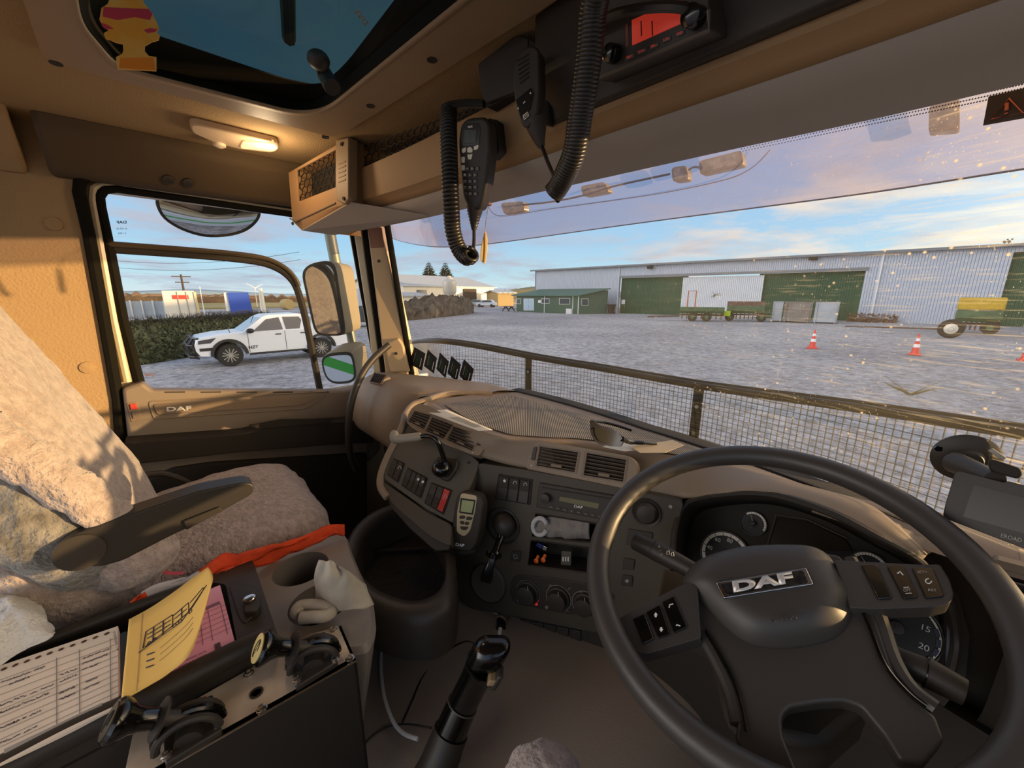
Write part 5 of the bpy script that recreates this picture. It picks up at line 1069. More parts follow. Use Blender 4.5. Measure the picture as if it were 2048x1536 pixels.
pp('side_bezel', [(1895, 1225), (1912, 1245), (1920, 1285), (1905, 1330), (1890, 1345), (1893, 1290)], CPL.off(.02), .01, mat('blue grey bezel', '#5f6370', .4), db, r=5)
# ---- driver's right end of the dash
rows = []
MB().grid([[Vector((x, y, z)) for x in (-.10, -.02, .05, .10, .15)] for y, z in ((.93, -.358), (.86, -.352), (.82, -.356), (.795, -.37))]).build('driver_top', M_tan, db)
for x in (.125, .14, .17, .22, .32, .46):
    k_ = 1
    rows.append([Vector((x, y, z)) for y, z in ((WY(x, -.35)-.02, -.36), (.86, -.352), (.80, -.362), (.765, -.40), (.755, -.46), (.76, -.56), (.80, -.62))])
rows = [cat(r, 4) for r in rows]; MB().grid([r[:17] for r in rows]).build('driver_end', M_tan, db, ang=180); MB().grid([r[16:]+[Vector((r[-1].x, .80, -1.2))] for r in rows]).build('driver_lower', M_blk2, db, ang=180)
rvp = Pl((.25, .757, -.44), (-.05, -1, .12), .008)
vpanel([(1968, 1140), (1990, 1118), (2112, 1150), (2125, 1310), (2010, 1290), (1985, 1220)], rvp, .02, M_tan2, 8, (((2010, 1150), (2100, 1175), (2110, 1290), (2022, 1270)),))
vent('air_vent', ((2010, 1150), (2100, 1175), (2110, 1290), (2022, 1270)), rvp.off(.002), 6)
# =================================================================== STEERING WHEEL
WC = Vector((-.10615, .55237, -.36173)); WNn = Vector((math.sin(CR(1.91))*math.cos(CR(65.92)), -math.cos(CR(1.91))*math.cos(CR(65.92)), math.sin(CR(65.92))))
WP = Pl(WC, WNn); wu = WNn.cross(Vector((1, 0, 0))).normalized(); wx = wu.cross(WNn).normalized()
sw_ = thing('steering_wheel', 'large black four spoke steering wheel with a badge and buttons', 'steering wheel', tuple(WC))
MB().tube([WC+wx*(.222*math.cos(a_))+wu*(.222*math.sin(a_)) for a_ in [2*math.pi*i/72 for i in range(72)]], .0172, 16, closed=True, upv=tuple(WNn)).build('rim', M_whl, sw_)
def wpoly(pts, o): q = WP.off(o); return [q.hit(*a) for a in pts]
ab = [(1367, 1172), (1373, 1149), (1397, 1124), (1446, 1106), (1505, 1097), (1578, 1095), (1628, 1099), (1655, 1113), (1672, 1134), (1690, 1164), (1708, 1200), (1700, 1240), (1687, 1264), (1652, 1286), (1578, 1299), (1505, 1292), (1458, 1263), (1420, 1226), (1395, 1200)]
abr = [(a[0], a[1]) for a in cat([Vector((x, y)) for x, y in ab], 3, True)]
lowb = [(1372, 1165), (1390, 1225), (1420, 1285), (1445, 1335), (1467, 1390), (1476, 1440), (1470, 1478), (1485, 1510), (1530, 1560), (1600, 1600), (1610, 1570), (1590, 1530), (1566, 1470), (1564, 1432), (1580, 1414), (1640, 1404), (1690, 1402), (1724, 1414), (1770, 1470), (1800, 1520), (1850, 1530), (1890, 1480), (1872, 1432), (1830, 1398), (1790, 1345), (1768, 1280), (1745, 1210), (1716, 1160), (1680, 1110), (1600, 1098), (1420, 1112)]
lw = MB().prism(wpoly([(a[0], a[1]) for a in rnd(lowb, 10, 3)], -.022), -WP.n*.022); lw.build('spoke_body', M_whl, sw_, bev=.007, seg=3)
MB().puff(wpoly(abr, -.024), WP.n, .030, base=.004, pw=5, k=12).build('airbag_cover', M_whl, sw_, ang=180)
for q in ([(1412, 1262), (1440, 1310), (1466, 1360), (1482, 1410), (1492, 1462)], [(1705, 1180), (1738, 1250), (1770, 1330), (1815, 1385), (1852, 1415)]):
    MB().tube([WP.off(-.019).hit(*a) for a in [(b[0], b[1]) for b in cat([Vector(x) for x in q], 5)]], .0022, 8).build('spoke_seam', M_gloss, sw_)
# inner shoulder ridges beside the lower spokes
for q in ([(1700, 1120), (1735, 1180), (1762, 1250), (1785, 1320), (1820, 1378), (1870, 1418)], [(1385, 1200), (1402, 1262), (1436, 1325), (1463, 1385), (1478, 1450)]):
    MB().tube([WP.off(-.030).hit(*a) for a in [(b[0], b[1]) for b in cat([Vector(x) for x in q], 5)]], .009, 10).build('spoke_shoulder', M_whl, sw_)
ls = [(1395, 1165), (1362, 1170), (1256, 1226), (1236, 1238), (1240, 1262), (1268, 1302), (1292, 1308), (1402, 1276)]; rs = [(1668, 1119), (1752, 1124), (1846, 1129), (1880, 1128), (1900, 1160), (1908, 1190), (1900, 1206), (1868, 1214), (1755, 1218), (1700, 1215)]
MB().prism(wpoly([(a[0], a[1]) for a in rnd(ls, 6, 3)], -.008), -WP.n*.022).build('left_spoke', M_whl, sw_, bev=.006, seg=3)
MB().prism(wpoly([(a[0], a[1]) for a in rnd(rs, 6, 3)], -.008), -WP.n*.022).build('right_spoke', M_whl, sw_, bev=.006, seg=3)
W6 = WP.off(-.0055)
def Qd(q, u, v): return ((q[0][0]*(1-u)+q[1][0]*u)*(1-v)+(q[3][0]*(1-u)+q[2][0]*u)*v, (q[0][1]*(1-u)+q[1][1]*u)*(1-v)+(q[3][1]*(1-u)+q[2][1]*u)*v)
LB = [[(1265, 1237), (1289, 1226), (1308, 1277), (1286, 1288)], [(1292, 1224), (1320, 1209), (1340, 1269), (1316, 1276)], [(1324, 1204), (1348, 1192), (1374, 1254), (1347, 1266)]]
for i, q in enumerate(LB):
    o = pp('wheel_button', q, W6, .004, M_gloss, sw_, r=3, bev=.0012); W7 = WP.off(-.0052)
    if i == 1:
        for v_, s_ in ((.25, -1), (.75, 1)):
            c_ = Qd(q, .5, v_); MB().prism([W7.hit(*a) for a in ((c_[0], c_[1]+6*s_), (c_[0]+4, c_[1]), (c_[0]+2, c_[1]), (c_[0]+2, c_[1]-4*s_), (c_[0]-2, c_[1]-4*s_), (c_[0]-2, c_[1]), (c_[0]-4, c_[1]))], WP.n*.0004).build('arrow_symbol', M_wht, o, smooth=False)
    if i == 2:
        for v_, s_ in ((.22, 1), (.8, -1)):
            c_ = Qd(q, .5, v_); MB().tube([W7.hit(c_[0]+5, c_[1]-4*s_), W7.hit(c_[0]-2, c_[1]-2*s_), W7.hit(c_[0]-3, c_[1]+4)], .0008, 5).build('phone_symbol', M_wht, o)
RB = [[(1721, 1128), (1753, 1127), (1786, 1196), (1757, 1198)], [(1774, 1130), (1806, 1130), (1838, 1194), (1808, 1197)], [(1824, 1133), (1866, 1136), (1889, 1192), (1852, 1196)]]
for i, q in enumerate(RB):
    o = pp('wheel_button', q, W6, .004, M_gloss, sw_, r=4, bev=.0012)
    if i == 1: text('OFF', 'button_lettering', W7, (1807, 1184), (1821, 1183), 6, M_gry, o, ext=0); MB().tube([W7.hit(1795, 1147), W7.hit(1800, 1143), W7.hit(1806, 1150)], .0008, 5).tube([W7.hit(1807, 1175), W7.hit(1818, 1174)], .0004, 4).tube([W7.hit(1811, 1187), W7.hit(1823, 1186)], .0004, 4).build('foot_symbol', M_wht, o)
    if i == 2: text('SET+', 'button_lettering', W7, (1834, 1147), (1854, 1147), 5, M_gry, o, ext=0); text('RES', 'button_lettering', W7, (1856, 1183), (1872, 1183), 5, M_gry, o, ext=0); MB().tube([W7.hit(1857+6*math.cos(a_), 1162+5*math.sin(a_)) for a_ in [i_*.6 for i_ in range(9)]], .0006, 4).build('cruise_symbol', M_wht, o)
# badge on the airbag cover
BP = WP.off(.0125)
bdg = pp('badge', [(1432, 1165), (1612, 1135), (1627, 1168), (1448, 1196)], BP.off(.0005), .004, M_chr, sw_, bev=.0008, r=3)
pp('badge_inlay', [(1440, 1168), (1606, 1140), (1618, 1166), (1455, 1191)], BP.off(.001), .002, mat('scratched black badge', '#0e0d0c', .3, var=.5, vs=200, vc='#3c3a38'), bdg, bev=.0003, r=6)
text('DAF', 'badge_lettering', BP.off(.001), (1467, 1184), (1589, 1164), 21, mat('badge silver', '#d9d3cc', .35, .4), bdg, bold=.05, ext=.001)
AP_ = WP.off(.0135); text('AIRBAG', 'embossed_lettering', AP_, (1541, 1246), (1594, 1238), 8, M_blk, sw_, bold=.01, ext=.0012)
# ---- column, shroud, stalks
sc_ = thing('steering_column', 'dark steering column shroud with two stalks behind the wheel', 'steering column', (-.1, .62, -.55))
W9 = WP.off(-.07)
MB().prism(wpoly([(1405, 1215), (1560, 1150), (1700, 1200), (1760, 1300), (1740, 1420), (1650, 1500), (1560, 1480), (1450, 1400)], -.075), -WP.n*.10).build('shroud', M_blk, sc_, bev=.012)
MB().cyl(WC-WP.n*.02, WC-WP.n*.5-wu*.04, .034, n=20).build('shaft', M_blk2, sc_)
MB().prism(wpoly([(1328, 1135), (1380, 1150), (1400, 1200), (1370, 1215), (1310, 1218)], -.085), -WP.n*.03).build('ignition_cover', mat('olive brown plastic', '#4a3d24', .6), sc_, bev=.004)
S1 = WP.off(-.05); a, b, c_, d = S1.hit(1268, 1081), S1.hit(1308, 1100), S1.hit(1318, 1105), S1.hit(1420, 1160)
st = MB().tube([a, a.lerp(b, .06), b], [.011, .0145, .0155], 18).build('indicator_stalk', M_blk, sc_)
MB().tube([b, b.lerp(c_, .15), c_, d], [.0150, .0162, .0160, .0115], 18).build('stalk_collar', M_blk, st)
text('0 1 2', 'stalk_mark', S1.off(.0165), (1316, 1092), (1322, 1112), 4, M_gry, st, ext=0)
for s_ in (0, 1): x = 1334+s_*9; MB().tube([S1.off(.0155).hit(*q) for q in ((x, 1103+s_*3), (x+4, 1101+s_*3), (x+5, 1109+s_*3), (x-1, 1108+s_*3))], .0004, 4, closed=True).build('arrow_mark', M_wht, st)
a, b, c_ = S1.hit(1930, 1385), S1.hit(1852, 1344), S1.hit(1780, 1310)
st = MB().tube([a, b], [.0135, .0165], 18).build('wiper_stalk', M_blk, sc_); MB().tube([b, c_], [.0150, .0120], 18).build('stalk_collar', M_blk, st); MB().tube([b, b.lerp(c_, .03)], .0172, 18).build('stalk_ring', M_gloss, st)
# =================================================================== PASSENGER SEAT
seat = thing('passenger_seat', 'passenger seat under a lumpy tan sheepskin cover with black armrest', 'seat', (-1.15, -.05, -1.2))
def woolly(mb, amp, fr, seed=0):
    mb.v = [p+Vector((noise.noise(p*fr+Vector((seed, 0, 0))), noise.noise(p*fr+Vector((0, seed+5, 0))), noise.noise(p*fr+Vector((0, 9, seed)))))*amp+Vector((noise.noise(p*fr*3.3), noise.noise(p*fr*3.3+Vector((7, 0, 0))), noise.noise(p*fr*3.3+Vector((0, 3, 0)))))*amp*.6 for p in mb.v]; return mb
def slab(prof, ys, n=40, pw=.5):
    """rounded body: stack of superellipse rings; prof: (centre, half width vec, half depth vec)"""
    rows = []
    for c, a, b in prof:
        c, a, b = Vector(c), Vector(a), Vector(b)
        rows.append([c+a*(math.copysign(abs(math.cos(t))**pw, math.cos(t)))+b*(math.copysign(abs(math.sin(t))**pw, math.sin(t))) for t in [2*math.pi*i/n for i in range(n)]])
    R_ = list(zip(*rows)); R_ = [cat(r, ys) for r in R_]; mb = MB(); mb.grid([list(r) for r in R_], cu=True)
    return mb
# backrest, leaning back: rings from bottom to top
ax = Vector((0, -.30, .954)); dp = Vector((0, .954, .30))
pr_ = []
for h, wd_, th in ((-.02, .20, .06), (.0, .235, .085), (.08, .25, .10), (.2, .25, .105), (.35, .25, .10), (.5, .24, .09), (.62, .22, .08), (.70, .19, .07), (.73, .12, .04), (.735, .02, .01)):
    c = Vector((-1.165, -.145, -.60))+ax*h; pr_.append((c, Vector((wd_, 0, 0)), dp*th))
woolly(slab(pr_, 8, 120, .6), .006, 11).build('backrest_cover', M_sheep, seat, ang=180)
# long grey fur over the near side of the backrest
rows = []
K = 30
outl = [(-30, 880), (60, 905), (130, 950), (200, 1000), (248, 1030), (275, 1080), (260, 1130), (210, 1165), (140, 1182), (60, 1165), (0, 1130), (-60, 1060), (-80, 960)]
op = [Pl((-.898, 0, 0), (1, 0, 0)).hit(*a) for a in [(b[0], b[1]) for b in cat([Vector(x) for x in outl], 6, True)]]
mb = MB(); mb.puff(op, (1, 0, 0), .035, base=.0, pw=2.4, k=24, back=False); 
woolly(mb, .007, 16, 3).build('side_fur', M_fur, seat, ang=180)
# far bolster fold of the sheepskin on the near edge
fold = cat([Pl((-.875, 0, 0), (1, 0, 0)).hit(*a) for a in ((-60, 860), (20, 905), (90, 945), (150, 985), (215, 1030), (262, 1058))], 8)
woolly(MB().tube(fold, [.034-.0002*i for i in range(len(fold))], 40, upv=(1, 0, 0)), .007, 20, 6).build('cover_fold', M_sheep, seat, ang=180)
# cushion
pr_ = []
for y, hw, zt, th in ((-.24, .20, -.60, .05), (-.20, .225, -.595, .07), (-.05, .235, -.585, .075), (.08, .235, -.575, .08), (.17, .23, -.580, .08), (.225, .21, -.595, .07), (.25, .16, -.61, .05), (.256, .02, -.615, .01)):
    pr_.append(((-1.165, y, zt), (hw, 0, 0), (0, 0, th)))
woolly(slab(pr_, 8, 120, .6), .006, 11, 8).build('cushion_cover', M_sheep, seat, ang=180)
MB().box((-1.165, -.02, -.72), (.46, .44, .12)).build('seat_pan', M_blk, seat, bev=.03)
MB().box((-1.165, -.02, -.93), (.36, .36, .34)).build('suspension_base', M_blk2, seat, bev=.02)
MB().box((-1.165, -.02, -1.16), (.44, .46, .12)).build('seat_rail', M_blk2, seat, bev=.02)
woolly(MB().ell(Pl((-.92, 0, 0), (1, 0, 0)).hit(268, 1115), (.04, .055, .06), nu=40, nv=30), .01, 20).build('cover_corner', M_sheep, seat, ang=180)
arp = Pl((-.845, 0, 0), (1, 0, 0))
aq = [(108, 1100), (118, 1086), (145, 1070), (290, 1019), (400, 982), (480, 966), (502, 966), (510, 974), (503, 990), (480, 1002), (447, 1021), (330, 1078), (245, 1122), (200, 1134), (150, 1133), (120, 1120)]
a_ = MB().prism([arp.hit(*a) for a in [(b[0], b[1]) for b in rnd(aq, 14, 3)]], (-.042, 0, 0)).build('armrest', mat('armrest black', '#2a2621', .5), seat, bev=.008, seg=3)
MB().prism([arp.hit(*a) for a in ((366, 1040), (438, 1012), (447, 1019), (372, 1058))], (.006, 0, 0)).build('armrest_lever', M_blk2, seat, bev=.002)
MB().lathe(arp.hit(160, 1104), (1, 0, 0), [(.03, -.002), (.029, .003), (.005, .004)], 24).build('pivot_cap', M_blk, seat)
MB().cyl(arp.hit(160, 1104), arp.hit(160, 1104)+Vector((-.12, 0, 0)), .018).build('armrest_pivot', M_blk2, seat)
MB().tube([Pl((-1.38, 0, 0), (1, 0, 0)).hit(*a) for a in ((26, 652), (60, 696), (110, 758), (166, 812))], .006, 8).build('cover_piping', mat('pale yellow piping', '#d8c48a', .7), seat)
hs = cat([P(290, 950, X=-1.42), P(330, 948, X=-1.44), P(375, 965, X=-1.45), P(400, 990, X=-1.45)], 6)
tag(MB().tube(hs, .009, 10).build('seat_belt_stalk', M_blk), 'black hose like belt stalk behind the passenger seat by the door', 'belt stalk')
# sheepskin of the driver seat at the bottom edge
mb = MB().ell(P(1085, 1590, Z=-.62), (.055, .055, .05), nu=60, nv=40); mb2 = MB().ell((-.02, -.05, -.80), (.26, .26, .13), nu=60, nv=40)
ds = thing('driver_seat', 'driver seat sheepskin corner at the bottom of the picture', 'seat', (0, -.1, -1.2))
woolly(mb, .006, 16).build('cover_corner', M_sheep, ds, ang=180); woolly(mb2, .012, 14).build('cushion_cover', M_sheep, ds, ang=180)
MB().box((0, -.1, -1.05), (.4, .4, .4)).build('seat_base', M_blk2, ds, bev=.03)
# white towel low on the left
tw = MB(); q0 = [(-80, 1215), (-20, 1200), (45, 1196), (90, 1222), (112, 1262), (100, 1282), (40, 1306), (-20, 1345), (-80, 1370)]
tp = [PZ(-.50).hit(*a) for a in [(b[0], b[1]) for b in cat([Vector(x) for x in q0], 5, True)]]
tw.puff(tp, (0, 0, 1), .045, base=0, pw=2.5, k=16); tag(woolly(tw, .006, 25).build('towel', mat('white terry towel', '#f2f1ee', .95, bump=1, bs=260, bd=.004, sheen=.5, var=.3, vs=8, vc='#a9acb4'), ang=180), 'white fluffy towel lying beside the black document tray', 'towel')
tag(MB().box((-.93, -.50, -.575), (.24, .4, .14)).build('bunk_box', M_blk2, bev=.02), 'black box under the white towel behind the passenger seat', 'storage box')
# =================================================================== CENTRE CONSOLE
cc_ = thing('centre_console', 'black and grey console between the seats with document tray and cup holders', 'console', (-.72, .0, -.82))
Z1 = PZ(-.55)
def zp(z, pts, r=0, n=4): q = [(b[0], b[1]) for b in rnd(pts, r, n)] if r else pts; return [PZ(z).hit(*a) for a in q]
M_con = mat('console grey plastic', '#8d857a', .5, **LEA)
cup = zp(-.55, [(505, 1130), (530, 1118), (600, 1090), (652, 1064), (690, 1068), (700, 1110), (738, 1200), (744, 1250), (730, 1290), (660, 1300), (600, 1300), (560, 1282)], 12)
def hole(c, r_): o = PZ(-.55).hit(*c); return [o+Vector((math.cos(a)*r_, math.sin(a)*r_, 0)) for a in [2*math.pi*i/32 for i in range(32)]]
h1, h2 = hole((602, 1136), .052), hole((640, 1205), .052)
MB().holes(cup, [h1, h2], (0, 0, -.004)).build('cup_holder_top', M_con, cc_, smooth=False)
for h_ in (h1, h2):
    c = sum(h_, Vector())/32; MB().grid([h_+[h_[0]], [c+(p-c)*.82+Vector((0, 0, -.07)) for p in h_+[h_[0]]]]).build('cup_well', mat('cup well', '#6a635b', .5), cc_)
    MB().prism([c+(p-c)*.82+Vector((0, 0, -.07)) for p in h_], (0, 0, -.003)).build('cup_base', M_blk2, cc_, smooth=False)
MB().grid([cup+[cup[0]], [p+(p-Vector((-.72, .1, -.55))).normalized()*.008+Vector((0, 0, -.012)) for p in cup+[cup[0]]], [Vector((-.74, .12, -.81))+Vector((p.x+.74, p.y-.12, 0))*.72 for p in cup+[cup[0]]]]).build('cup_holder_side', M_con, cc_)
# tray
ti = zp(-.52, [(-90, 1352), (200, 1252), (425, 1165), (452, 1168), (476, 1294), (240, 1402), (-90, 1550)], 8)
to_ = zp(-.52, [(-90, 1330), (200, 1232), (426, 1148), (505, 1118), (558, 1278), (490, 1308), (240, 1430), (-90, 1595)], 10)
MB().holes(to_, [ti], (0, 0, -.03)).build('tray_rim', M_blk, cc_, bev=.004, smooth=False)
MB().grid([ti+[ti[0]], [p+Vector((0, 0, -.03)) for p in ti+[ti[0]]]]).build('tray_wall', M_blk, cc_, smooth=False)
MB().prism([p+Vector((0, 0, -.03)) for p in to_], (0, 0, -.004)).build('tray_floor', M_blk2, cc_, smooth=False)
MB().grid([[p+Vector((0, 0, -.03)) for p in to_+[to_[0]]], [p+Vector((0, 0, -.28)) for p in to_+[to_[0]]]]).build('console_side', M_blk, cc_, smooth=False)
nr = cat(zp(-.515, [(-90, 1592), (60, 1510), (150, 1463), (236, 1422), (360, 1362), (470, 1306), (548, 1270)]), 5)
MB().tube(nr, .0165, 14).build('near_rail', M_blk, cc_); fr_ = cat(zp(-.515, [(-90, 1340), (100, 1277), (300, 1203), (420, 1160)]), 5); MB().tube(fr_, .009, 12).build('far_rail', M_blk, cc_)
lk = pp('latch_recess', [(458, 1172), (478, 1168), (512, 1175), (523, 1195), (520, 1218), (488, 1248), (476, 1230)], PZ(-.518), .004, M_blk, cc_, r=8, bev=.001)
o = MB().prism(zp(-.508, [(484, 1192), (512, 1185), (522, 1208), (512, 1222), (490, 1224)], 4), (0, 0, -.012)).build('lock_body', M_blk, cc_, bev=.002)
MB().lathe(PZ(-.507).hit(499, 1199), (0, 0, 1), [(.009, 0), (.009, .003), (.007, .0035)], 20).build('lock_cylinder', M_chr, o)
MB().box(PZ(-.503).hit(499, 1199), (.002, .008, .001)).build('keyhole', M_blk2, o)
# ---- papers
pdp = PZ(-.500)
M_pap = mat('cream paper', '#fbead6', .85, var=.15, vs=6, vc='#cdbb a0'.replace(' ', '')); M_ink = mat('dark ink', '#4a4550', .8); M_line = mat('grey rule', '#8f8881', .8)
pad = thing('delivery_pad', 'cream carbon delivery pad with handwriting, nearest the left picture edge', 'notepad', tuple(pdp.hit(120, 1380)))
pq = [(-90, 1362), (236, 1252), (237, 1412), (-90, 1575)]
MB().prism(zp(-.500, pq), (0, 0, -.016)).build('paper_stack', M_pap, pad, smooth=False)
def PQ(q, u, v): return ((q[0][0]*(1-u)+q[1][0]*u)*(1-v)+(q[3][0]*(1-u)+q[2][0]*u)*v, (q[0][1]*(1-u)+q[1][1]*u)*(1-v)+(q[3][1]*(1-u)+q[2][1]*u)*v)
def rules(q, pl, us, vs_, m, par, name='rule_lines', w_=.0005, u0=0, u1=1, v0=0, v1=1):
    mb = MB()
    for v in vs_: a, b = pl.hit(*PQ(q, u0, v)), pl.hit(*PQ(q, u1, v)); mb.add([a, b, b+Vector((w_*.5, 0, w_))*0+Vector((.0008, 0, 0)), a+Vector((.0008, 0, 0))], [(0, 1, 2, 3)])
    for u in us: a, b = pl.hit(*PQ(q, u, v0)), pl.hit(*PQ(q, u, v1)); mb.add([a, b, b+Vector((0, .0008, 0)), a+Vector((0, .0008, 0))], [(0, 1, 2, 3)])
    return mb.build(name, m, par, smooth=False)
pd1 = pdp.off(.0006)
rules(pq, pd1, (.22, .62, .76, .95), [.14+.075*i for i in range(11)], M_line, pad, v0=.12, v1=.92)
def scrawl(q, pl, u0, u1, v, m, par, seed, amp=.02, gap=.25):
    r_ = random.Random(seed); mb = MB(); u = u0
    while u < u1:
        L_ = .02+r_.random()*.03; pts = []
        for i in range(7): pts.append(pl.hit(*PQ(q, min(u+L_*i/6, u1), v+(r_.random()-.5)*amp)))
        mb.tube(pts, .0005, 3, caps=False); u += L_+.006+(r_.random()*.02 if r_.random() < gap else 0)
    return mb.build('handwriting', m, par, smooth=False)
for i, (u0, u1, v) in enumerate(((.28, .55, .17), (.33, .45, .22), (.26, .6, .40), (.26, .57, .475), (.64, .74, .33), (.64, .74, .40), (.78, .93, .30), (.78, .88, .37), (.64, .73, .53), (.8, .87, .53), (.64, .73, .60), (.79, .88, .60), (.26, .52, .63), (.26, .5, .78), (.78, .94, .24))): scrawl(pq, pd1, u0, u1, v, M_ink, pad, i)
text('0189585-14', 'pad_number', pd1, (226, 1264), (233, 1301), 5, M_ink, pad, ext=0)
mb = MB()
for i in range(14): q = pd1.hit(*PQ(pq, .02+.07*i, .045)); mb.lathe(q, (0, 0, 1), [(.003, 0), (.002, .0006)], 8)
mb.build('punch_holes', mat('brown hole', '#5a3a2c', .9), pad)
MB().prism(zp(-.4993, [PQ(pq, u, v) for u, v in ((.3, .86), (.9, .86), (.9, .93), (.3, .93))]), (0, 0, -.0004)).build('shaded_box', mat('grey print', '#a9a39b', .8), pad, smooth=False)
pkp = PZ(-.507)
pk = thing('pink_receipt_book', 'pink carbon receipt book lying under the yellow cover', 'receipt book', tuple(pkp.hit(380, 1260)))
kq = [(285, 1232), (440, 1170), (474, 1300), (262, 1398)]
MB().prism(zp(-.507, kq), (0, 0, -.012)).build('paper_stack', mat('pink paper', '#fbb4cb', .85), pk, smooth=False)
rules(kq, pkp.off(.0006), (.55, .7, .8, .95), [.30+.07*i for i in range(6)], mat('mauve rule', '#8d6a86', .8), pk, u0=.3, v0=.25, v1=.72)
MB().prism(zp(-.5063, [PQ(kq, u, v) for u, v in ((.6, .22), (.95, .22), (.95, .26), (.6, .26))]), (0, 0, -.0005)).build('shaded_box', mat('mauve print', '#96708a', .8), pk, smooth=False)
mb = MB()
for i in range(5): mb.prism(zp(-.5062, [PQ(kq, u, v) for u, v in ((.81+.012*i, .78), (.818+.012*i, .78), (.818+.012*i, .93), (.81+.012*i, .93))]), (0, 0, -.0005))
mb.build('bar_marks', M_ink, pk, smooth=False)
for v in (.82, .87): scrawl(kq, pkp.off(.0006), .45, .72, v, mat('mauve rule', '', .8), pk, int(v*100), .008)
# yellow cover, curling up on its far right corner
yb = thing('yellow_folder', 'yellow card cover curling up over the pink book, printed with a truck', 'folder', tuple(PZ(-.5).hit(300, 1320)))
rows = []
bl, br = [(258, 1239), (242, 1402)], None
top_ = cat([Vector((258, 1239, 0)), Vector((300, 1216, .004)), Vector((345, 1186, .014)), Vector((385, 1156, .028)), Vector((416, 1134, .045))], 6)
bot = cat([Vector((242, 1403, 0)), Vector((290, 1376, .004)), Vector((341, 1344, .012)), Vector((386, 1296, .028)), Vector((423, 1170, .046))], 6)
for a, b in zip(top_, bot):
    r_ = []
    for j in range(9):
        t_ = j/8; m_ = a.lerp(b, t_); bulge = math.sin(math.pi*t_); px_ = m_.x+bulge*(m_.z/.045)*6; r_.append(PZ(-.4925+m_.z).hit(px_, m_.y))
    rows.append(r_)
MB().grid(rows).build('cover_sheet', mat('yellow card', '#ffd070', .85, var=.2, vs=9, vc='#efb853'), yb, solid=.0006, ang=180)
def ys(u, v, o=.0009):
    i = u*(len(rows)-1); j = v*8; i0, j0 = min(int(i), len(rows)-2), min(int(j), 7); a = rows[i0][j0].lerp(rows[i0+1][j0], i-i0); b = rows[i0][j0+1].lerp(rows[i0+1][j0+1], i-i0); return a.lerp(b, j-j0)+Vector((.35, 0, .94))*o
mb = MB()
for pts in (((.2, .47), (.22, .28), (.5, .28), (.5, .42), (.22, .47)), ((.5, .3), (.68, .28), (.68, .40), (.5, .42)), ((.7, .3), (.86, .33), (.86, .38), (.7, .40)), ((.16, .5), (.6, .45), (.9, .40)), ((.24, .33), (.48, .33)), ((.24, .38), (.48, .38)), ((.52, .35), (.66, .34)), ((.3, .28), (.3, .46)), ((.4, .28), (.4, .45)), ((.6, .29), (.6, .41))): mb.tube([ys(*q) for q in pts], .0007, 4)
for u in (.26, .32, .52, .58, .7): mb.tube([ys(u+.018*math.cos(a), .47-u*.07+.02*math.sin(a)) for a in [i*1.05 for i in range(7)]], .0006, 3)
mb.build('truck_drawing', M_ink, yb, smooth=False)
mb = MB()
for i, v in enumerate((.6, .68, .76)): mb.tube([ys(.25+.035*k_, v+.01*((k_*7) % 3-1)) for k_ in range(3)], .0012, 4)
mb.build('small_print', M_ink, yb, smooth=False)
mb = MB()
for v in (.6, .68, .76): mb.tube([ys(.38+.05*k_, v-.01*k_) for k_ in range(8)], .0003, 3)
mb.tube([ys(.17, .02+.96*k_/8) for k_ in range(9)], .0003, 3); mb.build('dotted_rules', M_line, yb, smooth=False)
o = pp('notebook', [(237, 1268), (252, 1262), (252, 1380), (237, 1385)], PZ(-.512), .01, mat('blue grey notebook', '#4a5a6a', .7), None, bev=.0005); tag(o, 'narrow blue grey notebook edge between the pad and the yellow cover', 'notebook')
# ---- orange vest
vz = .0
vt_ = cat([Vector(p) for p in ((262, 1214, -.515), (300, 1190, -.51), (355, 1160, -.505), (393, 1140, -.505), (440, 1112, -.50), (485, 1112, -.505), (530, 1097, -.505), (590, 1078, -.51), (649, 1056, -.515), (690, 1054, -.52))], 6)
vb_ = cat([Vector(p) for p in ((268, 1218, -.53), (320, 1200, -.53), (380, 1178, -.53), (425, 1160, -.53), (455, 1150, -.53), (500, 1135, -.535), (548, 1116, -.54), (600, 1096, -.54), (662, 1075, -.54), (686, 1068, -.54))], 6)
rows = []
for i, (a, b) in enumerate(zip(vt_, vb_)):
    r_ = []
    for j in range(11):
        t_ = j/10; z = a.z*(1-t_)+b.z*t_; p = P(a.x*(1-t_)+b.x*t_, a.y*(1-t_)+b.y*t_, Z=z); p = p+Vector((0, 0, .010*math.sin(t_*9+i*.25)+.008*noise.noise(p*30))); r_.append(p)
    rows.append(r_)
vs_ = thing('safety_vest', 'crumpled orange safety vest with a silver band beside the passenger cushion', 'vest', tuple(P(480, 1140, Z=-.54)))
MB().grid(rows[16:]).build('orange_cloth', M_org, vs_, solid=.002, ang=180)
MB().grid([[p+Vector((0, 0, .002)) for p in r] for r in rows[4:18]]).build('reflective_band', mat('silver reflective tape', '#b7b3b4', .5, bump=.4, bs=20, bd=.01), vs_, solid=.002, ang=180)
MB().grid([[p for p in r] for r in rows[:6]]).build('orange_hem', M_org, vs_, solid=.002, ang=180)
MB().tube([P(x, y, Z=-.50) for x, y in ((328, 1144), (345, 1147), (366, 1146))], .004, 6, flat=.4).build('pink_tag', mat('pink ribbon', '#d4545e', .7), vs_)
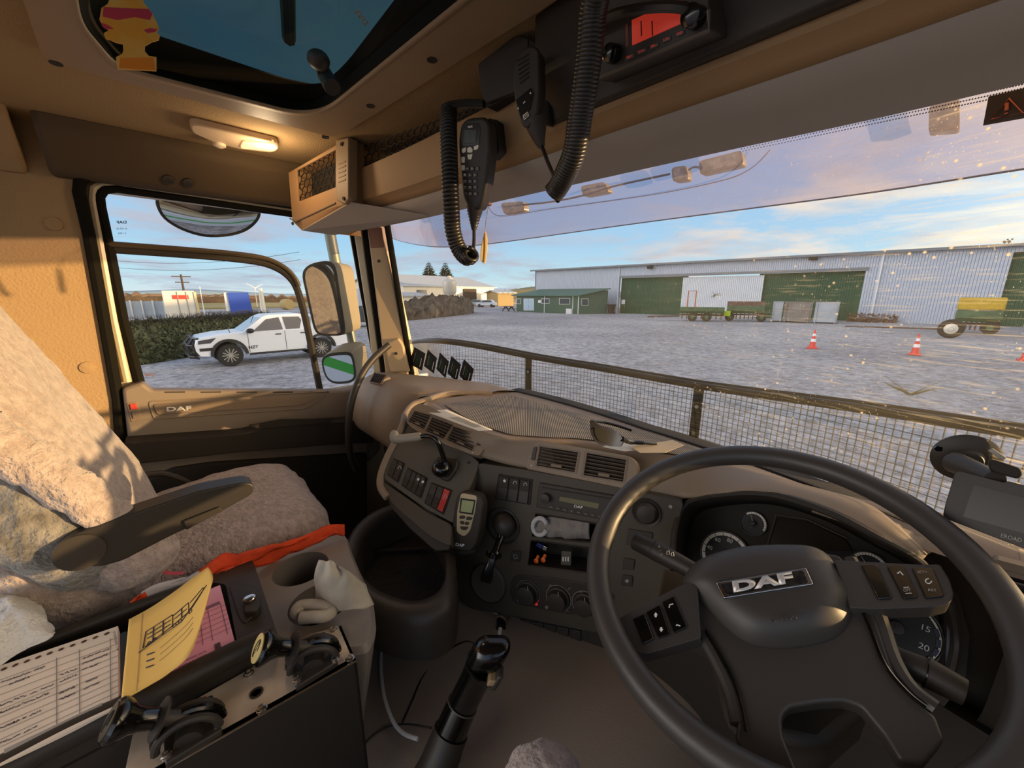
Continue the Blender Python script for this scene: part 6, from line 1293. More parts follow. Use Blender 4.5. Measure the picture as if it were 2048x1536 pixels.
# ---- rag in the cup holder
def cloth(name, label, pts, m, nrm=(0, 0, 1), cat_='rag'):
    """pts: grid of (px,py,z)"""
    R_ = [cat([P(a, b, Z=c) for a, b, c in r], 6) for r in pts]; R_ = [cat(list(c), 6) for c in zip(*R_)]
    R_ = [[p+Vector((.3, -.2, .8))*(.007*noise.noise(p*40)+.009*math.sin(i*.95+.2*j)*(.4+.6*math.sin(j*.35))) for j, p in enumerate(r)] for i, r in enumerate(R_)]
    return tag(MB().grid(R_).build(name, m, solid=.004, ang=180), label, cat_)
cloth('rag', 'crumpled grey cotton rag standing up in the front cup holder', [[(640, 1123, -.46), (655, 1122, -.455), (672, 1128, -.46), (680, 1140, -.47)], [(632, 1155, -.49), (655, 1150, -.47), (690, 1152, -.475), (728, 1165, -.50)], [(633, 1185, -.53), (655, 1188, -.51), (695, 1190, -.50), (735, 1185, -.52)], [(635, 1212, -.56), (660, 1220, -.54), (705, 1220, -.52), (748, 1212, -.54)]], M_rag)
rl = cat([PZ(-.53).hit(*a) for a in ((600, 1228), (592, 1225), (600, 1213), (625, 1210), (650, 1214), (664, 1222), (650, 1232), (620, 1234), (600, 1236))], 6)
tag(MB().tube(rl, .010, 12).build('rag', M_rag, ang=180), 'rolled hem of a grey rag lying at the bottom of the front cup holder', 'rag')
# =================================================================== METAL LEVER BOX
lb = thing('lever_box', 'black box with a scuffed metal top and two knobbed control levers', 'control box', tuple(P(600, 1400, Z=-.7)))
ZB = -.545; top_q = [(560, 1303), (620, 1268), (682, 1251), (713, 1322), (240, 1590), (265, 1470)]
tq = zp(ZB, top_q)
MB().prism(tq, (0, 0, -.003)).build('top_plate', M_alu, lb, bev=.0005)
k0, k1, k2 = PZ(ZB).hit(713, 1322), PZ(ZB).hit(240, 1590), PZ(ZB).hit(682, 1251)
MB().prism([k0, k1, k1+Vector((0, 0, -.25)), k0+Vector((0, 0, -.25))], (k2-k0).normalized()*.01+Vector((0, 0, -.0035))*0).build('near_side', M_blk2, lb, smooth=False)
MB().prism([k0, k2, k2+Vector((0, 0, -.25)), k0+Vector((0, 0, -.25))], (k1-k0).normalized()*.004).build('front_side', M_blk2, lb, smooth=False)
MB().tube([k0+Vector((0, 0, .0005)), k1+Vector((0, 0, .0005))], .0016, 6).build('bright_edge', M_chr, lb)
M_bolt = mat('bolt steel', '#cfc9bf', .25, 1)
def bolt(c, par, z=ZB, m=M_bolt, r_=.0055):
    o = PZ(z).hit(*c); return MB().lathe(o, (0, 0, 1), [(r_*1.25, 0), (r_*1.2, .0015), (r_*.95, .002), (r_*.9, .005), (r_*.5, .0055), (r_*.45, .003), (.0005, .003)], 16).build('bolt', m, par)
for c in ((498, 1348), (524, 1420), (667, 1259), (700, 1318)): bolt(c, lb)
o = PZ(ZB).hit(513, 1386); MB().lathe(o, (0, 0, 1), [(.0085, 0), (.0085, .0015), (.0065, .002), (.006, -.001), (.0005, -.001)], 20).build('grommet', M_blk, lb)
def lever(c, q, kn, s, lab, capc, red):
    pl = PZ(ZB+.012)
    br = MB().prism([PZ(ZB+.010).hit(*a) for a in q], (0, 0, -.010)).build('lever_bracket', M_blk, lb, bev=.002)
    u = (PZ(ZB).hit(*q[1])-PZ(ZB).hit(*q[0])).normalized(); v = Vector((-u.y, u.x, 0)); o = PZ(ZB+.01).hit(*c)
    for t_, rr_ in ((-.011*s, .031*s), (0, .034*s), (.011*s, .031*s)):
        pts = [o+u*(rr_*math.cos(a))+Vector((0, 0, 1))*(rr_*math.sin(a)*.9)+v*t_ for a in [math.pi*i/16 for i in range(17)]]
        MB().tube(pts, .0048*s, 8).build('quadrant', M_gloss if t_ == 0 else M_blk, br)
    MB().cyl(o-v*.016, o+v*.016, .014*s).build('pivot_boss', M_blk, br)
    MB().lathe(PZ(ZB+.010).hit(*red), (0, 0, 1), [(.007*s, -.002), (.0065*s, .0015), (.001, .002)], 14).build('red_button', M_red, br)
    for cc in capc: bolt(cc, br, ZB+.010, M_bolt, .0045*s)
    # stem, rubber collar and cup shaped knob
    b0 = o+Vector((0, 0, .022*s)); kp = P(*kn[0], Z=ZB+kn[1]); a_ = (kp-b0).normalized(); ln = (kp-b0).length
    st = MB().tube([b0, b0.lerp(kp, .35)], .0085*s, 12).build('lever_stem', M_blk, lb)
    MB().lathe(b0.lerp(kp, .38), tuple(a_), [(.010*s, -.004), (.021*s, -.002), (.022*s, .001), (.012*s, .004)], 24).build('stem_washer', M_blk, st)
    kb = MB().lathe(b0.lerp(kp, .42), tuple(a_), [(.011*s, 0), (.012*s, ln*.2), (.015*s, ln*.32), (.020*s, ln*.42), (.0225*s, ln*.50), (.0225*s, ln*.55), (.0195*s, ln*.60), (.0185*s, ln*.60)], 28).build('lever_knob', M_gloss, lb)
    MB().lathe(b0.lerp(kp, .42)+a_*ln*.597, tuple(a_), [(.0183*s, -.001), (.0175*s, .0012), (.001, .0016)], 24).build('knob_badge', mat('cream badge', '#d9c27c', .4) if lab else mat('dark badge', '#3f351f', .4), kb)
    ap_ = Pl(b0.lerp(kp, .42)+a_*(ln*.6+.0016), a_)
    mbx = MB(); e1_ = Vector((0, 0, 1)).cross(a_).normalized(); e2_ = a_.cross(e1_); oc = ap_.p
    mbx.tube([oc+e1_*(math.cos(t)*.006*s)+e2_*(math.sin(t)*.011*s) for t in [i*.5 for i in range(11)]], .0007*s, 4).tube([oc-e2_*.012*s, oc+e2_*.012*s], .0006*s, 4).build('badge_mark', M_blk2, kb)
lever((380, 1462), [(322, 1432), (425, 1388), (444, 1458), (330, 1528)], ((222, 1442), .075), 1.0, False, ((437, 1449), (333, 1512)), (404, 1404))
lever((628, 1318), [(568, 1288), (650, 1262), (676, 1322), (592, 1374)], ((518, 1296), .07), 1.0, True, ((670, 1320), (594, 1362)), (643, 1275))
# =================================================================== FLOOR BIN, GEAR LEVER, CABLES
fb = thing('floor_bin', 'rounded black open storage bin with ribbed mat under the dashboard', 'storage bin', tuple(P(810, 1180, Z=-.74)))
ot = [(810, 1000), (748, 1018), (706, 1054), (686, 1104), (694, 1150), (730, 1196), (790, 1222), (845, 1226), (880, 1216), (902, 1195), (908, 1150), (905, 1080), (870, 1020)]
it = [(812, 1012), (762, 1030), (724, 1064), (710, 1108), (718, 1136), (746, 1168), (795, 1190), (830, 1195), (862, 1186), (884, 1166), (892, 1130), (886, 1070), (858, 1026)]
A = cat([P(*a, Z=-.605) for a in ot], 4, True); B = cat([P(*a, Z=-.605) for a in it], 4, True); c = sum(A, Vector())/len(A)
rows = [[p+(p-c)*.05+Vector((0, 0, -.105)) for p in A], [p+(p-c)*.03+Vector((0, 0, -.03)) for p in A], [p+Vector((0, 0, -.008)) for p in A], [a.lerp(b, .5) for a, b in zip(A, B)], [p+Vector((0, 0, -.008)) for p in B], [p+Vector((0, 0, -.03)) for p in B], [p+(c-p)*.05+Vector((0, 0, -.10)) for p in B]]
rows = [r+[r[0]] for r in rows]; MB().grid(rows).build('bin_wall', mat('bin plastic', '#453e36', .45, **LEA), fb, ang=180)
M_rib = mat('ribbed bin mat', '#3d3731', .8, bump=1, bs=60, btype='wave', bd=.004)
MB().prism([p+(c-p)*.05+Vector((0, 0, -.095)) for p in B], (0, 0, -.01)).build('bin_mat', M_rib, fb, smooth=False)
MB().box(P(790, 1100, Z=-.69), (.16, .012, .006), Matrix.Rotation(.9, 3, 'Z')).build('mat_handle', M_blk2, fb)
tag(MB().lathe(P(877, 1098, Z=-.66), (0, 0, 1), [(.014, 0), (.016, .01), (.016, .035), (.013, .04), (.011, .036)], 20).build('bottle_cap', mat('silver brown cap', '#8d8172', .35, .5)), 'small silver brown cap standing at the edge of the floor bin', 'cap')
gl = thing('gear_lever', 'thick black gear lever with glossy head rising from the tunnel', 'gear lever', tuple(P(860, 1536, Z=-.79)))
g0, g1, g2, g3, g4 = P(855, 1590, Z=-.80), P(902, 1462, Z=-.72), P(925, 1408, Z=-.68), P(965, 1328, Z=-.60), P(985, 1292, Z=-.565)
MB().tube(cat([g0+Vector((0, 0, -.05)), g0, g0.lerp(g1, .5), g1], 5), [.06, .055, .05, .045, .042, .04, .038, .036, .034, .033, .032, .0315, .031, .030, .030, .030][:16], 24).build('boot', M_blk, gl)
MB().tube([g1, g1.lerp(g2, .98)], [.0275, .0262], 24).build('collar', M_gloss, gl); MB().tube([g2.lerp(g1, .04), g2], .0272, 24).build('ring', M_pang, gl)
MB().tube(cat([g2, g2.lerp(g3, .4), g3.lerp(g2, .2), g3], 5), [.0245]*8+[.025, .0255, .026, .0265, .027, .028, .029, .030], 24).build('grip', M_gloss, gl)
hd_ = (g4-g3).normalized(); sd_ = rt
R_ = Matrix((sd_, hd_.cross(sd_).normalized(), hd_)).transposed()
MB().box(g3+hd_*.022, (.062, .048, .058), R_).build('head', M_gloss, gl, bev=.02, seg=5)
q = P(984, 1356, Z=-.60); MB().box(q, (.012, .02, .012), R_).build('range_switch', mat('tan switch', '#9a8460', .5), gl, bev=.002); MB().box(q+rt*.008, (.01, .022, .03), R_).build('finger_switch', M_blk, gl, bev=.003)
tag(MB().tube(cat([P(764, 1292, Z=-.80), P(762, 1330, Z=-.80), P(768, 1390, Z=-.80), P(785, 1440, Z=-.80), P(806, 1466, Z=-.80), P(836, 1478, Z=-.79)], 6), .0035, 8).build('charging_cable', M_wht), 'short white charging cable lying on the tunnel left of the gear lever', 'cable')
tag(MB().tube(cat([P(952, 1289, Z=-.70), P(930, 1283, Z=-.78), P(890, 1305, Z=-.81), P(848, 1350, Z=-.812), P(825, 1400, Z=-.812), P(805, 1445, Z=-.812)], 6), .002, 6).build('cable', M_gloss), 'thin black cable looping from the gear lever head to the tunnel', 'cable')
tag(MB().tube(cat([P(862, 1456, Z=-.76), P(810, 1448, Z=-.80), P(770, 1456, Z=-.81), P(735, 1480, Z=-.812), P(712, 1520, Z=-.812), P(700, 1570, Z=-.812)], 6), .0018, 6).build('cable', mat('grey black cable', '#3a3633', .4)), 'thin dark cable curving left along the tunnel at the bottom edge', 'cable')
# =================================================================== THINGS ON AND AROUND THE DASH
# handset remote in its cradle
RP = BPL.off(.085)
rm = thing('suspension_remote', 'black handheld remote with brushed silver face and small screen', 'remote', tuple(RP.hit(930, 1100)))
pp('body', [(914, 988), (930, 984), (958, 991), (966, 1010), (962, 1045), (954, 1085), (942, 1104), (910, 1100), (899, 1086), (904, 1045), (910, 1008)], RP, .026, M_blk, rm, bev=.004, r=7)
pp('cradle', [(908, 1000), (972, 1010), (966, 1070), (950, 1108), (925, 1112), (897, 1100), (895, 1070)], BPL.off(.062), .012, M_blk2, rm, bev=.003, r=7)
pp('silver_face', [(922, 986), (954, 992), (950, 1023), (940, 1062), (928, 1074), (913, 1064), (914, 1024)], RP.off(.0012), .002, mat('brushed champagne face', '#cdbd98', .35, .4), rm, bev=.0006, r=6)
pp('screen_frame', [(921, 996), (951, 1000), (946, 1030), (918, 1026)], RP.off(.0018), .002, M_blk2, rm, bev=.0004, r=2); pp('lcd_screen', [(924, 1000), (948, 1003), (943, 1026), (921, 1023)], RP.off(.0024), .002, mat('green lcd', '#a3aa7c', .3), rm, bev=.0002)
for q in ([(919, 1031), (930, 1032), (929, 1038), (918, 1038)], [(933, 1033), (945, 1035), (942, 1041), (931, 1040)], [(919, 1042), (928, 1043), (928, 1050), (920, 1048)], [(930, 1043), (939, 1045), (936, 1051), (929, 1050)], [(919, 1053), (937, 1054), (932, 1061), (923, 1060)]): pp('button', q, RP.off(.003), .003, M_blk, rm, bev=.0008, r=3)
text('DAF', 'badge_lettering', RP.off(.0008), (911, 1091), (928, 1094), 6, M_wht, rm, bold=.03)
# things in the two slots
S2 = BPL.off(-.012)
rgp = [[S2.hit(x, y) for x in range(1072, 1186, 6)] for y in (1034, 1044, 1054, 1066, 1078)]
mb = MB(); R_ = [cat(r, 2) for r in rgp]; R_ = [cat(list(c), 4) for c in zip(*R_)]
R_ = [[p+BPL.n*(.010*math.sin(math.pi*j/(len(r)-1))+.008*noise.noise(p*45)+.004*noise.noise(p*110)) for j, p in enumerate(r)] for r in R_]
tag(MB().grid(R_).build('glove', mat('grey knit glove', '#8d857d', .95, bump=.8, bs=300, bd=.002), solid=.004, ang=180), 'grey knitted work glove stuffed in the upper dash slot', 'glove')
tag(MB().tube([S2.off(.014).hit(1080+14*math.cos(a), 1053+17*math.sin(a)) for a in [i*math.pi/9+.4 for i in range(17)]], .0055, 10).build('glove_cuff', mat('white knit cuff', '#c9c8c6', .95, bump=.8, bs=400, bd=.002), ang=180), 'rolled pale cuff of knitted cloth at the left of the upper slot', 'cuff')
S3 = BPL.off(-.02)
for c, lab in (((1073, 1121), 'orange ear plug, left of the pair in the lower slot'), ((1087, 1119), 'orange ear plug, right of the pair in the lower slot')):
    r = thing('ear_plug', lab, 'ear plug', tuple(S3.hit(*c)), 'orange ear plugs'); m = mat('bright orange plastic', '#ff7a2a', .4, emit=0)
    MB().lathe(S3.off(.004).hit(*c), tuple(BPL.n), [(.0055, 0), (.006, .003), (.003, .004), (.0025, .001)], 16).build('plug_ring', m, r); MB().cyl(S3.off(.003).hit(c[0]+1, c[1]-3), S3.off(-.002).hit(c[0]+4, c[1]-10), .004).build('plug_stem', m, r)
lt = thing('lighter', 'small blue and silver lighter in the lower dash slot', 'lighter', tuple(S3.hit(1080, 1095)))
pp('lighter_body', [(1074, 1085), (1087, 1091), (1083, 1099), (1071, 1092)], S3, .01, mat('dark blue plastic', '#27336e', .3), lt); pp('lighter_top', [(1087, 1091), (1095, 1095), (1092, 1103), (1083, 1099)], S3, .01, M_chr, lt)
ug = thing('usb_adapter', 'black plug adapter with silver contacts in the lower dash slot', 'adapter', tuple(S3.hit(1133, 1120)))
pp('adapter_body', [(1123, 1102), (1143, 1104), (1142, 1132), (1121, 1130)], S3, .012, M_pang, ug)
for i in range(3): x = 1125+i*5; pp('contact', [(x, 1114), (x+2.5, 1114.3), (x+2.5, 1123), (x, 1122.5)], S3.off(.001), .001, M_wht, ug, bev=0)
# sheet of paper lying over the vents
pl_ = Pl(P(912, 832, Z=-.330), (.15, -.28, .95), .028)
rows = []
TL, TR, BR, BL = (848, 822), (893, 819), (986, 860), (957, 862)
for i in range(9):
    t_ = i/8; a = (TL[0]*(1-t_)+BL[0]*t_, TL[1]*(1-t_)+BL[1]*t_+4*math.sin(math.pi*t_)*0); b = (TR[0]*(1-t_)+BR[0]*t_, TR[1]*(1-t_)+BR[1]*t_)
    rows.append([pl_.off(.004*math.sin(math.pi*t_)).hit(a[0]+(b[0]-a[0])*j/4, a[1]+(b[1]-a[1])*j/4) for j in range(5)])
ds_ = thing('paper_slip', 'white printed paper slip lying on the dash above the vents', 'paper', tuple(rows[4][2]))
MB().grid(rows).build('sheet', mat('white paper', '#efe6d4', .8), ds_, solid=.0005, ang=180)
mb = MB()
for i in range(3, 7):
    for k_ in range(3): a, b = rows[i][1].lerp(rows[i+1][1], k_/3), rows[i][3].lerp(rows[i+1][3], k_/3); mb.tube([a+Vector((0, 0, .001)), b+Vector((0, 0, .001))], .0006, 3)
mb.build('print_lines', M_line, ds_, smooth=False)
for q, lab in (([(1205, 893), (1240, 884), (1310, 886), (1308, 896), (1250, 902)], 'thin white paper under the sunglasses on the dash'), ([(1262, 893), (1345, 880), (1368, 890), (1330, 905), (1280, 905)], 'cream folded paper on the dash right of the sunglasses')):
    p_ = [P(a, b, Z=-.3325 if 'thin' in lab else -.329) for a, b in q]; tag(MB().prism(p_, (0, 0, -.001)).build('paper', mat('white paper', '') if 'thin' in lab else mat('cream folded paper', '#d6bf9c', .8)), lab, 'paper')
# sunglasses
sg = thing('sunglasses', 'black wraparound sunglasses resting on the ribbed dash top', 'sunglasses', tuple(P(1215, 885, Z=-.333)))
GPs = Pl(P(1207, 872, Z=-.31), (.05, -1, .35))
fo_ = [(1180, 842), (1186, 840), (1197, 850), (1222, 856), (1240, 868), (1247, 882), (1240, 893), (1222, 893), (1200, 889), (1187, 880), (1181, 868)]
fi_ = [(1186, 854), (1197, 856), (1222, 862), (1236, 871), (1240, 880), (1234, 888), (1212, 888), (1194, 881), (1187, 868)]
f3 = [GPs.hit(a[0], a[1]) for a in rnd(fo_, 4, 3)]; f4 = [GPs.hit(a[0], a[1]) for a in rnd(fi_, 4, 3)]
MB().holes(f3, [f4], -GPs.n*.006).build('frame', M_gloss, sg, smooth=False)
MB().prism([GPs.off(-.003).hit(a[0], a[1]) for a in rnd(fi_, 4, 3)], -GPs.n*.001).build('lens', mat('olive lens', '#3a3824', .1, spec=.6), sg, smooth=False)
MB().tube(cat([GPs.hit(1244, 878), P(1262, 884, Z=-.318), P(1290, 886, Z=-.322), P(1312, 888, Z=-.328)], 5), [.006]*6+[.005]*4+[.0035]*6, 10).build('temple', M_gloss, sg)
MB().tube(cat([P(1183, 842, Z=-.292), P(1210, 845, Z=-.30), P(1240, 853, Z=-.31), P(1263, 861, Z=-.318)], 5), .0035, 10).build('temple', M_gloss, sg)
MB().tube([P(1183, 842, Z=-.292), GPs.hit(1184, 858)], .004, 8).build('hinge', M_gloss, sg)
pp('temple_logo', [(1249, 879), (1259, 881), (1258, 886), (1249, 885)], Pl(P(1254, 882, Z=-.313), (.2, -1, .2)), .001, mat('pink silver logo', '#cba7a0', .4), sg, bev=0)
# five black cards on the windscreen
cards = [[(829, 694), (851, 707), (844, 741), (818, 727)], [(856, 699), (874, 716), (868, 747), (848, 732)], [(880, 705), (898, 723), (891, 756), (873, 738)], [(903, 712), (922, 729), (914, 764), (895, 746)], [(928, 718), (948, 738), (939, 773), (919, 751)]]
words = ['leftmost black air freshener card on the windscreen', 'second from left of the black cards along the windscreen', 'middle one of the five black cards along the windscreen', 'second from right of the black cards along the windscreen', 'rightmost black card on the windscreen, nearest the wiper']
M_card = mat('black card', '#0d0d0c', .5); M_grn = mat('green print', '#2f6b3c', .5)
for q, lab in zip(cards, words):
    cx_ = sum(a[0] for a in q)/4; cy_ = sum(a[1] for a in q)/4; g = P(cx_, cy_, Y=.78)
    for _ in range(20): g = P(cx_, cy_, Y=WY(g.x, g.z)-.012)
    cp = Pl(g, (-.56*(g.x+.58)*1.0, -1, -.11)); cp = Pl(g, (.45, -1, -.1))
    r = thing('black_card', lab, 'card', tuple(g), 'black cards along the windscreen')
    MB().prism([cp.hit(*a) for a in q], cp.n*.0012).build('card', M_card, r, smooth=False)
    c2_ = cp.off(.0016)
    for i, (u, m) in enumerate(((.25, M_gry), (.42, M_grn), (.52, M_grn), (.78, M_wht))): MB().tube([c2_.hit(*PQ(q, u, .25+.04*i)), c2_.hit(*PQ(q, u, .80+.02*i))], .0011 if i != 3 else .0018, 4).build('print_line', m, r)
# ---- sat nav on a suction mount
nv = thing('navigation_screen', 'black tablet style navigation unit on a round suction mount', 'navigation unit', tuple(P(1990, 1030, Z=-.33)))
g = P(1930, 915, Y=.86)
for _ in range(20): g = P(1930, 915, Y=WY(g.x, g.z)-.006)
NG = Pl(g, (.28, -1, -.1)); MB().lathe(g, tuple(NG.n), [(.036, -.002), (.037, .002), (.033, .005), (.018, .008), (.014, .016), (.004, .018)], 40).build('suction_cup', M_blk, nv)
MB().prism([NG.off(.003).hit(*a) for a in ((1866, 896), (1872, 891), (1884, 893), (1884, 901), (1872, 901))], NG.n*.003).build('release_tab', M_gloss, nv)
for a_ in (.6, 2.2): MB().box(g+NG.n*.008+Vector((math.cos(a_)*.03, 0, math.sin(a_)*.03)), (.006, .004, .018), Matrix.Rotation(a_-1.57, 3, 'Y')).build('cup_rib', M_gry, nv, bev=.001)
DP = Pl(P(1990, 1010, Y=.74), (-.18, -1, .32))
MB().tube([P(1910, 925, Y=.82), P(1950, 942, Y=.79), P(1990, 960, Y=.76)], [.015, .013, .011], 16).build('mount_arm', M_blk, nv)
MB().prism([DP.off(.0).hit(*a) for a in ((1975, 922), (1985, 918), (2040, 936), (2046, 948), (2036, 958), (1998, 948), (1978, 940))], -DP.n*.012).build('mount_clamp', M_blk2, nv, bev=.003)
MB().prism([DP.hit(a[0], a[1]) for a in rnd([(1910, 944), (1920, 942), (2008, 965), (2016, 962), (2160, 1000), (2160, 1140), (1885, 1035), (1890, 1010)], 7, 3)], -DP.n*.018).build('case', M_blk, nv, bev=.003)
MB().prism([DP.off(.0008).hit(*a) for a in ((1948, 969), (2150, 1022), (2130, 1090), (1926, 1033))], -DP.n*.002).build('glass_screen', mat('screen glass', '#2a2416', .25, spec=.3), nv, smooth=False)
text('EROAD', 'maker_lettering', DP.off(.0006), (2001, 1074), (2043, 1085), 8, M_gry, nv, bold=.02)
# =================================================================== RADIOS AND CORDS OVERHEAD
def coil(path, R, r_, turns, name, m, par):
    C_ = cat(path, 24); V = C_; Ls = [0]
    for a, b in zip(V, V[1:]): Ls.append(Ls[-1]+(b-a).length)
    T = Ls[-1]; pts = []; n = turns*12; prev = None; j = 0; rr_ = []
    for i in range(n+1):
        s_ = T*i/n
        while j < len(Ls)-2 and Ls[j+1] < s_: j += 1
        f_ = (s_-Ls[j])/max(1e-9, Ls[j+1]-Ls[j]); p = V[j].lerp(V[j+1], f_); t_ = (V[j+1]-V[j]).normalized()
        if prev is None: a = Vector((1, 0, 0)); prev = (a-t_*a.dot(t_)).normalized()
        else: prev = (prev-t_*prev.dot(t_)).normalized()
        b = t_.cross(prev); an = 2*math.pi*i/12; pts.append(p+prev*(math.cos(an)*R)+b*(math.sin(an)*R))
    return MB().tube(pts, r_, 7).build(name, m, par, ang=180)
M_cord = mat('coiled cord rubber', '#2a2621', .35)
# two way handset (keypad)
HP = Pl(P(950, 320, Y=.475), (.42, -.90, -.12))
th = thing('radio_handset', 'black keypad radio handset hanging with its coiled cord from the shelf', 'radio handset', tuple(HP.hit(950, 400)))
MB().prism([HP.hit(a[0], a[1]) for a in rnd([(921, 248), (935, 235), (968, 232), (980, 245), (981, 300), (974, 360), (966, 400), (958, 420), (938, 420), (925, 395), (918, 330), (916, 280)], 8, 3)], -HP.n*.034).build('handset_body', M_blk, th, bev=.006, seg=3)
MB().prism([HP.off(.0008).hit(a[0], a[1]) for a in rnd([(924, 256), (934, 246), (957, 245), (961, 256), (958, 290), (926, 292)], 5, 3)], -HP.n*.002).build('display_frame', M_gloss, th, smooth=False)
pp('display', [(929, 260), (953, 260), (951, 285), (929, 286)], HP.off(.0015), .002, mat('dim lcd', '#2b3a33', .25), th, bev=0)
text('tait', 'maker_lettering', HP.off(.0015), (936, 256), (946, 255), 5, M_wht, th, bold=.03)
M_key = mat('pale key', '#fff6dc', .5)
for q in ([(923, 298), (932, 294), (931, 304), (924, 306)], [(934, 296), (940, 293), (945, 298), (944, 305), (934, 305)], [(947, 293), (957, 289), (956, 297), (948, 301)], [(934, 309), (945, 308), (942, 319), (936, 319)], [(922, 314), (929, 313), (929, 325), (923, 326)], [(922, 330), (929, 330), (929, 341), (923, 341)]): pp('nav_key', q, HP.off(.002), .003, M_key, th, bev=.0006, r=2)
for r_ in range(5):
    for c_ in range(3):
        x, y = 926+c_*10+r_*.3, 334+r_*12.5; x += 5 if r_ == 0 else 0
        o = pp('keypad_key', [(x, y), (x+7, y-.8), (x+7, y+6.5), (x, y+7.3)], HP.off(.0018), .002, M_blk, th, bev=.0005)
        MB().tube([HP.off(.0022).hit(*a) for a in ((x+.6, y+1), (x+.6, y+6.5), (x+6.4, y+5.8), (x+6.4, y+.6))], .00045, 4).build('key_outline', M_gry, o)
        text('123456789*0#ABC'[(r_*3+c_+12) % 15], 'key_mark', HP.off(.002), (x+2, y+5), (x+5, y+4.8), 4, M_key, o, ext=0)
MB().prism([HP.off(-.034).hit(*a) for a in ((975, 235), (996, 240), (1002, 300), (985, 318), (975, 300))], -HP.n*.03).build('hang_clip', M_blk2, th, bev=.003)
cb = HP.off(-.015); MB().tube([cb.hit(950, 412), cb.hit(950, 425), cb.hit(948, 445), cb.hit(948, 460)], [.017, .014, .008, .005], 14).build('strain_relief', M_blk, th)
for i in range(6): y = 422+i*6; MB().lathe(cb.hit(949.5-i*.2, y), (0, 0, 1), [(.0155-i*.0016, -.001), (.0155-i*.0016, .001)], 14).build('relief_rib', M_cord, th)
MB().tube(cat([cb.hit(948, 455), cb.hit(948, 480), cb.hit(946, 505), cb.hit(940, 520), cb.hit(932, 522)], 5), .0035, 8).build('cord_tail', M_cord, th)
coil([P(898, 222, Y=.47), P(897, 260, Y=.45), P(899, 330, Y=.44), P(902, 400, Y=.44), P(906, 460, Y=.45), P(918, 498, Y=.46), P(934, 515, Y=.465), P(944, 508, Y=.465)], .0125, .0042, 46, 'coiled_cord', M_cord, th)
MB().tube(cat([P(886, 232, Y=.46), P(893, 214, Y=.46), P(925, 208, Y=.48), P(968, 208, Y=.50)], 6), .007, 8).build('cord_lead', M_cord, th)
# small timber tag
tg_ = thing('wooden_tag', 'little pale wooden leaf shaped tag hanging under the handset', 'air freshener', tuple(P(968, 495, Y=.56)))
TP = Pl(P(968, 495, Y=.56), (.9, -.45, 0))
MB().prism([TP.hit(a[0], a[1]) for a in cat([Vector(x) for x in ((970, 463), (974, 475), (974, 500), (971, 524), (966, 526), (961, 518), (962, 495), (966, 475))], 3, True)], TP.n*.003).build('leaf', mat('pale wood', '#e0c07c', .6), tg_, bev=.0008)
MB().tube([TP.off(.0035).hit(970, 466), TP.off(.0035).hit(970, 500), TP.off(.0035).hit(968, 524)], .0012, 5).build('leaf_rib', mat('tan wood', '#a8823f', .6), tg_)
MB().tube([TP.hit(970, 465), P(972, 440, Y=.57), P(977, 412, Y=.60)], .0008, 5).build('string', M_gry, tg_); MB().box(P(977, 408, Y=.62), (.012, .012, .008)).build('clip', mat('brown clip', '#7d4a33', .5), tg_, bev=.002)
# fist microphone of the uhf set
GP_ = Pl(P(1060, 170, Y=.46), (.45, -.88, -.1))
fm = thing('uhf_microphone', 'black fist microphone hanging from a black bracket by its curly cord', 'microphone', tuple(GP_.hit(1060, 250)))
MB().prism([GP_.hit(a[0], a[1]) for a in rnd([(1028, 130), (1040, 100), (1062, 88), (1078, 96), (1080, 170), (1076, 225), (1056, 258), (1042, 250), (1030, 205), (1025, 160)], 9, 3)], -GP_.n*.034).build('microphone_body', M_blk, fm, bev=.007, seg=3)
MB().prism([GP_.off(.001).hit(*a) for a in ((1032, 200), (1062, 175), (1068, 188), (1060, 220), (1042, 236))], -GP_.n*.002).build('button_pad', M_gloss, fm, smooth=False)
for i in range(6): MB().tube([GP_.off(.0008).hit(1034+i*1.2, 122+i*9), GP_.off(.0008).hit(1058, 108+i*9)], .0009, 4).build('speaker_slot', M_blk2, fm)
o = pp('maker_plate', [(1045, 231), (1055, 223), (1058, 231), (1048, 240)], GP_.off(.003), .002, M_key, fm, bev=.0003); pp('plate_inner', [(1046.5, 231.5), (1054.5, 225), (1056.5, 231), (1048.5, 237.5)], GP_.off(.0034), .001, M_blk, o, bev=0)
text('GME', 'maker_lettering', GP_.off(.0036), (1048.5, 236), (1056.5, 230), 4, M_key, o, ext=0)
for q in ([(1059, 188), (1061, 183), (1063, 188)], [(1034, 218), (1037, 214), (1038, 219)], [(1046, 206), (1050, 202), (1051, 204), (1047, 208)]): MB().prism([GP_.off(.0025).hit(*a) for a in q], GP_.n*.0004).build('key_mark', M_wht, fm, smooth=False)
ck = GP_.off(-.016); MB().tube([ck.hit(1070, 240), ck.hit(1075, 262), ck.hit(1080, 285), ck.hit(1084, 295)], [.018, .014, .008, .005], 14).build('strain_relief', M_blk, fm)
MB().tube(cat([ck.hit(1083, 290), P(1096, 325, Y=.47), P(1110, 358, Y=.47), P(1116, 372, Y=.47)], 5), .003, 8).build('cord_tail', M_cord, fm)
coil([P(1200, -40, Y=.40), P(1186, 20, Y=.41), P(1180, 90, Y=.42), P(1170, 170, Y=.43), P(1160, 235, Y=.44), P(1150, 300, Y=.45), P(1132, 345, Y=.46), P(1118, 372, Y=.47), P(1105, 388, Y=.47)], .0122, .0042, 58, 'coiled_cord', M_cord, fm)
bb = thing('bracket_box', 'black bracket box on the shelf edge behind the fist microphone', 'bracket', tuple(P(1005, 170, Y=.52)))
BXP = Pl(P(1005, 150, Y=.50), (.25, -1, -.1))
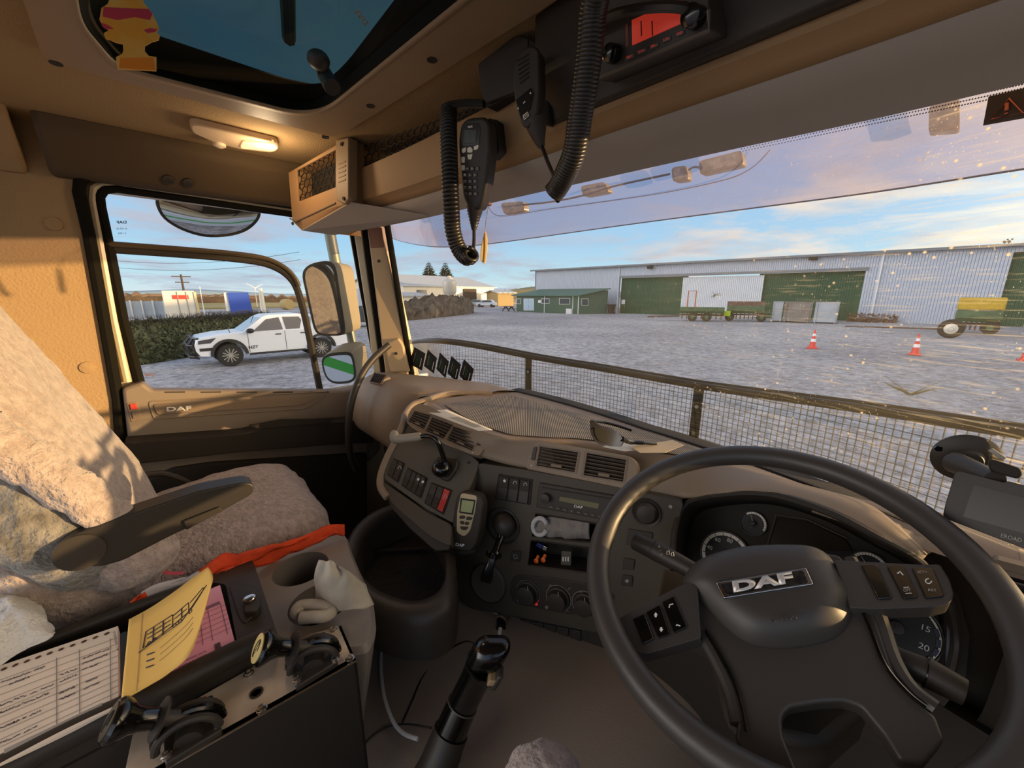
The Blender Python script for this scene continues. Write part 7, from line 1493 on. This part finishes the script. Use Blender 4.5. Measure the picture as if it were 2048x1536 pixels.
MB().prism([BXP.hit(a[0], a[1]) for a in rnd([(955, 128), (1032, 70), (1056, 74), (1056, 168), (1050, 176), (972, 206), (964, 196)], 6, 3)], -BXP.n*.05).build('box', M_blk, bb, bev=.003)
MB().prism([BXP.off(-.01).hit(*a) for a in ((968, 198), (1048, 168), (1050, 180), (975, 215))], -BXP.n*.03).build('bracket_lip', M_blk2, bb)
MB().prism([BXP.off(.001).hit(*a) for a in ((1056, 75), (1098, 92), (1098, 250), (1060, 240))], -BXP.n*.04).build('side_plate', M_blk2, bb, bev=.003)
# uhf radio set in the housing
UP = Pl(P(1300, 80, Y=.485), (.0, -1, -.25))
ur = thing('uhf_radio', 'two way radio with red display and row of small buttons', 'radio', tuple(P(1300, 80, Y=.53)))
MB().prism([UP.hit(a[0], a[1]) for a in rnd([(1187, 162), (1419, 62), (1415, -60), (1160, 10)], 6, 3)], -UP.n*.06).build('radio_face', M_blk, ur, bev=.003)
MB().tube([UP.off(.001).hit(*a) for a in ((1187, 160), (1418, 61), (1417, 20))], .0022, 6).build('face_edge', mat('grey bronze edge', '#7b7064', .4, .5), ur)
M_rdisp = mat('red lit display', '#d8402e', .4, emit=.2)
pp('display', [(1263, 40), (1366, -6), (1367, 45), (1264, 91)], UP.off(.001), .002, M_rdisp, ur, bev=.0005)
for x in (1282, 1304): MB().tube([UP.off(.0015).hit(x, 42), UP.off(.0015).hit(x+1, 72)], .0008, 4).build('display_digit', mat('dark red digit', '#5c1a14', .5), ur)
pp('side_window', [(1250, 50), (1256, 47), (1257, 92), (1251, 95)], UP.off(.001), .002, mat('brown window', '#8a4a3c', .5), ur, bev=.0003)
for i, c_ in enumerate(((1260, 113), (1283, 102), (1308, 91), (1333, 78), (1360, 66))):
    o = pp('radio_button', [(c_[0]-9, c_[1]+1), (c_[0]+8, c_[1]-7), (c_[0]+9, c_[1]+1), (c_[0]-8, c_[1]+9)], UP.off(.002), .003, M_pang, ur, bev=.0008, r=2)
    text(('BSY', 'SCN', 'SEL', 'CTS', 'DUP')[i], 'button_lettering', UP.off(.0022), (c_[0]-5, c_[1]+4), (c_[0]+5, c_[1]), 4, M_reddot, o, ext=0)
disc('tuning_knob', UP, (1230, 108), 14, [(1, 0), (.95, .014), (.6, .016)], M_gloss, ur); disc('volume_knob', UP, (1394, 36), 19, [(1, 0), (.95, .018), (.6, .020)], M_gloss, ur)
MB().tube(cat([P(1175, 60, Y=.46), P(1225, 30, Y=.455), P(1300, 15, Y=.455), P(1365, 15, Y=.46), P(1380, 30, Y=.49)], 6), .0055, 8).build('lead', M_cord, ur)
# ---- tree shaped air freshener by the hatch
fp = Pl(P(265, 60, X=-.80), (1, .1, 0))
fo_ = [(250, -60), (272, -60), (286, -30), (287, 5), (297, 17), (304, 25), (309, 36), (315, 48), (318, 58), (313, 64), (320, 72), (318, 80), (304, 84), (290, 92), (290, 103), (298, 112), (313, 114), (313, 142), (236, 138), (232, 114), (244, 108), (247, 100), (246, 88), (232, 85), (222, 80), (212, 77), (208, 66), (218, 60), (206, 52), (199, 38), (203, 16), (215, 8), (222, -8), (232, -30)]
af = thing('air_freshener', 'orange and red tree shaped cardboard air freshener hanging at the roof hatch', 'air freshener', tuple(fp.hit(265, 140)))
MB().prism([fp.hit(*a) for a in fo_], -fp.n*.0018).build('card', mat('golden card', '#ffb43c', .7, var=.6, vs=30, vc='#ffdc80'), af, smooth=False)
fq = fp.off(.0003)
for q in ([(207, 14), (297, 18), (305, 27), (300, 40), (270, 34), (235, 40), (205, 33)], [(202, 45), (216, 50), (228, 58), (212, 58), (205, 52)], [(287, 60), (300, 56), (316, 58), (310, 64), (295, 66)]): MB().prism([fq.hit(*a) for a in q], -fp.n*.001).build('crimson_band', mat('crimson print', '#d8485a', .7), af, smooth=False)
MB().prism([fq.hit(*a) for a in ((240, 116), (307, 115), (311, 140), (238, 136))], -fp.n*.001).build('orange_base', mat('orange print', '#ff982c', .7), af, smooth=False)
MB().tube([fp.hit(262, -60), P(262, -110, X=-.79)], .0006, 4).build('string', M_gry, af)
# =================================================================== OUTSIDE THE GLASS
# stone guard
def GY(x): return WY(x, -.3)+.13
sgd = thing('stone_guard', 'wire mesh stone guard framed in dark pipe below the windscreen', 'stone guard', (-.5, 1.1, -.6))
gtop = [P(812, 690, Z=-.20), P(830, 682, Z=-.195)]
def rail(pxs): 
    out = []
    for a, b in pxs:
        g = P(a, b, Y=1.0)
        for _ in range(30): g = P(a, b, Y=GY(g.x))
        out.append(g)
    return out
tr_ = rail([(812, 690), (835, 683), (880, 683), (950, 692), (1075, 716), (1200, 737), (1400, 772), (1700, 814), (2048, 868), (2200, 890)])
tp = cat(tr_, 8); M_pipe = mat('worn dark pipe', '#2f2b25', .45, .5, var=.6, vs=30)
MB().tube(tp, .010, 12).build('top_rail', M_pipe, sgd); MB().tube([p+Vector((0, .03, .006)) for p in tp], .005, 8).build('rear_rod', M_blk2, sgd)
zb = -.62; bp_ = [Vector((p.x, p.y, zb)) for p in tp]; MB().tube(bp_, .010, 10).build('bottom_rail', M_pipe, sgd)
mb = MB(); Ls = [0]
for a, b in zip(tp, tp[1:]): Ls.append(Ls[-1]+(b-a).length)
n_ = int(Ls[-1]/.0135); j = 0
for i in range(n_):
    s_ = i*.0135
    while j < len(Ls)-2 and Ls[j+1] < s_: j += 1
    f_ = (s_-Ls[j])/(Ls[j+1]-Ls[j]); p = tp[j].lerp(tp[j+1], f_); mb.tube([p, Vector((p.x, p.y, zb))], .0011, 4, caps=False)
for i in range(29):
    z_ = -.255-.0135*i; mb.tube([Vector((p.x, p.y+.001, z_)) for p in tp if p.z > z_], .0009, 4, caps=False)
mb.build('wire_mesh', mat('galvanised wire', '#a3a196', .4, .6), sgd, smooth=False)
for px in (1066, 1400):
    k_ = min(range(len(tp)), key=lambda i: abs((1024+F*tp[i].dot(rt)/tp[i].dot(fw))-px)); p = tp[k_]
    MB().box((p.x, p.y-.004, (p.z+zb)/2), (.028, .006, abs(zb-p.z)), Matrix.Rotation(-.56*(p.x+.58), 3, 'Z')).build('upright_strap', M_pipe, sgd, bev=.001)
    for q in (-.06, -.14): MB().lathe((p.x, p.y-.007, p.z+q), (0, -1, 0), [(.006, 0), (.005, .003), (.001, .004)], 8).build('bolt', M_gry, sgd)
# wipers
def wiper(pts, lab, z0=None):
    r = thing('wiper', lab, 'wiper', tuple(pts[0])); MB().tube(cat(pts, 5), .006, 8).build('wiper_arm', M_blk2, r)
    a, b = pts[0].lerp(pts[-1], -.12), pts[-1].lerp(pts[0], -.1); MB().tube([a+Vector((0, .006, -.012)), b+Vector((0, .006, -.012))], .0045, 6).build('wiper_blade', M_rub, r)
def wsp(a, b, o=.015):
    g = P(a, b, Y=.9)
    for _ in range(30): g = P(a, b, Y=WY(g.x, g.z)+o)
    return g
wiper([wsp(925, 766), wsp(975, 772), wsp(1048, 795)], 'black wiper at the passenger side base of the windscreen'); wiper([wsp(1168, 818), wsp(1260, 842), wsp(1330, 866), wsp(1420, 893)], 'black wiper lying across the middle of the windscreen base')
wiper([wsp(1300, 878), wsp(1480, 905), wsp(1640, 950), wsp(1760, 1010)], 'black wiper seen through the steering wheel on the driver side')
# smoked sun visor outside
vis = thing('sun_visor', 'smoked purple acrylic sun visor above the windscreen outside', 'sun visor', (-.5, 1.05, .2))
def VY(x): return WY(x, .2)+.20
def vr(a, b):
    g = P(a, b, Y=1.0)
    for _ in range(30): g = P(a, b, Y=VY(g.x))
    return g
vl = cat([vr(770, 470), vr(800, 482), vr(860, 493), vr(930, 492), vr(1000, 485), vr(1250, 450), vr(1500, 417), vr(1750, 384), vr(2048, 338), vr(2200, 318)], 5)
MB().grid([vl, [Vector((p.x, p.y-.02, p.z+.06)) for p in vl], [Vector((p.x, p.y-.08, .50)) for p in vl]]).build('acrylic_sheet', G_tint, vis, ang=180)
MB().tube(vl, .0016, 6).build('visor_edge', mat('visor edge', '#6d6470', .4), vis)
def vsp(a, b): return vr(a, b)
MB().tube(cat([vsp(975, 410), vsp(1000, 432), vsp(1100, 418), vsp(1300, 390), vsp(1440, 362), vsp(1500, 338), vsp(1540, 300)], 5), .0015, 6).build('scored_line', mat('pale score', '#8f93a8', .4), vis)
M_amb = mat('smoky amber lens', '#8a7440', .25, var=.5, vs=40, vc='#d0b878')
for q, lab in (([(1000, 406), (1046, 402), (1048, 424), (1008, 430)], 'marker lamp behind the visor just right of the handset'), ([(1160, 372), (1208, 363), (1218, 384), (1166, 394)], 'marker lamp behind the visor right of the curly cord'), ([(1397, 322), (1482, 300), (1487, 330), (1400, 350)], 'largest amber marker lamp behind the visor'), ([(1342, 335), (1372, 330), (1377, 360), (1345, 364)], 'triangular amber lamp bracket left of the largest marker lamp'), ([(1858, 212), (1920, 196), (1920, 258), (1857, 264)], 'square olive marker lamp behind the visor at upper right')):
    cx_ = sum(a[0] for a in q)/4; cy_ = sum(a[1] for a in q)/4; g = vr(cx_, cy_); lpn = Pl(g+Vector((0, .03, 0)), (0, -1, 0)); r = thing('marker_lamp', lab, 'marker lamp', tuple(g), 'marker lamps on the sun visor')
    MB().prism([lpn.hit(a[0], a[1]) for a in rnd(q, 7, 3)], -lpn.n*.03).build('lamp_body', M_amb, r, bev=.004)
    qi = [(cx_+(a[0]-cx_)*.72, cy_+(a[1]-cy_)*.72) for a in q]; MB().prism([lpn.off(.001).hit(*a) for a in qi], -lpn.n*.002).build('lamp_reflector', mat('lamp reflector', '#b9ab86', .3, .4, var=.7, vs=60, vc='#3a3324'), r, bev=.001)
MB().tube(cat([vsp(1046, 410), vsp(1100, 404), vsp(1162, 392), vsp(1230, 372), vsp(1340, 348)], 5), .003, 6).build('lamp_cable', M_blk2, vis)
MB().tube(cat([vsp(1377, 340), vsp(1388, 334), vsp(1400, 335)], 5), .003, 6).build('lamp_cable', M_gry, vis)
# warning sticker on the glass
sp_ = thing('warning_sticker', 'dark windscreen sticker with a red warning triangle at upper right', 'sticker', tuple(P(2010, 210, Y=.82)))
def wq(q, o):
    out = []
    for a in q:
        g = P(a[0], a[1], Y=.8)
        for _ in range(20): g = P(a[0], a[1], Y=WY(g.x, g.z)+o)
        out.append(g)
    return out
MB().prism(wq([(1977, 193), (2120, 160), (2110, 225), (1966, 251)], -.004), (0, .001, 0)).build('sticker_sheet', mat('dark brown sticker', '#3b2c22', .6), sp_, smooth=False)
M_rt = mat('faded red print', '#d0704c', .6)
MB().tube(wq([(2018, 197), (1983, 238), (2046, 226)], -.006), .0012, 6, closed=True).build('triangle', M_rt, sp_); MB().tube(wq([(2014, 206), (2013, 221)], -.006), .0018, 6).tube(wq([(2012, 226), (2012, 228)], -.006), .0018, 6).build('exclamation_mark', M_rt, sp_)
# dotted band along the glass top
mb = MB()
for i in range(110):
    for r_ in range(3):
        px = 1480+i*6+(r_ % 2)*3; py = 165+(2048-px)*.221+3+r_*5*(1+(px-1480)/900); g = wq([(px, py)], -.003)[0]; s_ = .0011
        mb.add([g+Vector((-s_, 0, 0)), g+Vector((0, 0, -s_)), g+Vector((s_, 0, 0)), g+Vector((0, 0, s_))], [(0, 1, 2, 3)])
mb.build('dot_band', M_blk2, bpy.data.objects['window_1'], smooth=False)
# insects and marks stuck on the glass
M_spl = mat('dried insect splat', '#c9b98a', .8)
for q, lab, n_ in (((1430, 590), 'splayed straw coloured insect splat low centre on the windscreen', 9), ((1820, 790), 'large feathery insect splat at lower right of the windscreen', 16)):
    rr = random.Random(q[0]); g = wsp(*q, -.004); mb = MB()
    for i in range(n_): a_ = (rr.random()*.5+.5) if n_ > 10 else rr.random()*6.28; L_ = .006+rr.random()*(.05 if n_ > 10 else .012); d_ = Vector((math.cos(a_)*L_*(1 if i % 2 else -1), 0, math.sin(a_)*L_*.7)); mb.tube([g+Vector(((rr.random()-.5)*.006, 0, 0)), g+d_], [.0008, .0003], 4)
    tag(mb.build('insect_splat', M_spl), lab, 'insect splat')
# ---- mirrors
mi = thing('wing_mirror', 'tall wing mirror with a smaller wide angle mirror beneath on one arm', 'mirror', tuple(P(690, 700, X=-1.86)))
MPl = Pl(P(665, 600, X=-1.86), (.86, -.50, -.06))
M_mh = mat('grey mirror housing', '#8a8069', .5, bump=.3, bs=200, bd=.001)
def mirror(outer, inner, side, MPl=MPl):
    A_ = [MPl.hit(a[0], a[1]) for a in rnd(outer, 16, 4)]; B_ = [MPl.off(.002).hit(a[0], a[1]) for a in rnd(inner, 14, 4)]; c_ = sum(A_, Vector())/len(A_)
    back = [c_+(p-c_)*.93-MPl.n*.09+Vector(side) for p in A_]; mb = MB(); mb.grid([[c_+(p-c_)*.985+MPl.n*.003 for p in A_], A_, [p-MPl.n*.02+Vector(side)*.2 for p in A_], back], cv=True); k_ = len(A_); mb.f.append(tuple(range(3*k_, 4*k_))); mb.f.append(tuple(range(k_))); h_ = mb.build('housing', M_mh, mi, bev=.004)
    MB().prism([c_+(p-c_)*1.0+MPl.n*.0045 for p in [MPl.hit(a[0], a[1]) for a in rnd([(x*1.0, y) for x, y in outer], 16, 4)]], -MPl.n*.004).build('mirror_rim', M_blk, mi, bev=.001)
    MB().prism([p+MPl.n*.005 for p in B_], -MPl.n*.002).build('mirror_glass', M_mir, mi, smooth=False)
mirror([(603, 545), (618, 528), (655, 520), (672, 530), (692, 660), (688, 671), (640, 672), (628, 660)], [(609, 548), (620, 533), (652, 527), (667, 538), (686, 655), (680, 668), (640, 667), (632, 655)], (.035, .05, 0))
mirror([(641, 718), (655, 706), (700, 702), (708, 712), (714, 752), (705, 765), (668, 768), (650, 755)], [(645, 720), (657, 711), (698, 708), (704, 716), (709, 750), (702, 760), (668, 763), (653, 752)], (.03, .05, 0), Pl(P(680, 735, X=-1.86), (.84, -.36, -.45)))
ma = MPl.off(-.06); MB().tube([ma.hit(655, 440), ma.hit(664, 490), ma.hit(672, 530)], .024, 12).tube([ma.hit(700, 660), ma.hit(708, 705)], .02, 12).tube([ma.hit(722, 755), ma.hit(726, 778)], .018, 12).tube([ma.hit(724, 770), Vector((-1.64, .66, -.36))], .015, 10).build('mirror_arm', mat('grey green arm', '#7d8378', .45, .3), mi)
km = thing('kerb_mirror', 'wide half oval kerb mirror above the passenger window outside', 'mirror', tuple(P(415, 400, X=-1.85)))
KP = Pl(P(415, 420, X=-1.86), (.77, 0, -.64))
ko = [(315, 408), (320, 394), (345, 392), (420, 398), (500, 412), (518, 424), (512, 442), (490, 460), (455, 470), (410, 471), (365, 458), (330, 436)]
ka = [KP.hit(a[0], a[1]) for a in cat([Vector(x) for x in ko], 4, True)]
MB().puff(ka, KP.n, .009, base=0, pw=2, k=12, back=True).build('mirror_glass', M_mir, km, ang=180); MB().tube(ka, .005, 8, closed=True).build('mirror_rim', M_blk, km)
c_ = sum(ka, Vector())/len(ka); MB().puff(ka, -KP.n, .07, base=.0, pw=2.4, k=8).build('housing', M_blk, km, ang=180)
MB().tube([c_-KP.n*.05+Vector((0, 0, .02)), c_+Vector((-.02, 0, .16)), Vector((-1.60, c_.y, .45))], .015, 10).build('mirror_arm', M_blk2, km)
